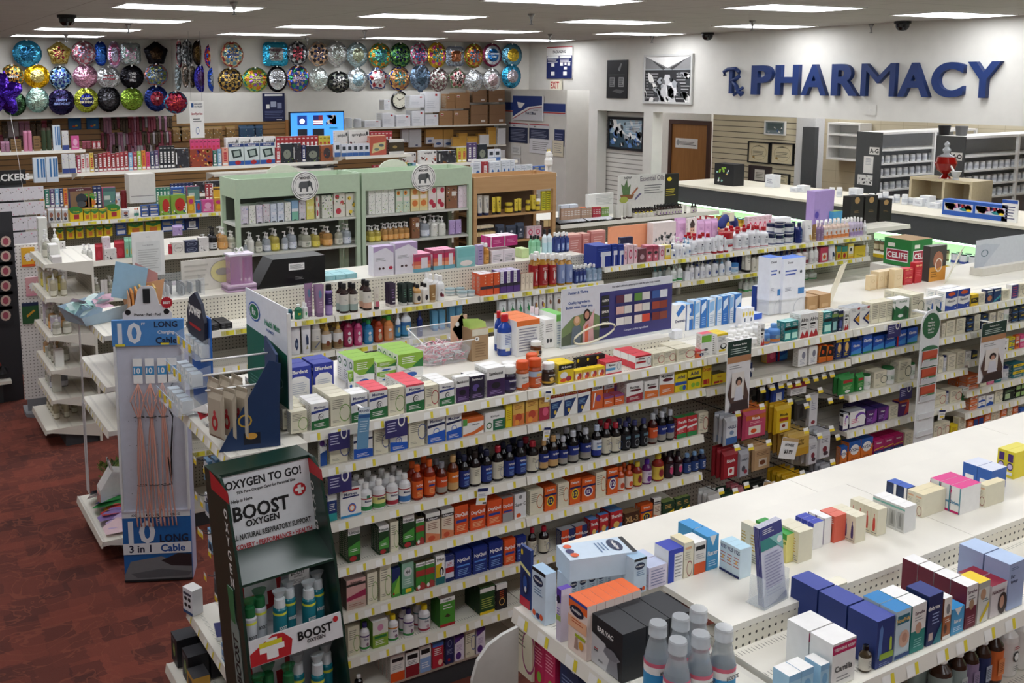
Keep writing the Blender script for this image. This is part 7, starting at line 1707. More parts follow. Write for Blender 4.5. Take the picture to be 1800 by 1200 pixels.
kinds(r"""
wpb|white and blue phone mount box|accessory box|box|#eef0f4|W|r0,0,1,.12,#2c4f80;e.3,.6,.15,.08,K;e.7,.6,.15,.08,K;e.3,.35,.15,.08,K;e.7,.35,.15,.08,K;r.1,.75,.9,.85,#445|r0,0,1,1,#dfe2e8
nvf|flat navy charger box with white ring|accessory box|low|W|#1c2468|r0,0,1,1,W|r0,0,1,1,#dfe0e4
lbf|small pale blue adapter box|accessory box|box|#8cbce4|#a8d0f0|r.1,.3,.9,.6,W;l.1,.7,.9,.9,#3c70a8,2|r0,0,1,1,#78a8d4
bkl|black lamp carton|accessory box|box|#16171c|#202228|e.5,.5,.2,.25,#6a8a50;r.1,.8,.6,.92,#50545c;e.5,.5,.08,.1,#c8b060|r0,0,1,1,#101116;e.5,.5,.2,.2,#2c3038
ylt|yellow and black flashlight pack|accessory box|box|#c89a38|#2c2c30|r.2,.2,.8,.8,#3c3428|r0,0,1,1,#222
""")
SHX(1.2, .376, 'endcap shelf by the floor', [(340, 1075, 'wpb', .08, .13, .06, 1, 1, .3), (405, 1110, 'nvf', .13, .02, .14, 1, 1, -.2), (405, 1160, 'lbf', .06, .04, .06, 2, 2, 0), (425, 1190, 'lbf', .08, .04, .07, 1, 1, 0), (420, 1130, 'lbf', .05, .05, .04, 1, 1, .3)])
SHX(1.1, .13, 'base of the phone accessory endcap', [(325, 1160, 'bkl', .1, .14, .1, 2, 1, 0), (345, 1190, 'bkl', .1, .14, .1, 2, 1, 0), (350, 1215, 'ylt', .1, .1, .08, 1, 1, 0)])
CATS[0] = 'beauty'
kinds(r"""
hrm|tall white and mauve hair removal box|medicine box|box|#e8e4ec|#c8b4d4|p0 1,1 1,1 .75,.6 .95,0 .8,#b8a0c8;e.3,.25,.06,.04,#3c2424;e.48,.25,.06,.04,#4a2c2c;e.85,.25,.1,.06,#c03048;l.1,.5,.6,.62,#888,3|r0,0,1,1,#dcd4e4
clt|pink lidded tub of hair clips|clip tub|box|#a8506c|#f0a0bc|r0,0,1,.2,#6aa8b8;r0,.2,1,.4,#e8a078;r0,.4,1,.6,#d86a50;r0,.6,1,.85,#c02c58;r.4,.2,.8,.8,#e8e0e4|=
pkc|white and magenta comb box|medicine box|box|#ece4e8|W|l.1,.1,.8,.7,#aaa,5;r.7,.1,.9,.25,#666|.
pks2|magenta low box|medicine box|low|#c02c78|#f0e0e8|r.0,.0,.05,1,W;l.2,.3,.8,.7,#e890b8,3|r0,0,1,1,#e8dce0
ice|pale aqua mask pack|mask pack|low|#8cc0c4|#a8dce0|l.1,.2,.9,.8,#c8e8ea,3|r0,0,1,1,#8fbcc0
aqc|aqua card stand with white scallop|card stand|box|#8ccac8|#a8dcd8|e.5,.2,.35,.14,#f0e8e0;r.05,.5,.95,.9,#7cc0be|.
amb|amber bottle pair|lotion bottle|bot|#c88c3c:g|W|r0,0,1,.8,#d8a050;l.2,.2,.8,.6,#7a4a1c,2|
lil|lilac haired spray box|medicine box|box|#a898c0|#c8b8d8|l.2,.2,.8,.8,#6a5a8c,4|.
grb3|pale green soap tub|soap box|low|#c8e0a0|#d8ecb0||
mnt|mint curl bottle|lotion bottle|bot|#8cc8a0:g|#101010|r0,0,1,.8,#98d0ac|
cy2|white and sky bottle, black cap|lotion bottle|bot|#dce8ec:g|#101010|r0,0,1,.8,#b8d8e0|
bkb2|black lash box|medicine box|low|#18181c|#28282c|l.1,.3,.4,.7,#8a8a90,3;l.6,.3,.9,.7,#8a8a90,3|r0,0,1,1,#202024
ros|rose pink towel box|medicine box|box|#c07870|#d8a898|l.2,.3,.8,.8,#e0b8b0,5;r0,.9,1,1,#d89890|r0,0,1,1,#e0b8a8
wgf|white and grey scroll box|medicine box|box|#d8ccc8|#e4dcd8|f0,0,1,.6,SED,30|r0,0,1,1,#c8bcb8
pch|peach ironing mat board|board|box|#e89c74|#f0b090|p0 1,.06 1,0 .9,#c87850|r0,0,1,1,#d08860
plc|pink plush lilac pack|plush pack|bag|#d8a8d0|#e0b8e0|e.4,.3,.3,.2,#e8c0e0;l.2,.6,.8,.8,#a878a8,3
fac|face mask box with portrait|medicine box|box|#e8dcd8|W|e.5,.5,.28,.3,#d8a890;p.2 .75,.5 .95,.8 .75,.7 .6,.3 .6,#3a2420;e.42,.5,.04,.03,K;e.6,.5,.04,.03,K;e.5,.35,.08,.03,#c02030;p.1 .0,.9 .0,.7 .25,.3 .25,#7a9a5c|.
""")
SH(6.6, 1.486, 'hair care top deck', """
656 693 52 hrm 1 1 d=.09 b=.02
694 735 54 hrm 1 1 d=.09 b=.02
728 758 32 clt 1 2 d=.08 b=.0
762 800 34 clt 2 2 d=.07 b=.02
803 836 36 aqc 1 1 d=.04
840 850 34 lil 1 2 b=.03
851 862 36 amb 1 2 b=.03
864 906 22 pkc 2 2 d=.08 b=.02
917 930 16 grb3 1 2 d=.05 b=.1
936 952 34 mnt 2 2 b=.15
955 972 44 cy2 2 1 b=.14
978 1002 34 drs 3 2 b=.16
570 628 8 ice 3 2 s=4 d=.1 b=.06
552 568 36 aqc 1 1 d=.03 b=.2
""", set_=.0, dep=.46)
SH(6.62, 1.486, 'on the comb boxes', '862 910 18 pks2 2 2 d=.07 z=.128 b=.02', set_=0, dep=.46)
SH(6.33, 1.301, 'dark lash boxes at far left', """
341 363 10 bkb2 1 3 s=3 d=.06
364 386 10 bkb2 1 3 s=3 d=.06
388 409 10 bkb2 1 3 s=3 d=.06
""", dep=.24)
SH(6.752, 1.411, 'flat deck of skin care row', """
997 1022 42 ros 1 1 d=.12 b=.05
1024 1036 40 ros 1 1 d=.1 b=.08
1038 1064 42 ros 1 1 d=.06 b=.1
1067 1142 42 pch 1 1 d=.01 b=.2
1146 1188 44 wgf 1 1 d=.08 b=.1
1190 1206 40 plc 1 2 b=.2
1208 1224 44 fac 1 1 d=.03 b=.15
1226 1262 34 plc 3 1 b=.2
1272 1312 20 ros 1 1 d=.08 b=.05
1314 1356 36 pkb 5 1 d=.05 b=.1
1360 1390 30 wcb 1 1 d=.1 b=.05
""", set_=.0)
# black open carton, clear box, pink bundle
a = at(480, 505, z=1.487); m = MB().box((0, 0, 0), (.4, .2, .2), mat('#08080a', 'm', .35)); m.prism([(-.12, 0), (0, 0), (0, .2)], 0, .2, mat('#08080a', 'm', .35), axis='y'); art(m, 'r.3,.55,.6,.8,W;l.32,.6,.58,.76,K,6;l.42,.2,.58,.32,#888,3', lambda u, v, k: (u*.4, -.0006*k, v*.2), .4, .2)
o = m.obj('display_carton'); o.location = (a.x-.0, 6.63, 1.487); tag(o, 'glossy black display carton turned backwards with white bar code', 'carton')
a = at(392, 505, z=1.487); e = empty('brush_set', (a.x, 6.64, 1.487)); tag(e, 'lilac clear cases of makeup brushes with white bow', 'brush set')
m = MB().box((0, 0, .05), (.16, .1, .25), mat('#c090b8', 't')).box((-.01, -.01, .25), (.17, .11, .262), '#e8e0ec'); m.obj('case', e)
for i in range(5): MB().tube([(.02+i*.03, .05, .055), (.02+i*.03, .05, .2+.01*(i % 2))], .006, '#c84880' if i == 3 else '#b898c0').obj('brush', e)
for i in range(4): MB().box((-.03, -.02, .002+i*.012), (.18, .12, .012+i*.012), ('#c8a8c8', '#8a7088', '#b898b8', '#e0c8dc')[i]).obj('flat_case', e)
MB().tube([(.08+.03*math.cos(t*.6), .05, .28+.02*math.sin(t*1.2)) for t in range(11)], .006, 'W', closed=True).obj('bow', e)
a = at(318, 510, z=1.487); o = MB().box((0, 0, 0), (.42, .01, .22), '#dcd8cc'); art(o, 'e.72,.55,.24,.38,#e0d898;o.72,.55,.24,.38,#a8a498,.94;e.7,.55,.12,.12,#a8a498;l.05,.1,.45,.9,#c0bcb0,5', lambda u, v, k: (u*.42, -.0006*k, v*.22), .42, .22); o = o.obj('eyelash_sign'); o.location = (at(320, 510, y=6.8).x, 6.8, 1.487); tag(o, 'low white sign with faint yellow oval behind the lilac brush cases', 'sign')
e = empty('acrylic_tray', (at(252, 520, y=6.64).x, 6.64, 1.487)); tag(e, 'clear acrylic tray of silver grey packets with white menu sign', 'display tray')
m = MB(); w_, d_, h_ = .42, .3, .12
for P_ in (((0, 0, 0), (w_, 0, 0), (w_, 0, h_), (0, 0, h_)), ((0, d_, 0), (w_, d_, 0), (w_, d_, h_), (0, d_, h_)), ((0, 0, 0), (0, d_, 0), (0, d_, h_), (0, 0, h_)), ((w_, 0, 0), (w_, d_, 0), (w_, d_, h_), (w_, 0, h_))): m.add(P_, [(0, 1, 2, 3)], CL)
m.obj('tray', e); m = MB().box((.0, .26, .12), (.22, .27, .43), '#e4e4e0'); art(m, 'r.12,.08,.88,.78,#d8dad6;tLove Essentials,.5,.7,.03,#999,.6;l.18,.15,.82,.62,#b8bab6,9;tdisplay,.5,.88,.03,#bbb,.4', lambda u, v, k: (u*.22, .26-.0006*k, .12+v*.31), .22, .31); m.obj('menu_sign', e)
rr = random.Random(5); m = MB()
for i in range(36): x = .03+.011*i; y = .04+.2*rr.random(); m.box((x, y, .005), (x+.004, y+.07, .06+.04*rr.random()), rr.choice(['#8a8c90', '#c8cacc', '#55585c', '#3a3c40']))
o = m.obj('silver_packets'); o.location = e.location; tag(o, 'rows of silver grey packets in the clear tray', 'packets'); o['kind'] = 'stuff'
# endcap B top: pale blue box of packets, orange bags, jars
e = empty('open_box', (1.22, 6.55, 1.422), R(20)); tag(e, 'open pale blue box stuffed with mint and pink packets', 'display box')
m = MB()
for P_ in (((-.1, -.12, 0), (.16, -.12, 0), (.2, -.14, .1), (-.14, -.14, .06)), ((-.1, .12, 0), (.16, .12, 0), (.2, .14, .14), (-.14, .14, .1)), ((-.1, -.12, 0), (-.1, .12, 0), (-.14, .14, .1), (-.14, -.14, .06)), ((-.1, -.12, .001), (.16, -.12, .001), (.16, .12, .001), (-.1, .12, .001))): m.add(P_, [(0, 1, 2, 3)], '#a8c0d0')
m.obj('box', e); rr = random.Random(8); m = MB()
for i in range(16):
    c = Vector((rr.uniform(-.1, .14), rr.uniform(-.1, .1), .07+rr.uniform(0, .06))); q = Matrix.Rotation(rr.uniform(-.9, .9), 3, 'X') @ Matrix.Rotation(rr.uniform(-.9, .9), 3, 'Y'); m.add([c+q @ Vector(v) for v in ((-.045, -.03, 0), (.045, -.03, .004), (.05, .03, 0), (0, .034, .012), (-.045, .03, .002))], [(0, 1, 2, 3, 4)], rr.choice(['#b8e0d8', '#d8ece8', '#e0b8c8', '#c8d8d8', '#a8d0c8']))
m.obj('packets', e)
e = empty('bag_display', (1.42, 6.3, 1.422), R(-8)); tag(e, 'cardboard display of orange bags with pale blue and pink cards behind', 'display box')
MB().prism([(0, 0), (.22, 0), (.26, .2), (0, .16)], 0, .004, '#d8a478', axis='x').prism([(0, 0), (.2, 0), (.24, .24), (-.04, .2)], .2, .204, '#d8a478', axis='y').box((0, 0, 0), (.2, .2, .004), '#d8a478').obj('box', e)
for i in range(6): MB().box((.015+i*.028, .02, .02), (.027+i*.028, .18, .2+.01*(i % 3)), ('#d88c3c', '#e0a050', '#c8a860')[i % 3]).obj('bag', e)
MB().prism([(-.1, .15), (.1, .1), (.14, .32), (-.06, .38)], .19, .194, '#9cc4dc', axis='y').obj('blue_card', e); MB().prism([(.08, .12), (.2, .08), (.2, .28), (.06, .36)], .21, .214, '#c8908c', axis='y').obj('pink_card', e)
kinds(r"""
pum|clear pump soap bottle, white pump|soap pump bottle|pump|#c8c8b4:t|#eceae6|r0,.0,1,.62,#dcdacc;l.15,.1,.6,.5,#6a6c60,3;f0,0,1,.6,GEHC,9|
puy|clear pump soap bottle, yellow label|soap pump bottle|pump|#d8c868:t|#eceae6|r0,0,1,.62,#e8d860;f0,0,1,.6,YWHC,9|
puf|clear pump soap bottle, orange label|soap pump bottle|pump|#d8a868:t|#eceae6|r0,0,1,.62,#e8b068;f0,0,1,.6,OWRC,9|
pub|clear pump soap bottle, blue and white label|soap pump bottle|pump|#c0c8d0:t|#eceae6|r0,0,1,.62,#e0e4ec;f0,0,1,.6,BWNQ,8|
puw|white floral pump bottle|soap pump bottle|pump|#e4e4dc:g|#f0f0ee|f0,0,1,.9,GKHC,12|
fog|slender clear room spray bottle|spray bottle|spray|#c8c0a0:t|#d8d8d4|r0,0,1,.4,#d8d4c0|
swh|white and dark floral soap box|soap box|box|#e8e8e0|W|f0,0,1,1,GKEH,26|=
swl|floral soap box, lilac print|soap box|box|#d8d0dc|#e8ece8|f0,0,1,.95,VPQHW,22;r.15,.4,.85,.55,#e4e0e8;r.2,0,.8,.06,K|f0,0,1,1,PVNW,20
sbk|floral soap box, dark print|soap box|box|#d0ccd0|#e8e8e8|f0,0,1,.95,KNEMW,24;r.15,.4,.85,.55,#dcd4d8;r.2,0,.8,.06,K|f0,0,1,1,KNEW,20
sbl|floral soap box, navy and blue print|soap box|box|#d0d8e4|#e4ecf4|f0,0,1,.95,NBQW,22;r.15,.4,.85,.55,#e4e4ec;r.2,0,.8,.06,K|f0,0,1,1,NBQW,20
sbg|soap box with sea blue and green bands|soap box|box|#8cb0d0|#a8cce8|r0,0,1,.45,#7cb8a0;r0,.45,1,.6,#e0e4e8;r.3,0,.7,.06,K|r0,0,1,1,#8cb0d0
syl|tall yellow floral soap box|soap box|box|#e0d878|#d8d880|f0,0,1,1,YWFC,26;r.1,.42,.9,.56,#e8e4b0|f0,0,1,1,YWF,20
srd|red and green pomegranate napkin pack|napkin pack|box|#e0dcd0|#e8e4d8|e.3,.85,.2,.1,#b83040;e.75,.6,.18,.1,#c84850;e.4,.25,.25,.13,#c03848;f0,0,1,1,HGC,16|=
slm|lemon print napkin pack|napkin pack|box|#e4e0d0|#e8e4d8|e.3,.8,.16,.09,#e8c838;e.7,.5,.18,.1,#e8b830;e.4,.2,.16,.09,#f0d040;f0,0,1,1,GKC,18|=
sgr|green leaf print napkin pack|napkin pack|box|#dcdcd0|#e4e4dc|f0,0,1,1,GKEHG,34|=
sfl|sunflower print soap box|soap box|box|#c8d8c0|#dfe4d8|e.35,.85,.25,.1,#e08a28;e.35,.85,.1,.04,#4a2c14;r.1,.5,.9,.68,#e4dcd0;f0,0,1,.45,OYBGW,16|f0,0,1,1,GYW,20
spc2|peach print soap box|soap box|box|#e8d090|#e8dcb0|e.5,.85,.3,.12,#e08a48;r.1,.55,.9,.72,#f0e4d8;e.5,.35,.35,.14,#d87838;r0,0,1,.15,#d8d0a0|f0,0,1,1,OFW,20
srs|red rose print soap box|soap box|box|#e4dcd0|#e8e4dc|e.7,.85,.25,.12,#c02c48;r.1,.5,.9,.7,#e8d8d8;e.35,.35,.28,.12,#c02c48;e.65,.2,.28,.12,#b02840|f0,0,1,1,RGW,20
sbr|tall brown cage print box|soap box|box|#8a5c40|#a87858|f0,.3,1,1,KYWXG,24;r.5,.55,.9,.75,#e4e0d8|f0,0,1,1,KYW,20
cst|tall green and white botanical gift box|gift box|box|#dfe0d8|#e4e6e0|f0,0,1,1,GKEH,40;r.2,.05,.8,.2,#e8c8c8|=
wrd|white octagon soap box|soap box|box|#e4e0d8|#ece8e0|o.5,.5,.38,.38,#6a6460,.94;tLAFCO,.5,.5,.12,#6a6460|.
ndb|navy octagon soap box|soap box|box|#1c2444|#2a3458|o.5,.5,.4,.4,#a8b0c8,.94;o.5,.5,.34,.34,#a8b0c8,.96;l.3,.35,.7,.65,#a8b0c8,3|.
blk2|black pump soap bottle, white label|soap pump bottle|pump|#141418:g|#101012|r0,0,1,.6,#d8d8d8;l.2,.1,.8,.5,#444,2|
whk|white low soap carton with black scroll|soap box|box|#e4e0dc|#ece8e4|f0,0,1,1,KWD,12|.
red|red swan shaped gift soap pack|gift pack|bag|#b82434|#a81c2c|e.5,.4,.3,.3,#c83848
grn3|green wrapped gift basket|gift pack|bag|#8cc8a8|#a8d8c0|e.5,.35,.25,.2,#c8b040;f0,.3,1,1,WAC,10
pkf|pink floral gift carton|gift box|box|#e8d8e0|#f0e8ec|f0,0,1,1,IRVGW,20|.
vlt|violet glass vase pack|gift pack|bag|#b8a0d0|#c8b8e0|f0,0,1,1,VWP,10
""")
CATS[0] = ''
SH(8.72, 1.421, 'cream shelf left of mint cabinets', """
146 164 30 puw 2 2
168 182 28 red
183 196 40 pkf 1 1 d=.07
184 206 20 whk 1 1 d=.06 b=-.02
202 222 30 red 1 1 b=.02
220 236 34 grn3 2 1
297 303 16 red
303 325 20 wrd 1 1 d=.08
304 322 18 vlt 1 1 z=.155 b=.03
326 349 20 ndb 1 1 d=.08 s=2
350 368 24 whk 1 1 d=.07
352 368 24 puw 1 1 b=.15
370 384 40 blk2 1 2
386 403 38 puf 1 2
404 416 30 pum 1 2
""")
SH(8.72, 1.101, 'lower cream shelf', """
156 178 34 pum 2 2
178 190 30 whk 2 1
190 215 30 pum 2 2 b=.1
300 330 14 pkf 2 1
""")
EC = lambda z, lb, items: [lay(k, w, h, min(w, .07), 1, n, 1, lb, (lambda y_: (lambda i, j, s: (1.265+.012+j*.08+w/2, y_, z, -math.pi/2)))(y)) for y, k, w, h, n in items]
EC(1.491, 'top shelf of the left endcap', [(9.03, 'cst', .1, .3, 1), (8.84, 'puw', .08, .22, 2), (8.74, 'pum', .07, .2, 1), (8.6, 'swh', .12, .13, 1), (8.47, 'whk', .12, .05, 1)])
EC(1.211, 'second shelf of the left endcap', [(9.04, 'slm', .07, .16, 1), (8.93, 'puy', .07, .2, 2), (8.8, 'swh', .08, .15, 1), (8.68, 'puy', .08, .2, 2), (8.55, 'slm', .07, .13, 1), (8.46, 'fog', .05, .19, 2)])
EC(.891, 'third shelf of the left endcap', [(9.03, 'pum', .07, .19, 2), (8.92, 'swl', .08, .2, 1), (8.82, 'pum', .08, .22, 1), (8.7, 'puf', .08, .2, 2), (8.58, 'swl', .09, .13, 1), (8.47, 'pum', .07, .16, 2)])
EC(.611, 'fourth shelf of the left endcap', [(9.02, 'puf', .07, .16, 2), (8.9, 'sgr', .06, .08, 1), (8.8, 'pum', .08, .2, 2), (8.67, 'pum', .08, .18, 2), (8.53, 'swh', .09, .14, 1)])
EC(.361, 'fifth shelf of the left endcap', [(9.02, 'pum', .07, .15, 2), (8.88, 'swh', .07, .16, 2), (8.78, 'pub', .07, .15, 2), (8.66, 'sgr', .07, .2, 1)])
EC(.116, 'base shelf of the left endcap', [(9.03, 'fog', .05, .2, 2), (8.95, 'fog', .05, .19, 2), (8.86, 'fog', .05, .2, 3), (8.76, 'fog', .05, .18, 3), (8.67, 'fog', .05, .19, 2)])
MINT = mat('#bcd0b4', 'm', .4)
def cabinet(name, label, x0, x1, y0, y1, zb0, zt0, zp, shelves, col, top=True, sh=None):
    e = empty(name, ((x0+x1)/2, (y0+y1)/2, FLOOR)); tag(e, label, 'display cabinet'); P = lambda m, n: part(m, n, e); t = .04
    for a, b in ((x0, y0), (x1-t, y0), (x0, y1-t), (x1-t, y1-t)): P(MB().box((a, b, zb0), (a+t, b+t, zt0), col), 'post')
    P(MB().box((x0+t, y0, zp), (x1-t, y0+.015, zt0), col), 'front_panel'); P(MB().box((x0+t, y1-.015, zp), (x1-t, y1, zt0), col), 'rear_panel')
    for a in (x0, x1-.015): P(MB().box((a, y0+t, zp), (a+.015, y1-t, zt0), col), 'side_panel')
    P(MB().box((x0+t, y0+t, zp+.02), (x1-t, y1-t, zp+.035), col), 'tray')
    for z in shelves: P(MB().box((x0+.01, y0+.012, z-.02), (x1-.01, y1-.01, z), sh or '#d4d6cc'), 'shelf')
    P(MB().box((x0+t, y1-.02, zb0), (x1-t, y1-.012, zp), '#5a5e54' if sh is None else '#5c4630'), 'back_board'); return e
zB = 1.365; ZP = szh(352, 4.0, 8.7)
Cxa, Cxb, Cxc = sx(390, 9.1, 2.06)+0, sx(634, 8.7, 2.05), sx(830, 8.7, 2.05)
Cxa = sx(419, 8.7, 2.05)-.03
for (xa, xb, lb) in ((Cxa, Cxb-.01, 'left'), (Cxb+.01, Cxc, 'right')):
    cabinet('mint_cabinet', 'mint green open display cabinet of floral soaps with elephant badge, %s one' % lb, xa, xb, 8.7, 9.15, 0, 2.055, 1.88, (1.635, 1.36), MINT)
    o = MB(); cx = (xa+xb)/2+.05; n = 28; rr_ = .135; zc = 1.965 if lb == 'left' else 1.975
    o.add([(rr_*math.cos(2*math.pi*i/n), 0, rr_*math.sin(2*math.pi*i/n)) for i in range(n)]+[(rr_*math.cos(2*math.pi*i/n), .01, rr_*math.sin(2*math.pi*i/n)) for i in range(n)], [tuple(range(n))]+[(i, n+i, n+(i+1) % n, (i+1) % n) for i in range(n)], 'W')
    EL = 'o.5,.5,.47,.47,K,.955;o.5,.5,.4,.4,K,.97;p.3 .3,.36 .3,.37 .42,.52 .42,.53 .3,.6 .3,.61 .45,.68 .5,.72 .4,.78 .3,.8 .32,.76 .45,.74 .6,.66 .68,.55 .66,.35 .66,.27 .6,.25 .45,.29 .45,#55585a;p.58 .64,.66 .66,.68 .52,.6 .48,#3a3c3e;tMICHEL,.5,.78,.09,K,.45;tDESIGN WORKS,.5,.2,.06,K,.5'
    art(o, EL, lambda u, v, k: (-rr_+u*2*rr_, -.0006-.0006*k, -rr_+v*2*rr_), 2*rr_, 2*rr_); o = o.obj('elephant_badge'); o.location = (cx, 8.684, zc); tag(o, 'round white elephant badge on the %s mint cabinet' % lb, 'badge')
o = MB().prism([(-.17, 0), (.17, 0)]+[(.17*math.cos(t*math.pi/10), .1*math.sin(t*math.pi/10)) for t in range(1, 10)], 0, .02, '#d4d6c4', axis='y')
for px, lb in ((500, 'left'), (697, 'right')):
    q = o.obj('arched_board'); q.location = (sx(px, 9.1, 2.1), 9.16, 2.03); MB().box((-.1, .0, -.6), (.1, .019, .0), '#d4d6c4').obj('support', q); tag(q, 'cream arched board behind the %s mint cabinet' % lb, 'board')
SH(8.7, 1.637, 'mint cabinet upper shelf', """
425 437 32 swl 1 3 d=.06
438 450 32 swh 1 3 d=.06
451 462 32 swl 1 3 d=.06
463 475 33 sbk 1 3 d=.06
476 487 32 sbl 1 3 d=.06
488 500 33 sbl 1 3 d=.06
501 512 33 swh 1 3 d=.06
513 525 35 sbg 1 3 d=.06
526 538 35 sbk 1 3 d=.06
539 553 42 syl 1 1 d=.07
556 562 40 srd 1 1 d=.1
566 586 40 sgr 1 1 d=.06
587 607 42 srd 1 1 d=.06
608 629 40 slm 1 1 d=.06
648 694 44 swh 4 1 d=.07
696 721 40 sfl 2 2 d=.06
722 752 40 spc2 2 2 d=.06
753 782 40 srs 2 2 d=.06
784 804 40 sbr 1 1 d=.08
806 822 38 pkf 2 1 d=.07
""", set_=.05)
SH(8.7, 1.362, 'mint cabinet lower shelf', """
429 436 24 pub 1 1
437 449 36 puw 1 2
451 463 30 pum 1 1
466 478 33 pub 1 2
479 494 38 puy 1 2
497 508 33 pub 1 1
510 524 38 pub 1 2
533 550 34 pum 1 2
551 565 32 puy 1 2
570 588 34 puf 1 2
591 605 34 pum 1 1
606 620 36 pub 1 2
650 672 28 puy 2 2
674 722 30 puf 5 2
724 738 36 sbr 1 1 d=.05
742 758 36 pub 1 2
759 772 36 puw 1 2
773 786 34 puw 1 2
790 812 24 vlt 2 1
""", set_=.05)
OK_ = OAKL
XO0, XO1 = Cxc+.02, sx(978, 8.7, 1.95)
e = cabinet('oak_cabinet', 'pale oak shelf cabinet of yellow tubes beside the mint cabinets', XO0, XO1, 8.7, 9.1, 0, 1.945, 1.775, (1.535, 1.25), OK_, sh=OK_)
kinds(r"""
ntb|tall white tube with navy cap|lotion tube|tube|#dcd8cc|#1c2858|e.5,.5,.2,.2,#8a8c90;l.2,.7,.8,.85,#667,2|
ytb|yellow tube with black cap|lotion tube|tube|#e0c838|#18181c|e.5,.75,.2,.07,#5a4a10;l.2,.3,.8,.6,#7a6a18,3|
yjr|yellow labelled brown jar|cream jar|jar|#5a4420:g|#e0c838|r0,0,1,.9,#e0c838|
yxb|lime yellow box|soap box|box|#dcd838|#e8e060|l.1,.1,.9,.9,#6a7a20,8|.
nsd|slate blue bath pack|bath pack|bag|#3c4658|#4a566c|l.2,.1,.8,.4,#c8ccd4,3;e.5,.7,.15,.1,#c8ccd4
brx|dark brown soap bar box|soap box|box|#5a3828|#e0c890|r0,.6,1,1,#e0c890|.
wot|wicker and black soap bar|soap box|low|#e0d0b0|#e8dcc8|r0,0,1,.4,K|.
""")
SH(8.7, 1.537, 'oak cabinet upper shelf', """
840 849 36 ntb 1 1
851 861 34 ntb 1 2
866 872 30 ytb 1 1
874 882 30 ytb 1 2
891 904 18 yjr 1 1
905 912 24 ytb 1 1
912 918 24 ytb 1 2
926 934 20 yjr 1 1
935 943 28 ytb 1 2
943 951 16 yjr 1 1
952 959 34 yxb 1 1
960 968 34 yxb 1 1
""", set_=.05)
SH(8.7, 1.252, 'oak cabinet lower shelf', """
832 871 18 brx 4 2 d=.08
832 868 8 wot 3 1 z=.13
874 888 26 nsd 1 2
890 908 24 nsd 1 1
909 922 26 nsd 1 2
926 952 20 pkb 2 1
955 972 28 brx 2 2
""", set_=.04)
o = empty('figurine', (sx(964, 8.9, 1.95), 8.9, 1.947)); tag(o, 'small white animal figurine with yellow horns on the oak cabinet', 'figurine')
m = MB().lathe([(.03, .05), (.045, .07), (.045, .12), (.03, .15)], 'W', n=12).lathe([(.02, .14), (.032, .16), (.03, .2), (.015, .215)], 'W', n=12)
for x in (-.025, .02): m.lathe([(.018, 0), (.014, .06)], 'W', c=(x, 0, 0), n=8)
m.lathe([(.018, 0), (.018, .03), (.01, .035)], 'W', c=(.035, 0, .15), n=8); m.obj('body', o)
for x in (-.012, .014): MB().lathe([(.007, .21), (.003, .24)], 'Y', c=(x, 0, 0), n=6).obj('horn', o)
kinds(r"""
oil|small brown oil bottle, black cap|oil bottle|bot|#2c1c14:g|#101012|r0,0,1,1,#d8d4c8;e.5,.3,.3,.2,#8a60a0|
oiy|small oil bottle with yellow cap|oil bottle|bot|#d8d4c8:g|#d8c838|r0,0,1,1,#e0dcd0|
mkr|row of small makeup tubes|makeup tube|box|#c8a890|#484848|l.1,.3,.9,.8,W,3|.
mkd|red makeup tube|makeup tube|box|#c83c4c|#e08a48|l.1,.3,.9,.8,W,3|.
mkg|green makeup tube|makeup tube|box|#8ab05c|#c8b848|l.1,.3,.9,.8,W,3|.
orw|orange topped white jar|supplement jar|cup|#ece4dc:g|#e07030|r0,0,1,.6,#d8583c|
bwp|blue and white bathroom pack|bath pack|box|#dfe8f4|#e8f0f8|r0,0,1,.5,#5a7ac0|.
wtb|white tube, dark cap|lotion tube|tube|#d4d2c8|#3a2c24||
""")
SH(8.72, 1.361, 'essential oils shelf', """
986 1020 20 mkr 6 1 d=.03 z=.05
1022 1040 18 mkr 4 1 d=.03 z=.05
1042 1056 18 mkd 3 1 d=.03 z=.05
1058 1070 16 mkg 3 1 d=.03 z=.05
1082 1094 26 wtb 1 2
1096 1102 26 wtb 1 1
1104 1112 28 wtb 1 2
1114 1154 16 oil 8 3
1116 1150 10 oiy 5 1 b=-.02 d=.03
1158 1200 18 oil 8 3
1204 1208 16 wtl 1 1
1216 1226 16 oil 2 1
986 1016 26 bwp 2 1 b=.3 d=.06
1020 1034 20 orw 1 1 b=.25
""")
m = MB()
for a_, b_ in ((983, 1032), (1034, 1080)): xa, xb = sx(a_, 8.74, 1.37), sx(b_, 8.74, 1.37); m.prism([(8.73, 0), (8.9, 0), (8.9, .06), (8.73, .015)], xa, xb, mat('K', 'g'), axis='x')
m.v = [(p[0], p[1], p[2]+1.362) for p in m.v]; tag(m.obj('sloped_tester_tray'), 'black sloped tester trays of small gold items at the front of the oils shelf', 'display tray')
zs_ = 1.361
def standing(px0, py0, px1, py1, y, zb_, name, label, cat, base, spec, t=.012):
    a = at(px0, py0, y=y); b = at(px1, py1, y=y); m = MB().box((a.x, y, zb_), (b.x, y+t, a.z), base); art(m, spec, lambda u, v, k: (a.x+u*(b.x-a.x), y-.0007*k, b.z+v*(a.z-b.z)), b.x-a.x, a.z-b.z); return tag(m.obj(name), label, cat)
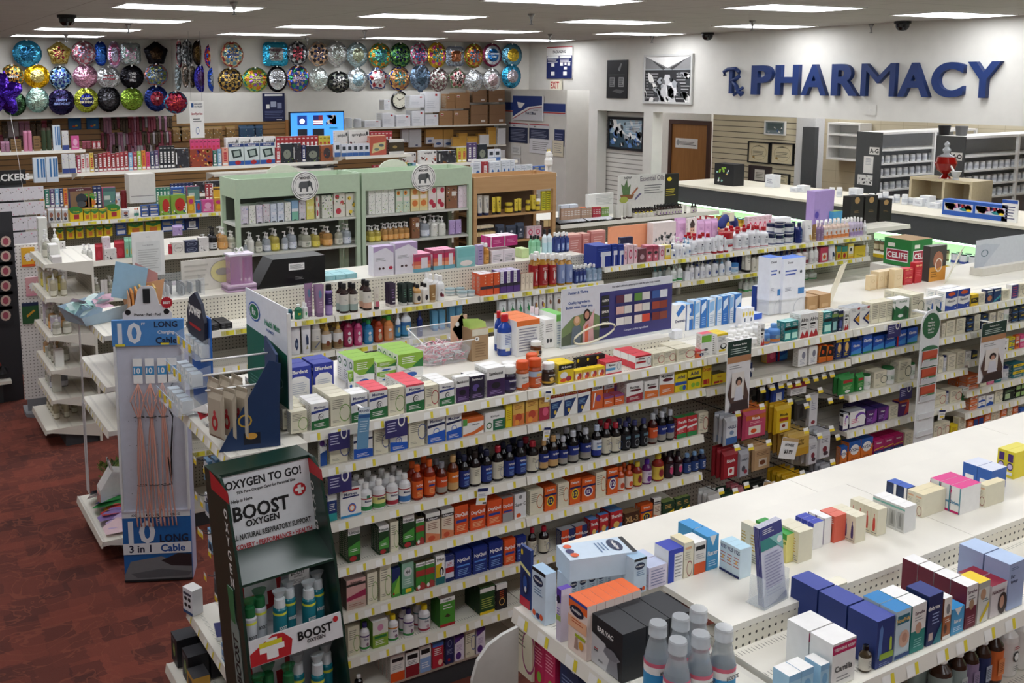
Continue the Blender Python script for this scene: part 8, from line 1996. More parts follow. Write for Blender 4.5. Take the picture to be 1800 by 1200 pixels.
standing(1087, 309, 1168, 350, 9.0, 1.361, 'essential_oils_sign', 'white essential oils sign with mortar and rosemary drawing', 'sign', '#dcdad4', 'tNOW,.2,.9,.1,#333,.2;tEssential Oils,.72,.84,.2,#8a8488,.52;l.55,.25,.95,.62,#777,4;p.08 .12,.3 .12,.34 .28,.04 .28,#8a5a34;p.1 .28,.06 .7,.12 .6,.18 .85,.2 .55,.26 .66,.24 .28,#5c7a4c;p.28 .3,.4 .55,.42 .5,.32 .28,#a8623c;e.12,.1,.09,.12,#a8b050;p.36 .05,.5 .3,.44 .3,.34 .1,#6a6488')
standing(1166, 306, 1192, 350, 9.05, 1.361, 'black_standee', 'black cardboard standee with yellow lettering beside the essential oils sign', 'standee', '#16140f', 'e.4,.8,.15,.08,Y;l.2,.15,.8,.45,#c8b838,4', t=.03)
standing(1034, 342, 1078, 360, 9.2, 1.361, 'white_card_rack', 'low white rack of cards behind the makeup tubes', 'card rack', '#dfe0dc', 'l.3,.1,.95,.9,#b8bab8,8', t=.05)
kinds(r"""
cry|yellow and green crayon box|crayon box|box|#e8c81c|#d8b818|r0,.75,1,1,#3a8a3c;tCrayola,.5,.88,.14,Y;p.0 .75,.5 .55,1 .75,#3a8a3c;r.25,.15,.75,.5,#d87830|.
crw|wide wedge yellow crayon bin|crayon box|box|#e8c81c|#3a6a28|e.5,.95,.5,.3,#3a8a3c;tCrayola,.5,.85,.16,Y;r.3,.2,.7,.6,#b83040|.
kid2|white collectible picture pack|toy pack|bag|#dcdcdc|#d8c8d0|e.5,.6,.3,.22,#a86848;e.5,.25,.3,.15,#3c4048;f0,0,1,1,RPWB,8
glu|white glue bottle with orange cap|glue bottle|bot|#e4e4e0:g|O|r0,.2,1,.8,#3c8a78|
bls|blue and white sharpener tray pack|art supply box|box|#2c58a8|#4a78c0|r.1,.1,.9,.4,#e4e4e8;l.1,.55,.9,.9,#e8d858,3|.
ppt|tall boxed paint set, red and green|art supply box|box|#8ab040|#3c8a4c|e.6,.5,.35,.35,#c83028;f0,0,1,.4,WKYB,10|.
pnt|bright toy craft box|toy pack|box|#d8a030|#e8e060|e.5,.7,.35,.15,#d03080;e.5,.35,.35,.18,#f0c030|.
pku|pink unicorn doll box|toy pack|box|#d85a98|#c8489a|e.5,.55,.3,.25,#f0b0d0;l.1,.1,.9,.3,W,2|.
blp2|blue and red playset|toy pack|box|#2c6cb0|#e0e0e8|e.5,.5,.3,.3,#c83c40|.
mag|yellow upright folder|folder|box|#e0b030|#e8c040|r0,.85,1,.95,#5c4420|.
pzl|large puzzle box with bird picture|puzzle box|box|#8a6a4c|#5a3038|r0,.86,1,1,#5c2430;tspringbok,.5,.92,.08,W;r.0,0,.06,.86,#2c3060;e.55,.5,.25,.25,#2c343c;e.55,.25,.2,.15,#454c54|.
pzb|puzzle box with beach cabin picture|puzzle box|box|#4a6a6c|#b84878|r0,0,.06,1,#c03868;r.1,.1,.95,.8,#5c8a80;r.15,.4,.6,.6,#c8d0c8|.
car|brown corrugated low carton|carton|box|#8a6a44|#9a7a50||.
rdt|dark red cardboard tube|tube|cup|#7c2028:g|#7c2028||
""")
SPN = ['#a82c50', '#e8e0d8', '#e8e0dc', '#e0c050', '#6c4a48', '#a02c34', '#a82c30', '#b03038', '#9c2c34', '#a83038', '#b0343c', '#a02830', '#78b0d8', '#a8304c', '#a0c850', '#e08a30', '#d8487c', '#3c4868', '#5c4878']
def spine(code, c, desc): kinds('%s|%s|puzzle box|box|%s|#e4e0dc|t500,.5,.9,.05,%s;r.25,.25,.75,.75,%s;l.3,.3,.7,.7,%s,4;r.1,.05,.9,.16,W|r.1,.1,.9,.9,#d8d4d0' % (code, desc, c, 'W' if c < '#c' else 'K', 'W' if c < '#c' else '#c83040', c))
for i, (c, dn) in enumerate(zip(SPN, 'crimson|white|ivory|mustard|dusky brown|deep red|brick red|cherry red|wine red|scarlet|rust red|dark red|sky blue|raspberry|lime|orange|hot pink|slate blue|purple'.split('|'))): spine('sp%d' % i, c, dn+' upright puzzle box')
for c, h, dn in (('spk', '#24282c', 'black word'), ('spg', '#2c7c68', 'teal green'), ('spn', '#1c2c60', 'navy word'), ('spb', '#7cb0d0', 'pale blue'), ('spp', '#e8a088', 'peach'), ('spy', '#d8c84c', 'yellow'), ('spw', '#e4e4e8', 'white brand')): spine(c, h, dn+' upright puzzle box')
SH(11.1, 1.452, 'stationery shelf', """
72 84 22 kid2 1 1
85 97 26 kid2 1 1
98 109 25 kid2 1 1
110 121 24 kid2 1 1
123 147 20 crw 1 2
148 160 20 cry 1 2
161 174 20 cry 1 2
175 187 18 cry 1 2
189 213 20 crw 1 2
214 229 16 kid2 1 1
236 245 16 glu 2 1
248 262 20 bls 1 1 s=2
263 280 20 bls 1 1 s=2
281 300 34 ppt 1 1
301 328 34 ppt 1 1
330 343 30 pnt 1 1
345 354 22 blp2 1 1
356 376 22 pku 1 1
378 392 24 pnt 1 1
""")
SH(11.3, 1.452, 'back of the stationery shelf', """
66 112 20 car 1 1
121 142 18 car 1 1
142 156 24 cry 1 1 z=.12
158 172 24 cry 1 1 z=.12
190 213 30 kid2 1 1 z=.06
214 226 44 rdt 1 1
71 79 34 spy 1 1 z=.14
80 88 33 spg 1 1 z=.14
89 97 33 sp18 1 1 z=.14
98 105 33 spb 1 1 z=.14
106 112 33 spn 1 1 z=.14
113 120 36 sp15 1 1 z=.12
121 163 38 pzl 1 1 z=.1 d=.05
165 179 40 spn 2 1 z=.1
180 205 36 pzb 1 1 z=.1 d=.05
275 300 30 spg 4 1 z=.1
302 325 28 bls 1 1 z=.1
328 352 28 pzb 1 1 z=.1
362 374 28 sp5 2 1 z=.12
376 392 30 mag 4 1 z=.06
""", dep=.7)
hang_ = lambda y, txt, phr: [lay(k, sx(b, y, 1.3)-sx(a, y, 1.3), .13, .02, 1, n, 1, phr, (lambda xx: (lambda i, j, s: (xx, y+.02+j*.03, 1.255, 0)))((sx(a, y, 1.3)+sx(b, y, 1.3))/2)) for a, b, k, n in txt]
hang_(11.2, [(100, 112, 'cry', 3), (118, 131, 'cry', 3), (134, 147, 'cry', 3), (153, 166, 'cry', 3), (170, 182, 'cry', 3), (184, 198, 'cry', 3), (205, 222, 'bls', 2), (226, 252, 'cry', 2), (257, 283, 'cry', 2), (285, 305, 'bls', 2), (308, 325, 'bls', 2), (327, 350, 'spn', 2)], 'hanging below the stationery shelf')
kinds('bkh|black hanging accessory card|accessory card|box|#16161a|#202024|f.1,.4,.9,.95,SWS,8;r.2,.05,.8,.2,#c8a030|.')
hang_(11.0, [(22, 38, 'bkh', 3), (40, 48, 'bkh', 3), (50, 66, 'bkh', 3), (70, 84, 'bkh', 3)], 'left end of the stationery row')
standing(226, 307, 274, 344, 11.2, 1.6, 'blank_sign', 'blank cream scalloped sign card above the crayons', 'sign', '#e0ddd4', 'r.05,.02,.95,.04,K', t=.2)
kinds(r"""
pzk|dark puzzle box with mountain picture|puzzle box|box|#2c2c34|#d8d8d8|f.1,0,1,1,DSEXK,20;r0,0,.12,1,K;r.02,.2,.1,.8,W|.
pzo|autumn fruit picture puzzle box|puzzle box|box|#9c4428|#b8485c|f0,0,1,.95,ORXUFP,36|.
etc|blue and white sketch toy box|toy pack|box|#d8e4e0|#e0e0e4|r0,.85,1,1,#24407c;tPUZZLE,.5,.92,.08,W,.7;r0,0,1,.2,#2c5ca8;e.6,.12,.2,.1,R;p.15 .7,.8 .75,.9 .4,.3 .32,#1c3430;p.3 .65,.7 .68,.75 .45,.38 .4,#a8b8b0|r0,0,1,1,#2c5ca8
pzf|dark forest picture puzzle box|puzzle box|box|#202830|#c8ccd0|e.5,.45,.35,.25,#8a9080;f0,0,1,1,DKHE,16|.
pzt|orange tiger picture puzzle box|puzzle box|box|#a8603c|#d8d8d8|e.5,.5,.3,.35,#4a4448;f0,0,1,1,OXE,10|.
pzw|white puzzle box with small photos|puzzle box|box|#e4e2de|#ecebe8|tspringbok,.5,.8,.16,#333,.7;e.9,.85,.06,.08,D;f0,0,1,.55,XUDOE,12|.
pzc|wooden toy train picture box|puzzle box|box|#c8604c|#e8e0b0|p.1 .1,.9 .3,.95 .7,.2 .6,#d8c890;e.4,.3,.15,.08,#7c8a80;e.7,.5,.15,.08,#607078|.
pzq|framed wildlife picture box|puzzle box|box|#2c2820|#e8e4e0|r0,0,1,.2,#e4e2dc;r.05,.25,.95,.8,#40341c;e.4,.5,.15,.1,#a08850;r0,.82,1,1,#e4e2dc|.
bkb3|white and blue boxed book|book|box|#e4e8f0|#e8e8ec|r0,0,1,.3,#3c68a8;r.2,.5,.8,.8,#303840|.
wbl2|tall pale blue gift bag box|gift box|box|#d8e4ec|#e4ecf0|r.3,.2,.45,.95,#3c78b0;r.6,.2,.75,.95,#3c78b0;r.8,.2,.95,.95,#3c78b0|r0,0,1,1,#a8c0d4
flw|violet flower topped book box|book|box|#dcdcd8|#c8c0d8|r0,0,1,.25,#34488c;f0,.5,1,1,PVYC,14|.
""")
bx = ' '.join
x = 136.; rows = ['110 134 34 flw 2']
for i in range(19): rows.append('%.1f %.1f %d sp%d' % (x, x+6.8, 31+(i*5) % 4, i)); x += 7.6
SH(13.5, 1.762, 'long puzzle shelf', '\n'.join(rows)+"""
281 308 40 spk 4
309 333 34 pzk 1 1
334 374 32 pzo 1 1 d=.06
375 382 28 spg
383 390 30 spb
391 402 32 spp
402 484 38 etc 3 1 d=.05
485 494 28 sp7
495 515 34 pzf 1 1
516 530 34 pzk 1 1
531 538 30 spn
539 562 28 pzf 1 1
564 586 28 pzt 1 1
""")
SH(13.78, 1.762, 'back of the long puzzle shelf', """
336 388 46 sp16 7 1
398 486 46 pzw 4 1
486 560 44 sp6 10 1
561 582 42 spy 3 1
60 104 44 wbl2 2 1 b=-.3 z=-.1
""", dep=.6)
SH(13.5, 1.402, 'second puzzle shelf', """
300 340 20 spn 6
342 400 20 pzk 2
402 470 20 pzw 2
472 520 20 sp5 5
522 580 18 spk 8
""")
SH(13.3, 1.832, 'right puzzle shelf', """
588 599 26 bkb3 1
600 650 22 bkb3 5
650 680 34 pzc 1 1
683 711 26 pzq 1 1
590 612 44 pzw 1 1 b=.2
613 650 44 pzw 1 1 b=.2
651 690 40 sp7 6 1 b=.2
""")
SH(13.3, 1.502, 'second shelf of right puzzle row', """
655 700 22 sp5 6
701 716 24 sp3 2
717 724 22 spg
725 731 22 spb
""")
SH(13.9, 1.602, 'low board game row at right', """
706 732 24 pzw 1 1 b=-.2
738 768 24 pzw 1 1
770 802 22 pzk 1 1
804 820 26 spy 2 1
822 838 34 sp18 2 1
840 856 30 pzf 1 1
858 880 20 bkb3 2 1
""", dep=.5)
row('low game shelving behind the mint cabinets', 7.3, 9.6, 13.85, 14.5, [(7.3, 9.6, [1.6, 1.2, .8])], tags=0)
row('card row behind the oak cabinet', 6.7, 8.2, 10.9, 11.8, [(6.7, 8.2, [1.68, 1.3, .9])], tags=0)
kinds('crd3|white greeting card box|card box|box|#dfe4ec|#e4e8f0|e.6,.35,.2,.15,#3c68a8;l.1,.6,.8,.9,#a8b0bc,2|.')
SH(10.9, 1.681, 'card shelf behind the oak cabinet', """
831 846 26 crd3 1
848 858 28 sp7 1
860 880 26 crd3 2
882 905 28 crd3 3
906 936 18 crd3 3
938 960 14 bls 2
""")
standing(829, 280, 872, 300, 11.3, 1.682, 'sample', 'white card rack standing behind the small card boxes', 'card rack', '#e0e0e0', 'l.1,.1,.9,.9,#b0b4bc,4') .name = 'card_rack'
e = empty('wall_clock', (sx(701, YB, 2.5), YB-.005, szh(176, sx(701, YB, 2.5), YB))); tag(e, 'round black rimmed clock on the back wall above the parcels', 'clock')
m = MB().lathe([(.17, 0), (.175, .03), (.15, .045), (.149, .018)], 'K:g', n=28).lathe([(.148, .02), (.148, .021)], '#e4e0cc', n=28); m.xf(Matrix.Rotation(math.pi/2, 4, 'X')); m.obj('case', e)
m = MB()
for i in range(12): a = i*math.pi/6; m.box((.12*math.cos(a)-.006, -.026, .12*math.sin(a)-.006), (.12*math.cos(a)+.006, -.0225, .12*math.sin(a)+.006), 'K')
m.obj('hour_marks', e)
for L_, an, nm in ((.1, 30, 'minute_hand'), (.075, 140, 'hour_hand')): MB().tube([(0, -.03, 0), (L_*math.cos(R(an)), -.03, L_*math.sin(R(an)))], .005, 'K', n=4).obj(nm, e)
ony(461, 164, 501, 212, YB-.035, 'navy_poster', 'navy information poster hanging on the back wall', 'poster', '#16204c', 'r.1,.9,.9,.97,W;r.15,.45,.3,.6,W;r.35,.5,.6,.7,#a8b0c8;r.65,.45,.85,.65,#8890b0;l.08,.1,.92,.38,#6a74a0,5;r.6,.03,.85,.06,W')
a = at(511, 199, y=15.4); b = at(604, 240, y=15.4); e = empty('television', ((a.x+b.x)/2, 15.4, 1.5)); tag(e, 'wall television showing blue menu with flag icons', 'television'); w_ = b.x-a.x; zt_ = a.z-1.5; hh = w_*.56
MB().box((-w_/2-.02, .01, zt_-hh-.02), (w_/2+.02, .06, zt_+.02), 'K:g').box((-.05, .03, 0), (.05, .06, zt_-hh), 'K').box((-.3, -.1, 0), (.3, .2, .02), 'K').obj('housing', e)
m = MB().box((-w_/2, 0, zt_-hh), (w_/2, .01, zt_), mat('#3f8fe8', 'e', None, 1.1)); EMi = lambda c: c
_M[('#e8ecf4', 'm', None, None)] = mat('#e8ecf4', 'e', None, 1.0)
art(m, 'r.12,.62,.3,.92,#2c5fd8;e.21,.74,.05,.08,#e8ecf4;r.42,.62,.6,.92,#c04050;r.42,.78,.52,.92,#2c3fa0;r.42,.66,.6,.69,#e8ecf4;r.42,.72,.6,.75,#e8ecf4;f.66,.62,.86,.92,BGWTR,14;r.12,.2,.3,.5,#18202c;r.4,.2,.62,.5,#18202c;r.72,.48,.88,.54,#3cb0f0', lambda u, v, k: (-w_/2+u*w_, -.0008*k, zt_-hh+v*hh), w_, hh); m.obj('screen', e)
row('wide low wooden cupboard under the television', 4.8, 6.8, 15.2, 15.9, [(4.8, 6.8, [1.49])], tags=0, cat='cupboard')
ZS = szh(221, 9.5, 16.5); xs0, xs1 = sx(604, 16.5, ZS), sx(890, 16.5, ZS)
e = empty('parcel_shelf', ((xs0+xs1)/2, 16.6, FLOOR)); tag(e, 'long wall shelf unit holding parcels and envelopes under the soffit', 'shelving')
for z in (ZS, szh(259, 9.5, 16.5), szh(280, 10.5, 16.5)): part(MB().box((xs0 if z == ZS else sx(796, 16.5, z), 16.5, z-.03), (xs1, 16.96, z), CREAM), 'shelf', e)
part(MB().box((xs0, 16.93, .5), (xs1, 16.965, ZS-.03), SLATB), 'slat_panel', e)
kinds(r"""
wpk|white flat rate mailing carton|mailing box|box|#e6e8ec|#f0f0f2|r.7,.8,.85,.9,R;l.1,.2,.7,.6,#c8ccd4,4|.
brn|brown corrugated parcel|parcel|box|#a07850|#b08860|r.1,.7,.3,.85,#e0d8d0;r.12,.72,.28,.78,R;r0,.48,1,.5,#8c6840|.
brd2|large dark brown parcel|parcel|box|#8a6848|#9a7850|r.6,.1,.85,.22,#e0d8d0;r0,.48,1,.5,#785838|.
env|tan padded envelope stack|envelope|box|#c89a40|#d8b060|r0,.8,1,1,#b88830|.
envw|white envelope stack|envelope|box|#d8d8d8|#e4e4e4||.
pkh|hanging white mailer pack|mailer pack|box|#dfe2e8|#c8ccd4|r.5,.08,.7,.14,#3c4c80|.
pkt|hanging tan and white mailer pack|mailer pack|box|#d0a050|#c89848|r0,0,1,.45,#e4e6ec;e.5,.2,.3,.08,#4c68a0|.
bub|clear bubble wrap roll|bubble wrap|cup|#d4d8dc:g|#d4d8dc||
""")
SH(16.5, ZS+.002, 'parcel shelf', """
672 694 24 wpk 1 1 d=.25
696 722 20 wpk 1 1 d=.25
724 746 27 wpk 1 1 d=.25
747 771 20 wpk 1 1 d=.25
675 686 18 wpk 1 1 z=.31 d=.2
720 746 22 wpk 1 1 z=.34 d=.2
747 773 36 wpk 1 1 z=.25 d=.2
772 796 25 brn 1 1 d=.25
797 824 25 brn 1 1 d=.25
785 800 26 brn 1 1 z=.31 d=.2
800 826 28 brn 1 1 z=.31 d=.22
827 858 34 brd2 1 1 d=.28
860 889 34 brd2 1 1 d=.28
831 856 26 brd2 1 1 z=.42 d=.28
859 888 26 brd2 1 1 z=.42 d=.28
608 622 18 bub 1 1
624 638 16 bub 1 1
641 670 12 wpk 1 1 d=.2
""", set_=.02)
SH(16.5, szh(259, 9.5, 16.5)+.002, 'envelope shelf', """
796 808 16 env 1 1
806 822 22 env 1 1 b=.05
822 840 16 env 1 1
840 856 20 env 1 1 b=.04
843 860 18 envw 1 1
858 872 30 env 1 1 b=.05
875 889 28 envw 1 1
""", set_=.02)
SH(16.5, szh(280, 10.5, 16.5)+.002, 'lower envelope shelf', '848 888 14 envw 3 1', set_=.02)
for x0_, x1_, t_, b_, k in ((706, 718, 228, 250, 'pkh'), (719, 740, 228, 258, 'pkh'), (748, 762, 228, 252, 'pkt'), (762, 778, 228, 258, 'pkt'), (779, 796, 228, 258, 'pkt')):
    a = at(x0_, t_, y=16.8); b = at(x1_, b_, y=16.8); lay(k, b.x-a.x, a.z-b.z, .03, 1, 2, 1, 'hanging under the parcel shelf', lambda i, j, s: ((a.x+b.x)/2, 16.8+j*.04, b.z, 0))
# post office signs on the alcove wall
USPS = 'p0 0,0 .35,.3 .2,1 .6,1 0,#d8dadf;p0 1,1 1,1 .62,.55 .55,.2 .3,0 .1,#1f3a80;p.15 .75,.42 .7,.3 .5,.2 .5,W;p.0 .12,.2 .3,.55 .56,1 .64,1 .6,.55 .5,.2 .24,0 .04,W;p0 .06,.2 .2,.6 .5,1 .58,1 .56,.6 .47,.2 .17,0 .02,R;tPost Office,.62,.3,.12,#1c2c50,.7;tCONTRACT,.8,.43,.05,#444,.3'
XP = X2-.003
onx(888, 177, 994, 205, XP+.002, 'wall_band', 'blue and red striped band on the post office wall', 'wall band', '#d4d4d2', 'r0,.3,1,.9,#1f3a80;r0,.18,1,.26,R', t=.004)
onx(904, 168, 955, 213, XP-.01, 'post_office_sign', 'blue and white post office sign with eagle head', 'sign', '#dcdde0', USPS, t=.03)
for a_, lb in (((895, 215, 928, 252), 'left'), ((931, 217, 965, 255), 'right')): onx(*a_, XP-.005, 'post_poster', 'dark navy postal rate poster with red line, %s of the pair' % lb, 'poster', '#d4d6da', 'r0,.95,1,1,R;tMAIL,.3,.86,.08,#333;r0,0,1,.78,#1a2648;l.1,.1,.9,.7,#8890a8,8', t=.006)
onx(975, 227, 992, 258, XP-.003, 'navy_notice', 'small navy notice right of the postal posters', 'notice', '#1c2c5c', 'l.1,.2,.9,.8,#8890b0,4', t=.006)
for i, (a_, lb, bs) in enumerate((((899, 256, 915, 272), 'three small sketches', '#dcdcd8'), ((903, 276, 915, 291), 'a plain notice', '#dedede'), ((931, 243, 970, 272), 'white price sheets', '#dfdfe2'), ((972, 246, 990, 276), 'a white and gold clip board', '#e0d8c0'))): onx(*a_, XP-.012, 'paper_notice', 'paper with %s pinned on the post office wall' % lb, 'notice', bs, 'l.15,.2,.85,.85,#888,5', t=.004)
# hanging store flyer sign and party goods
e = empty('hanging_sign', (0, 0, 0)); a = at(333, 178, y=13.0); b = at(360, 242, y=13.0); e.location = (a.x, 13.0, b.z); tag(e, 'white hanging sign in store flyers here on two strings', 'sign'); w_, h_ = b.x-a.x, a.z-b.z
m = MB().box((0, 0, 0), (w_, .01, h_), 'W'); art(m, 'r.1,.83,.28,.95,#1c4f8c;tGROCERY,.62,.92,.05,#1c2c50,.6;tOUTLET,.62,.85,.05,#1c2c50,.6;tStore Flyers Here,.5,.65,.09,#a83040,.8;l.2,.42,.8,.55,#555,2;o.5,.2,.12,.1,#2c4f9c', lambda u, v, k: (u*w_, -.0007*k, v*h_), w_, h_); m.obj('panel', e)
for x_ in (.02, w_-.02): MB().tube([(x_, .005, h_), (x_, .005, CEIL-b.z)], .0015, '#888', n=4).obj('string', e)
kinds(r"""
pty|hanging foil party bag|party bag|bag|#8a3a4c|#a04858|f0,0,1,1,WYPRE,10
pgd|hanging gold and dark novelty|party bag|bag|#4c3c28|#2c2420|f0,0,1,1,FKXW,10
pbl|blue hanging fish card|party bag|bag|#2468a0|#1c5890|e.4,.3,.15,.12,O;e.65,.4,.12,.1,Y
pwh|white and silver hanging novelty|party bag|bag|#b0a8ac|#988c94|f0,0,1,1,SKWP,10
ppk|pink striped hanging novelty|party bag|bag|#a87890|#c090a8|f0,0,1,1,WIMP,10
gbg2|shiny wrapped gift bag|gift bag|bag|#8c6c3c|#a88c50|f0,0,1,1,XRTFW,12
gbl|blue patterned gift bag|gift bag|bag|#34506c|#3c5c78|f0,0,1,1,NQTW,12
""")
rr = random.Random(21); PK = ['pty', 'pgd', 'pwh', 'ppk', 'pgd', 'pty']
for r_, (zt_, n_, x0_, x1_) in enumerate(((2.33, 26, 180, 308), (2.08, 26, 182, 306), (1.9, 20, 190, 300), (2.3, 9, 5, 96), (2.1, 7, 0, 60))):
    for i in range(n_):
        px = x0_+(x1_-x0_)*(i+.5)/n_; X_ = sx(px, 16.75, zt_); k = rr.choice(PK); h_ = rr.uniform(.17, .27); w_ = (sx(x1_, 16.75, 2)-sx(x0_, 16.75, 2))/n_*.94
        lay(k, w_, h_, .05, 1, 1, 1, 'row %s of the party wall, %s' % (NUM[r_+1], ORD[i]), lambda a_, j, s: (X_, 16.94, zt_-h_, 0))
for i, px in enumerate((135, 167)): X_ = sx(px, 16.75, 2.3); lay('pbl', .2, .17, .03, 1, 1, 1, '%s on the slatwall' % ('left one', 'right one')[i], lambda a_, j, s: (X_, 16.945, 2.16, 0))
for i, px in enumerate((315, 327, 370, 386, 409, 432, 446, 458)): X_ = sx(px, 16.8, 2.1); lay(('gbg2', 'gbl')[px in (432, 446, 458)], .17, .24, .06, 1, 1, 1, '%s along the short slatwall' % ORD[i], lambda a_, j, s: (X_, 16.93, 1.9, 0))
# plain light backdrop goods on the cross aisle at far left: shelving with novelty figures
row('cream shelf of novelty figures in the far left corner', .6, 2.9, 15.2, 15.9, [(.6, 2.9, [1.95, 1.6, 1.2, .8])], tags=0)
kinds(r"""
nov|bright novelty figure|figurine|cup|#3a4a34:g|#4c3c30||
nop|pink novelty figure|figurine|cup|#d88aa8:g|#e8a0c0||
nmg|wooden novelty crate|novelty box|box|#8a6a40|#a88850|l.1,.1,.9,.9,#5c4428,4|.
""")
SH(15.2, 1.952, 'far left novelty shelf', """
2 18 18 ppk 2
20 38 22 nmg 2
42 58 36 nop 2
60 72 26 nmg
74 92 40 nov 2
94 108 44 wbl2
110 122 34 flw
126 140 24 pku
145 160 14 pty 2
162 178 14 sp5 2
""")
fc = at(50, 728, z=FLOOR); e = empty('pegboard_stand', (fc.x, fc.y, FLOOR), R(-4)); tag(e, 'white pegboard floor stand with yellow and pink packets at far left', 'display stand')
w_ = .4; zt_ = szh(430, fc.x, fc.y)-FLOOR; MB().box((-.02, .0, .14), (w_, .03, zt_), 'W', front=PEGW).obj('panel', e); MB().prism([(-.03, .04), (-.02, -.08), (.1, -.16), (.25, -.16), (.4, -.08), (.41, .2), (-.03, .2)], 0, .03, '#8a8c90').box((.0, 0, .03), (w_-.02, .03, .14), '#8a8c90').obj('base', e)
kinds(r"""
wip|yellow floral packet|sachet|box|#f0b830|#e8a820|e.5,.5,.3,.22,W;f0,0,1,1,OWYR,10;r0,0,1,.12,O|.
wpp|pink floral packet|sachet|box|#e8b0b4|#e8c0c8|e.5,.5,.3,.22,W;f0,0,1,1,IWVR,10;r0,0,1,.12,I|.
wgp|green packet with gold dragonfly|sachet|box|#2c5c34|#1c2c50|p.3 .3,.8 .6,.7 .65,.25 .4,#d8a030;r0,.85,1,1,#1c2c50|.
""")
for nm, (a_, z_, w2, h2, lb) in {'a': ('wip', zt_-.2, .11, .17, 'upper left'), 'b': ('wip', zt_-.2, .11, .17, 'upper right'), 'c': ('wpp', zt_-.47, .11, .17, 'lower left'), 'd': ('wpp', zt_-.47, .11, .17, 'lower right'), 'e': ('wgp', zt_-.72, .14, .19, 'middle')}.items():
    lx = {'a': .08, 'b': .24, 'c': .1, 'd': .26, 'e': .07}[nm]; o = pack(a_, w2, h2, .012); o.location = e.location+Vector((lx, -.012, z_)); o.rotation_euler.z = R(-4); tag(o, '%s on the white pegboard, %s' % (KN[a_][0], lb), 'sachet')
a = at(0, 300, y=10.6); b = at(52, 420, y=10.6); e = empty('sticker_stand', (a.x, 10.6, 1.0)); tag(e, 'black and white sticker sheet stand at the left edge', 'display stand'); w_ = b.x-a.x; zt_ = a.z-1.0
m = MB().box((-.3, 0, zt_-.14), (w_, .02, zt_), 'K'); m.text('STICKERS', 'W', (w_*.32, -.001, zt_-.07), (1, 0, 0), (0, 0, 1), .07, wmax=.4); m.obj('header', e); MB().box((-.3, .02, -1.0), (w_-.03, .04, zt_-.14), '#3c3c40').obj('rack', e)
kinds('stk|white sheet of small stickers|sticker sheet|box|#e4e0e4|#d8d4d8|f0,0,1,1,EKIEX,7|.')
for r_ in range(6):
    for i in range(5): o = pack('stk', .1, .13, .01) if (r_, i) == (0, 0) else copy_tree(stk0); stk0 = o if (r_, i) == (0, 0) else stk0; o.location = (a.x+.02+i*.095-.06, 10.59, 1.0+zt_-.3-r_*.15); tag(o, 'white sticker sheet, row %s column %s of the black stand' % (NUM[r_+1], NUM[i+1]), 'sticker sheet'); o['group'] = 'sticker sheets on the black stand'
kinds('plg|black backed charm card|charm card|box|#1c1c20|#26262a|e.5,.5,.35,.3,#c8b0a0;e.5,.5,.2,.2,#a04858|.')
for r_ in range(6):
    p = at(10, 425+r_*26, y=9.9); o = pack('plg', .13, .17, .01); o.location = (p.x, 9.9, p.z-.08); tag(o, 'charm card on black backing, %s from top at the left edge' % ORD[r_], 'charm card'); o['group'] = 'charm cards at the left edge'
p = at(12, 520, y=9.93); tag(MB().box((p.x-.15, 9.915, FLOOR), (p.x+.09, 9.95, 1.75), '#26262a').obj('charm_rack'), 'dark upright rack of charm cards at the left edge', 'display stand')
e = empty('novelty_basket', (at(8, 640, z=.25).x, 9.3, .0)); fc = at(18, 660, z=.2); e.location = (fc.x-.12, fc.y, FLOOR); tag(e, 'low cream shelf heaped with red and black novelties at left edge', 'shelving'); MB().box((-.2, -.1, .2), (.12, .5, .23), CREAM).box((-.15, 0, 0), (.05, .45, .2), 'D').obj('shelf', e)
rr = random.Random(4); m = MB()
for i in range(26): m.lathe([(.01, 0), (.05, .04), (.03, .09), (.004, .11)], rr.choice(['#8c2420', 'K', '#c05a3c', '#702018']), c=(fc.x-.12+rr.uniform(-.16, .08), fc.y+rr.uniform(-.05, .4), .19+rr.uniform(0, .12)), n=7)
o = m.obj('novelty_heap'); tag(o, 'heap of red and black plush novelties on the low shelf', 'novelties'); o['kind'] = 'stuff'
# endcap B lower goods: plant, organiser box, clear strip
p = at(190, 858, z=.131); e = empty('potted_plant', (p.x+.05, p.y-.02, .131)); e.location.z = .822-.0; p = at(192, 858, x=1.27); e.location = (1.3, p.y, .822); 
e.location = (at(192, 862, z=.131).x+.02, at(192, 862, z=.131).y, .131); tag(e, 'small artificial green plant in black pot on the low endcap shelf', 'plant'); MB().lathe([(.045, 0), (.06, .09), (.05, .09)], 'K', n=12).obj('pot', e)
m = MB(); rr = random.Random(2)
for i in range(130):
    a_ = rr.uniform(0, 6.28); r_ = rr.uniform(0, .07); z_ = .08+rr.uniform(0, .12); m.add([(r_*math.cos(a_), r_*math.sin(a_), z_), ((r_+.02)*math.cos(a_+.3), (r_+.02)*math.sin(a_+.3), z_+.03), ((r_+.03)*math.cos(a_), (r_+.03)*math.sin(a_), z_+.01)], [(0, 1, 2)], rr.choice(['#3c5c28', '#6a8a3c', '#8aa04c']))
m.obj('foliage', e)
p = at(175, 888, z=.131); e = empty('pen_organiser', (p.x, p.y, .131), -math.pi/2); tag(e, 'white and pink stepped pen organiser on the low endcap shelf', 'organiser'); MB().prism([(0, 0), (.16, 0), (.16, .22), (.08, .24), (0, .12)], -.06, .06, 'W', axis='x').obj('case', e); MB().box((-.05, -.003, .01), (.05, 0, .09), '#e0a098').obj('label_panel', e)
for i in range(4): MB().tube([(-.04+i*.025, .1, .18), (-.04+i*.025, .07, .31)], .006, ('W', 'K', 'S', 'W')[i], n=5).obj('pen', e)
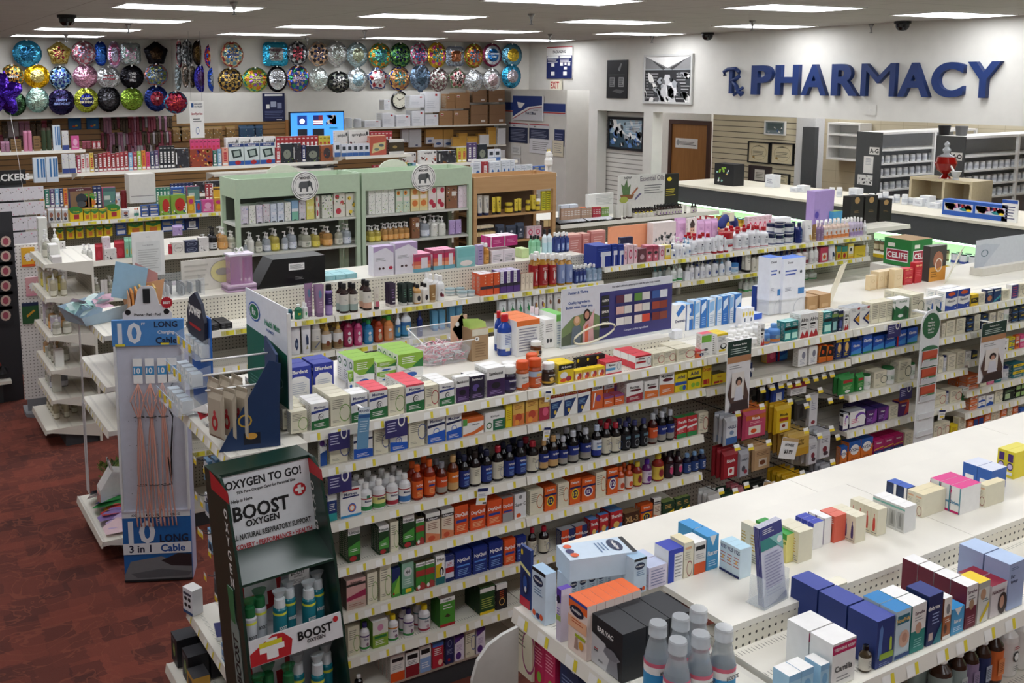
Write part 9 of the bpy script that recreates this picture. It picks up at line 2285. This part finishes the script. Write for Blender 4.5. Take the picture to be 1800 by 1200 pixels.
p = at(172, 640, z=1.0); e = empty('clip_strip', (1.16, 6.62, .45)); tag(e, 'long clear and white plastic clip strip hanging from the endcap', 'clip strip'); MB().box((0, -.02, .0), (.006, .02, 1.0), mat('#e8eaec', 't')).box((0, -.045, -.2), (.004, .045, .42), '#dfe0e0').obj('strip', e)
MB().box((0.002, -.02, .96), (.06, .02, .975), 'S').obj('bracket', e)
rr = random.Random(6); m = MB()
for i, c_ in enumerate(['#e8c8cc', '#c8b0d8', '#e0b8c0', '#8a70b0', '#d04040', '#e0a030', '#3c9a50', '#3c50a0', '#5c3080', '#e4dce0', '#18182c']):
    x_ = 1.17+.03*(i % 3); y_ = 6.15+i*.055; m.add([(x_, y_, .14+.008*i), (x_+.2, y_-.02, .145+.008*i), (x_+.22, y_+.1, .16+.008*i), (x_+.1, y_+.13, .185), (x_, y_+.1, .15)], [(0, 1, 2, 3, 4)], c_)
o = m.obj('loose_packets'); tag(o, 'loose pink, rainbow and dark packets lying on the low endcap shelf', 'packets'); o['kind'] = 'stuff'
def balloon(px, py, wp, hp, y, shape, cols, txt, label, squash=1):
    """px,py centre; wp,hp size in the photo; cols = rim, middle, centre; inflated foil shape with printed front"""
    c = at(px, py, y=y); w = sx(px+wp/2, y, c.z)-sx(px-wp/2, y, c.z); h = szh(py-hp/2, c.x, y)-szh(py+hp/2, c.x, y); r1, r2 = w/2, h/2
    e = empty('foil_balloon', (c.x, y, c.z)); tag(e, label, 'foil balloon', 'foil balloons along the top of the wall'); n = 40
    def rad(a):
        if shape == 'pent': k = ((a-math.pi/2) % (2*math.pi/5))-math.pi/5; return .9*math.cos(math.pi/5)/math.cos(k)*1.1
        if shape == 'sq': return min(1/max(abs(math.cos(a)), abs(math.sin(a)), .01), 1.25)*.88
        if shape == 'star': return .62+.38*abs(math.cos(2.5*(a-math.pi/2)))**1.5
        if shape == 'bow': return .75+.25*abs(math.sin(a))
        if shape == 'tail': return 1+(.15 if abs(a-4.71) < .2 else 0)
        return 1.0
    rng = random.Random(int(px*7+py)); m = MB(); rings = [0, .3, .55, .8, .93, 1]; dome = [0.5, .47, .38, .2, .09, 0]; V = []; th = min(r1, r2)*.55
    for q, dd in zip(rings, dome):
        for i in range(n):
            a = 2*math.pi*i/n; k = rad(a)*(1+(.025*((i % 2)-.5) if q > .9 else 0)); V.append((r1*q*k*math.cos(a), -th*dd+(rng.uniform(-1, 1)*.006 if 0 < q < 1 else 0), r2*q*k*math.sin(a)))
    for j in range(5):
        cc = cols[2] if j < 2 else (cols[1] if j < 3 else cols[0])
        fs = [[], []]; 
        for i in range(n): fs[(i//3+j) % 2 if len(cols) > 3 else 0].append((j*n+i, j*n+(i+1) % n, (j+1)*n+(i+1) % n, (j+1)*n+i))
        off = len(m.v) if j == 0 else 0
        if j == 0: m.v = [tuple(p) for p in V]
        for q, cl in ((0, cc), (1, cols[3] if len(cols) > 3 else cc)):
            mi_ = m.mi(mat(cl, 'f')); 
            for f in fs[q]: m.f.append(f); m.k.append(mi_); m.sm.append(True)
    b0 = len(m.v); m.v += [(x, -y_*.6, z) for x, y_, z in V]; mi_ = m.mi(mat('#a8acb0', 'f'))
    for j in range(5):
        for i in range(n): m.f.append((b0+j*n+(i+1) % n, b0+j*n+i, b0+(j+1)*n+i, b0+(j+1)*n+(i+1) % n)); m.k.append(mi_); m.sm.append(True)
    m.obj('foil_body', e)
    if txt:
        t = MB(); L = txt.split('/'); tc = L.pop() if L[-1].startswith('#') else 'W'
        for i, s in enumerate(L): t.text(s, tc, (0, -th*.52-.004, r2*(.28*(len(L)-1)/2-.28*i)), (1, 0, 0), (0, 0, 1), r2*.2, wmax=r1*1.15)
        t.obj('lettering', e)
    k = MB().box((-.012, -th*.12, r2*.86), (.012, -th*.1, r2*.86+.03), 'W'); k.tube([(0, -.0, r2*.9), (0, .06, r2*.95)], .002, 'S', n=4); k.obj('hang_tab', e)
    return e
YF, YR = 15.86, 14.76
for a in [(48, 94, 52, 48, YF, 'o', ('#3c9ac8', '#4aa8d0', '#2c6c94'), '', 'bright sky blue round foil balloon, top row at far left'),
 (104, 94, 46, 46, YF, 'pent', ('#b8a050', '#a88c3c', '#8c2c3c', '#c8b870'), '', 'gold card suit foil balloon, top row second from left'),
 (147, 93, 44, 44, YF, 'o', ('#a8a8b0', '#c0b8c0', '#8890a8', '#b06878'), '', 'silver round foil balloon with pink and blue flecks, upper left wall'),
 (177, 94, 28, 44, YF+.02, 'bow', ('#1c3c9c', '#2c5cb8', '#3c70c0'), '', 'blue waisted foil balloon on the upper left wall'),
 (201, 96, 24, 48, YF-.02, 'o', ('#9c8ca8', '#b06c90', '#a8a8c0'), '', 'narrow lilac and pink foil balloon on the upper left wall'),
 (230, 94, 40, 42, YF, 'sq', ('#b0b4bc', '#c0c8cc', '#c89cb8', '#a0b8b8'), '', 'square iridescent silver foil balloon, upper left wall'),
 (274, 94, 46, 46, YF, 'pent', ('#14141a', '#1a1a1e', '#3c2c1c'), '', 'black pentagon foil balloon, upper left wall'),
 (22, 135, 42, 44, YF, 'o', ('#7c8c58', '#5c6c4c', '#2c2c34', '#c88c3c'), 'HAPPY', 'multicoloured happy foil balloon behind the purple balloon tip'),
 (65, 134, 46, 42, YF, 'o', ('#e0b020', '#d8a818', '#c8b870'), '', 'yellow foil balloon with dotted ring, middle row left'),
 (106, 137, 40, 42, YF, 'o', ('#24242c', '#2c50a0', '#3c3c8c', '#8cb0c8'), '', 'dark foil balloon with silver rays, middle row'),
 (150, 134, 44, 42, YF, 'o', ('#b08098', '#c090a8', '#c890a8'), '', 'pink round foil balloon, middle row of left wall'),
 (191, 136, 42, 40, YF, 'o', ('#b0b4b8', '#c8ccd0', '#a0a4a8'), 'HAPPY/BIRTHDAY/#a03040', 'silver happy birthday foil balloon, middle row of left wall'),
 (232, 135, 42, 42, YF, 'o', ('#14141a', '#1c1c20', '#24242a'), 'OVER/THE/HILL/#d8d8d8', 'black over the hill foil balloon'),
 (275, 132, 42, 40, YF, 'o', ('#b06c58', '#8c9c5c', '#b8b890', '#6c84a8'), '', 'pastel rainbow foil balloon, middle row of left wall'),
 (66, 176, 42, 44, YF, 'o', ('#7ca098', '#98b8ac', '#a8c0b0'), '', 'pale green foil balloon, bottom row of left wall'),
 (108, 179, 48, 46, YF, 'o', ('#2c2448', '#1c1c3c', '#241c3c'), 'HAPPY/BIRTHDAY/#8ca0d8', 'dark purple birthday foil balloon, bottom row of left wall'),
 (152, 176, 44, 44, YF, 'o', ('#98a838', '#a8b040', '#20286c'), 'HAPPY/BIRTHDAY/#e0d8b0', 'lime rimmed birthday foil balloon with navy centre'),
 (191, 174, 42, 46, YF, 'o', ('#18181c', '#2c2c30', '#505054'), '', 'black and grey foil balloon, bottom row of left wall'),
 (232, 174, 40, 40, YF, 'o', ('#7c9c38', '#88a840', '#7c9c38'), '', 'green foil balloon, bottom row of left wall'),
 (275, 173, 42, 46, YF, 'o', ('#20306c', '#2c3c7c', '#8c3040'), '18/#e0d0d0', 'navy foil balloon with number eighteen'),
 (309, 180, 42, 40, YF-.6, 'o', ('#3c88a8', '#8c3040', '#a83c38', '#7c2038'), '', 'blue and red foil balloon hanging lowest at the corner'),
 (25, 182, 44, 44, YF+.03, 'o', ('#2c4430', '#3c5c3c', '#28382c'), '', 'dark green foil balloon behind the purple balloon'),
 (315, 95, 12, 52, 15.5, 'o', ('#8c4048', '#686c74', '#9498a0'), '', 'narrow red tipped sword balloon at the corner'),
 (329, 93, 22, 50, 15.45, 'o', ('#9ca0a4', '#b8bcc0', '#787c80', '#404448'), '', 'white and grey zebra foil balloon at the corner'),
 (349, 93, 24, 46, 15.3, 'o', ('#1c1a18', '#3c2c1c', '#5c4824'), '', 'narrow black and gold foil balloon, top row by the corner'),
 (373, 99, 28, 46, 15.1, 'o', ('#1c3494', '#2c50b0', '#c8a040', '#b03c30'), '', 'blue foil balloon with yellow and red stripes, top row'),
 (408, 96, 40, 46, YR, 'o', ('#a83c40', '#6c98a8', '#3c6ca8', '#c8b890'), 'BIRTHDAY/#304080', 'red and blue balloon printed with balloons, top row'),
 (313, 136, 12, 48, 15.5, 'o', ('#7c888c', '#98a4a8', '#8c989c'), '', 'narrow grey foil balloon at the corner, bottom row'),
 (326, 133, 13, 44, 15.4, 'o', ('#6c6058', '#8c7c70', '#585450'), '', 'narrow brown foil balloon at the corner, bottom row left'),
 (338, 134, 13, 42, 15.35, 'o', ('#5c544c', '#7c7064', '#44403c'), '', 'narrow brown foil balloon at the corner, bottom row right'),
 (353, 138, 24, 48, 15.25, 'o', ('#2c2c8c', '#3c3490', '#4c2c60'), '', 'narrow indigo foil balloon, bottom row by the corner'),
 (375, 140, 26, 44, 15.05, 'bow', ('#2444a8', '#2c50b0', '#8c94a0'), '', 'blue foil balloon with silver band, bottom row'),
 (405, 141, 44, 44, YR-.02, 'o', ('#28282c', '#34343c', '#303034', '#b0904c'), '', 'black foil balloon with coloured dots, bottom row'),
 (449, 140, 46, 44, YR, 'o', ('#3c8c80', '#c87838', '#8c5cb0', '#a8b040'), 'GOOD/LUCK/#e8e090', 'rainbow good luck foil balloon'),
 (484, 95, 50, 48, YR, 'sq', ('#2c98c0', '#3ca8cc', '#98a0a0'), 'THINKING/OF/YOU/#5c3440', 'turquoise thinking of you foil balloon'),
 (487, 139, 36, 46, YR-.02, 'o', ('#16161a', '#c8ccd0', '#b8bcc0'), 'GOOD/LUCK/#202024', 'black and silver good luck foil balloon'),
 (523, 94, 36, 44, YR, 'o', ('#90949c', '#b8bcc0', '#c05864', '#3c3c40'), '', 'silver foil balloon with red script, top row'),
 (524, 138, 40, 48, YR, 'o', ('#b07838', '#3c8c60', '#b09880', '#3c50a0'), 'TROPICAL/#d8c8e0', 'vertical rainbow striped foil balloon, bottom row'),
 (560, 95, 38, 44, YR, 'o', ('#8c9094', '#3c3c40', '#384878', '#c8a888'), '', 'silver and black checked foil balloon, top row'),
 (592, 94, 38, 44, YR, 'tail', ('#a8acae', '#c0c4c4', '#b0b8b4'), '', 'plain clear silver foil balloon, top row'),
 (560, 139, 34, 42, YR, 'o', ('#a8b0ae', '#bcc4c0', '#b0bcb8'), '', 'plain pale silver foil balloon, bottom row'),
 (595, 144, 42, 38, YR, 'o', ('#3c4038', '#50544c', '#a8a8a4', '#24262a'), 'BOSS/#303030', 'black and silver burst foil balloon, bottom row'),
 (628, 96, 38, 44, YR, 'tail', ('#90a8b0', '#a8bcc0', '#a0a890'), '', 'pale blue grey foil balloon, top row'),
 (628, 140, 36, 42, YR, 'o', ('#b0b8bc', '#c4cccc', '#8ca8b4'), '', 'pale silver and blue foil balloon, bottom row'),
 (668, 98, 40, 46, YR, 'o', ('#b8802c', '#c89038', '#4c7c98', '#4c9c78'), '', 'orange gold rimmed foil balloon, top row'),
 (664, 138, 40, 46, YR, 'pent', ('#24448c', '#b04450', '#c8c0c4', '#d8d8dc'), '', 'stars and stripes pentagon foil balloon'),
 (704, 97, 38, 44, YR, 'o', ('#1c3038', '#2c5c48', '#1c1c44', '#5c8c48'), '', 'dark green and navy foil balloon, top row'),
 (702, 138, 38, 44, YR, 'o', ('#24347c', '#b0785c', '#3c8c9c', '#c8a060'), '', 'multicoloured chequered foil balloon, bottom row'),
 (737, 96, 34, 44, YR, 'o', ('#8cb8bc', '#b0b4bc', '#3c78b0', '#b05878'), '', 'silver star burst foil balloon, top row'),
 (739, 136, 36, 46, YR, 'tail', ('#6c84a0', '#7c90a8', '#506478'), '', 'slate blue foil balloon, bottom row'),
 (768, 97, 34, 46, YR, 'o', ('#c0a030', '#c84888', '#48a0b0', '#d0a840'), '', 'bright pink yellow and cyan foil balloon, top row'),
 (771, 140, 34, 42, YR, 'o', ('#b8bcb8', '#c8ccc8', '#b0b4ac', '#7c5c60'), '', 'silver foil balloon with small dots, bottom row'),
 (800, 99, 36, 40, YR, 'sq', ('#90a0b8', '#a8b4c4', '#a06848'), '', 'square silver blue foil balloon with brown bear shape'),
 (804, 138, 34, 42, YR, 'pent', ('#5c8c60', '#b06068', '#28282c', '#c8b8b0'), '', 'green and black pointed foil balloon, bottom row'),
 (833, 98, 34, 44, YR, 'o', ('#8ca03c', '#c0a840', '#4c7c98', '#b05c40'), '', 'lime and gold mosaic foil balloon, top row'),
 (833, 142, 32, 40, YR, 'o', ('#b0b4b8', '#c0c4c8', '#a8acb0'), '', 'plain silver oval foil balloon, bottom row'),
 (865, 97, 34, 42, YR, 'o', ('#8c3c5c', '#c8d0dc', '#2c70b0'), 'Celebrate/Today/#e0e8f0', 'burgundy rimmed foil balloon with blue centre'),
 (865, 140, 32, 40, YR, 'o', ('#b8bcc0', '#c8ccd0', '#b09ca0'), '', 'white and grey foil balloon, bottom row second from right'),
 (900, 97, 36, 42, YR, 'o', ('#5890a8', '#68a0b8', '#e0c040'), '', 'blue foil balloon with yellow sun, top row at right end'),
 (899, 134, 34, 42, YR-.02, 'o', ('#2c88b0', '#3c98c0', '#b8b0b8'), '', 'bright blue foil balloon, bottom row at right end')]: balloon(*a)
e = balloon(4, 165, 76, 84, 9.0, 'star', ('#3c1c90', '#4c28a8', '#3c1c90'), '', 'big shiny purple star balloon at the left edge'); MB().tube([(.05, 0, -.15), (.1, .02, -.6), (.15, .05, -1.2)], .002, 'W', n=4).obj('string', e)
DG = mat('#4a4c4e'); sb = lambda a, b, m: MB().box(a, b, m)
e = empty('pharmacy_counter', (10.2, 6, FLOOR)); tag(e, 'long pharmacy counter with dark grey front band and lit goods shelf', 'counter')
part(sb((10.1, -3, 1.43), (11.3, 10.9, 1.46), '#e6e0cc').box((10.35, -3, 1.2), (10.38, 10.9, 1.43), DG), 'countertop', e)
part(sb((10.12, -3, 1.2), (10.14, 10.9, 1.43), DG), 'front_band', e)
part(sb((10.5, -3, .3), (10.53, 10.9, 1.2), mat('#dfe8d4')), 'back_panel', e)
part(sb((10.16, -3, 1.175), (10.26, 10.9, 1.19), mat('#c8ffd0', 'e', None, 9)), 'light_strip', e)
part(sb((9.8, -3, .97), (10.5, 10.9, 1.0), CREAM).box((9.79, -3, .965), (9.8, 10.9, 1.003), 'Y').box((9.8, -3, .5), (10.5, 10.9, .53), CREAM), 'goods_shelf', e)
part(sb((9.9, -3, FLOOR), (10.5, 10.9, .1), 'D'), 'kick_plate', e)
kinds(r"""
gvt|gold vitamin bottle, navy cap|vitamin bottle|cup|#b89030:g|#1c3058:g|r0,.1,1,.6,#d8b040|
wvt|white vitamin bottle, dark cap|vitamin bottle|cup|#e4e6ea:g|#282c34:g|r0,0,1,.3,#3c50a0|
tvt|brown glass vitamin bottle|vitamin bottle|cup|#6c5c44:g|#202024:g|r0,.1,1,.8,#b8ac8c|
rvt|red and white vitamin box|vitamin box|box|#b83844|#e4e0dc|r.1,.4,.9,.8,W|.
pil|white pill bottle|pill bottle|cup|#e8eaec:g|W|r0,.2,1,.7,#c4c8d0|
rxb|white prescription carton|carton|box|#dfe2e6|W|l.2,.3,.8,.7,#889,3|.
""")
def WE(x, y0, y1, z, kind, n, w, h, lb, nd=1): lay(kind, w, h, w*.9, n, nd, 1, lb, lambda i, j, s: (x+j*w*1.1, y1+(y0-y1)*(i+.5)/n, z, -math.pi/2))
WE(10.0, 8.9, 9.75, 1.001, 'gvt', 9, .07, .12, 'lit counter shelf', 2); WE(10.0, 9.8, 10.6, 1.001, 'rvt', 8, .08, .1, 'lit counter shelf, far end'); WE(10.0, 8.2, 8.85, 1.001, 'rvt', 6, .08, .09, 'lit counter shelf, middle')
WE(10.0, 6.45, 7.4, 1.001, 'tvt', 12, .065, .12, 'lit counter shelf by black bags', 2); WE(10.0, 4.6, 6.4, 1.001, 'wvt', 18, .075, .11, 'lit counter shelf, near end', 2)
WE(10.0, 4.6, 7.4, .531, 'wvt', 20, .09, .14, 'dark shelf below the lit one')
# dispensary shelving
def unit(px0, px1, zt, x, L, shs, lb, fix=None):
    y1, y0 = sy(px0, x, 2), sy(px1, x, 2); e = empty('dispensary_shelving', (x, y0, FLOOR)); tag(e, 'white dispensary shelving with dark grey end panel, %s' % lb, 'shelving')
    part(sb((x-.03, y0, FLOOR), (x, y1, zt), DG), 'end_panel', e); part(sb((x, y1-.02, FLOOR), (x+L, y1, zt), '#b8bcc4').box((x, y0, zt-.03), (x+L, y1, zt), 'W'), 'back_panel', e)
    for k in (.55, 1.0): part(sb((x+L*k-.04, y0-.005, FLOOR), (x+L*k, y0+.03, zt), 'W'), 'upright', e)
    a = MB().box((x-.034, y0+.02, zt-.3), (x-.03, y0+.17, zt-.2), 'W'); part(a.text(fix, 'K', (x-.036, y0+.095, zt-.25), (0, -1, 0), (0, 0, 1), .06), 'letter_plate', e)
    for i, z in enumerate(shs):
        part(sb((x, y0, z-.02), (x+L, y1-.02, z), 'W'), 'shelf', e)
        if i: n = 15; lay('pil', .075, .1, .07, n, 1, 1, 'shelf %s, %s' % (NUM[i+1], lb), lambda q, j, s: (x+.08+q*L*.96/n, y0+.07, z+.001, 0))
    return y0
ys_ = unit(1508, 1551, 2.21, 12, 2.1, [szh(p, 12, sy(1551, 12, 2)) for p in (264, 288, 311, 335)], 'left unit', 'A-G')
unit(1647, 1697, 2.21, 12, 2.1, [szh(p, 12, sy(1697, 12, 2)) for p in (275, 301, 326, 350)], 'right unit', 'M-O')
onx(1519, 274, 1534, 305, 11.968, 'notice_sheet', 'white typed notice on the left grey end panel', 'notice', 'W', 'l.2,.5,.8,.9,#99a,6', t=.003)
onx(1508, 306, 1533, 326, 11.966, 'tag_sheet', 'white sheet of dark squares on the left grey end panel', 'notice', 'W', 'f.05,.05,.95,.95,KDE,14', t=.003)
a = at(1458, 215, x=13.9); b = at(1506, 284, x=13.9); e = empty('wall_cupboard', (13.9, b.y, b.z)); tag(e, 'open white wall cupboard on the far dispensary wall', 'cupboard'); h_ = a.z-b.z; w_ = a.y-b.y
for z in (0, h_*.33, h_*.66, h_-.03): sb((0, 0, z), (.28, w_, z+.03), 'W').obj('shelf', e)
sb((0, -.03, 0), (.28, 0, h_), 'W').box((0, w_, 0), (.28, w_+.03, h_), 'W').box((.27, 0, 0), (.28, w_, h_), '#d8dade').obj('case', e)
ya, yb = sy(1402, 12.44, 2), sy(1253, 12.44, 2)
tag(sb((12.44, ya, .9), (12.49, yb, 2.6), SLATC).obj('slat_panel'), 'cream slatwall holding framed certificates behind the counter', 'wall panel')
struct(sb((12.4, ya-.35, FLOOR), (12.6, ya, 2.9), '#e4e4e2').obj('trim_2'))
a = at(1413, 223, x=12.3); b = at(1430, 315, x=12.3); tag(sb((12.28, b.y, FLOOR), (12.36, a.y, a.z), DG).obj('grey_panel'), 'narrow dark grey upright panel beside the white column', 'panel')
CT = 'r.06,.06,.94,.94,#e4d8b4;o.5,.5,.4,.4,#a89868,.96;p.2 .78,.5 .88,.8 .78,.5 .82,#554;l.2,.3,.8,.6,#665,4;e.25,.25,.06,.06,#a84'
for q in ((1319, 250, 1352, 286, 'K', 'cream certificate in black frame, left of the upper pair'), (1359, 252, 1394, 289, 'K', 'cream certificate in black frame, right of the upper pair'), (1320, 292, 1354, 323, '#3c3030', 'certificate with wide brown mat under the upper pair'), (1364, 306, 1387, 328, 'K', 'grey certificate in small black frame, lower right'), (1348, 214, 1380, 236, 'W', 'photo of a group in pale frame at top of the cream slatwall')):
    onx(*q[:4], 12.43, 'framed_certificate', q[5], 'picture', '#e4d8b4' if q[4] != 'W' else '#7a8a90', CT if q[4] == 'K' else ('r.1,.3,.9,.9,#566;f.1,.1,.9,.6,WSQ,8' if q[4] == 'W' else 'r0,0,1,1,#3c3234;r.25,.15,.75,.85,#dcd8cc;l.3,.3,.7,.7,#665,4'), frame=q[4], fw=.02)
def cb(kind, px, py, x, z, w, h, d, label, rz=-math.pi/2): y = sy(px, x, z); o = pack(kind, w, h, d); o.location = (x, y, z+.001); o.rotation_euler.z = rz; return tag(o, label, KN[kind][1])
kinds(r"""
bkd|black counter rack of green jars|counter display|box|#0e0f12|K|f.1,.55,.8,.85,WHA,8;f.1,.15,.5,.35,WHA,6;r.6,.5,.7,.55,F|
jwl|blue counter rack of colourful sticks|counter display|low|#2458b0|#2c68c0|r.03,.3,.48,.8,#c4ccdc;r.52,.3,.97,.8,#c4ccdc;f.04,.35,.47,.78,RIPTY,16;f.53,.35,.96,.78,RIPTY,16|
sgn|white and blue medical sign card|sign|box|W|W|r0,.85,1,1,#2c58b0;l.2,.1,.85,.75,#557,5|
pst|big lilac cardboard display|counter display|box|#a890c8|#b09cd0|r0,.0,.3,.5,#9880c0;e.15,.35,.1,.1,#5040a0|
bgk|black gift bag with tan circle|gift bag|box|#24221e|K|e.5,.85,.2,.12,#b08c58;l.3,.4,.7,.5,#8a7040,2|
aqb|sky blue book on the deck|book|box|#4a9cc8|#8a5|e.5,.5,.2,.1,#c8a848|
grl|green and red carton of bandages|carton|box|#1f7a34|#a88860|r.1,.15,.9,.6,W;r.12,.18,.88,.57,#a01c34;tCELIFE,.5,.38,.22,W;r.15,.68,.4,.82,#e8e8d8|=
phb|box with photo of embracing people|box|box|#3c3834|#8a8884|r0,0,1,.4,#d8983c;e.5,.6,.3,.25,#a86c50;o.55,.45,.22,.2,#e8e0d0;l.1,.1,.5,.3,#8a5a18,3|
""")
cb('bkd', 1281, 0, 10.6, 1.46, .36, .3, .2, 'black rack of green jars at the far end of the pharmacy counter')
cb('rxb', 1352+6, 0, 10.9, 1.46, .16, .17, .12, 'white carton with black swan mark on the pharmacy counter')
for i, px in enumerate((1400, 1412, 1504, 1520, 1618, 1630, 1645, 1658)): cb('rxb', px, 0, 10.7+.05*(i % 3), 1.46, .12, .06+.03*(i % 3), .12, 'low white carton on the pharmacy counter, %s from the far end' % ORD[i])
for i, px in enumerate((1454, 1462, 1475, 1532, 1545, 1556, 1566, 1576, 1590, 1600)): cb('pil', px, 0, 10.7+.06*(i % 2), 1.46, .07, .08+.02*(i % 3), .07, 'white bottle on the pharmacy counter, %s from the far end' % ORD[i])
cb('jwl', 1717, 0, 10.35, 1.46, .72, .17, .12, 'blue rack of colourful sticks at the edge of the pharmacy counter')
cb('sgn', 1774, 0, 10.3, 1.46, .16, .23, .02, 'white and blue medical sign card right of the blue rack')
for px, w, h, k, lb in ((1440, .3, .38, 'pst', 'big lilac cardboard display on the skin care deck'), (1498, .2, .3, 'bgk', 'black gift bag with tan circle, left of the three'), (1523, .2, .29, 'bgk', 'black gift bag with tan circle, middle of the three'), (1549, .2, .24, 'bgk', 'black gift bag with tan circle, right of the three'), (1465, .14, .16, 'aqb', 'sky blue book between the lilac display and gift bags')):
    y = 6.95 if k != 'pst' else 7.0; o = pack(k, w, h, .1); o.location = (sx(px, y, 1.45), y, 1.411); tag(o, lb, KN[k][1])
row('cream end shelving at the right end of the skin care row', 8.64, 9.6, 6.6, 7.3, [(8.64, 9.6, [1.41, .9])], tags=0)
for px, py, w, h, k, lb, d in ((1594, 466, .27, .22, 'grl', 'open green and red carton with red oval at the back of the deck', .25), (1640, 490, .2, .27, 'phb', 'box with photo of embracing people beside red canisters', .06)):
    y = 4.66 if k == 'phb' else 5.2; o = pack(k, w, h, d); o.location = (sx(px, y, 1.41), y, 1.411); tag(o, lb, KN[k][1])
x_ = sx(1594, 5.2, 1.4); tag(sb((x_-.2, 5.0, FLOOR), (x_+.2, 5.4, 1.405), CREAM).obj('stock_table'), 'cream block table behind the cold aisle carrying the green carton', 'table')
y_ = sy(1650, 11.2, 1.46); e = empty('wooden_cubby', (11.2, y_, 1.461)); tag(e, 'pale wooden cubby unit on the counter below the red globe', 'cubby'); sb((0, -.4, .25), (.4, .4, .28), ASH).box((0, -.4, 0), (.4, -.37, .25), ASH).box((0, .37, 0), (.4, .4, .25), ASH).box((0, -.06, 0), (.4, -.03, .25), ASH).box((.38, -.37, 0), (.4, .37, .25), ASH).obj('case', e)
e = empty('show_globe', (11.35, sy(1661, 11.35, 1.75), 1.742)); tag(e, 'glass show globe of red liquid on the wooden cubby', 'show globe'); MB().lathe([(.07, 0), (.03, .05), (.1, .1), (.125, .18), (.1, .26)], mat('#8c1410', 'g', .05), n=20).obj('liquid', e); MB().lathe([(.1, .26), (.03, .3), (.05, .34), (.02, .38), (.035, .41), (.003, .45)], CL, n=16).obj('stopper', e)
e = empty('mortar', (11.3, sy(1680, 11.3, 1.75), 1.742)); tag(e, 'small pale mortar and pestle right of the red globe', 'mortar'); MB().lathe([(.04, 0), (.03, .02), (.06, .1), (.05, .1)], '#c8ccd0', n=14).obj('bowl', e); MB().tube([(0, 0, .05), (0, .08, .17)], .012, 'W').obj('pestle', e)
e = empty('neck_pillow', (8.3, 7.3, 1.46)); e.location = (sx(1279, 6.95, 1.5), 6.95, 1.411); tag(e, 'navy neck pillow with cream tag on the skin care deck', 'pillow'); MB().tube([(.09*math.cos(t*.5)-.0, 0, .1+.1*math.sin(t*.5)) for t in range(-2, 9)], .042, '#1c2f78', n=10).obj('cushion', e); sb((-.03, -.05, .17), (.03, .05, .25), 'C').obj('tag', e)
for i, (px, c) in enumerate(((1660, 'K'), (1690, 'E'))): e = empty('pot', (12.15, sy(px, 12.15, 2.25), 2.212)); tag(e, 'dark plastic pot on top of the right dispensary unit, %s' % ('left', 'right')[i], 'pot'); MB().lathe([(.06, 0), (.075, .12), (.07, .12)], c, n=12).obj('body', e)
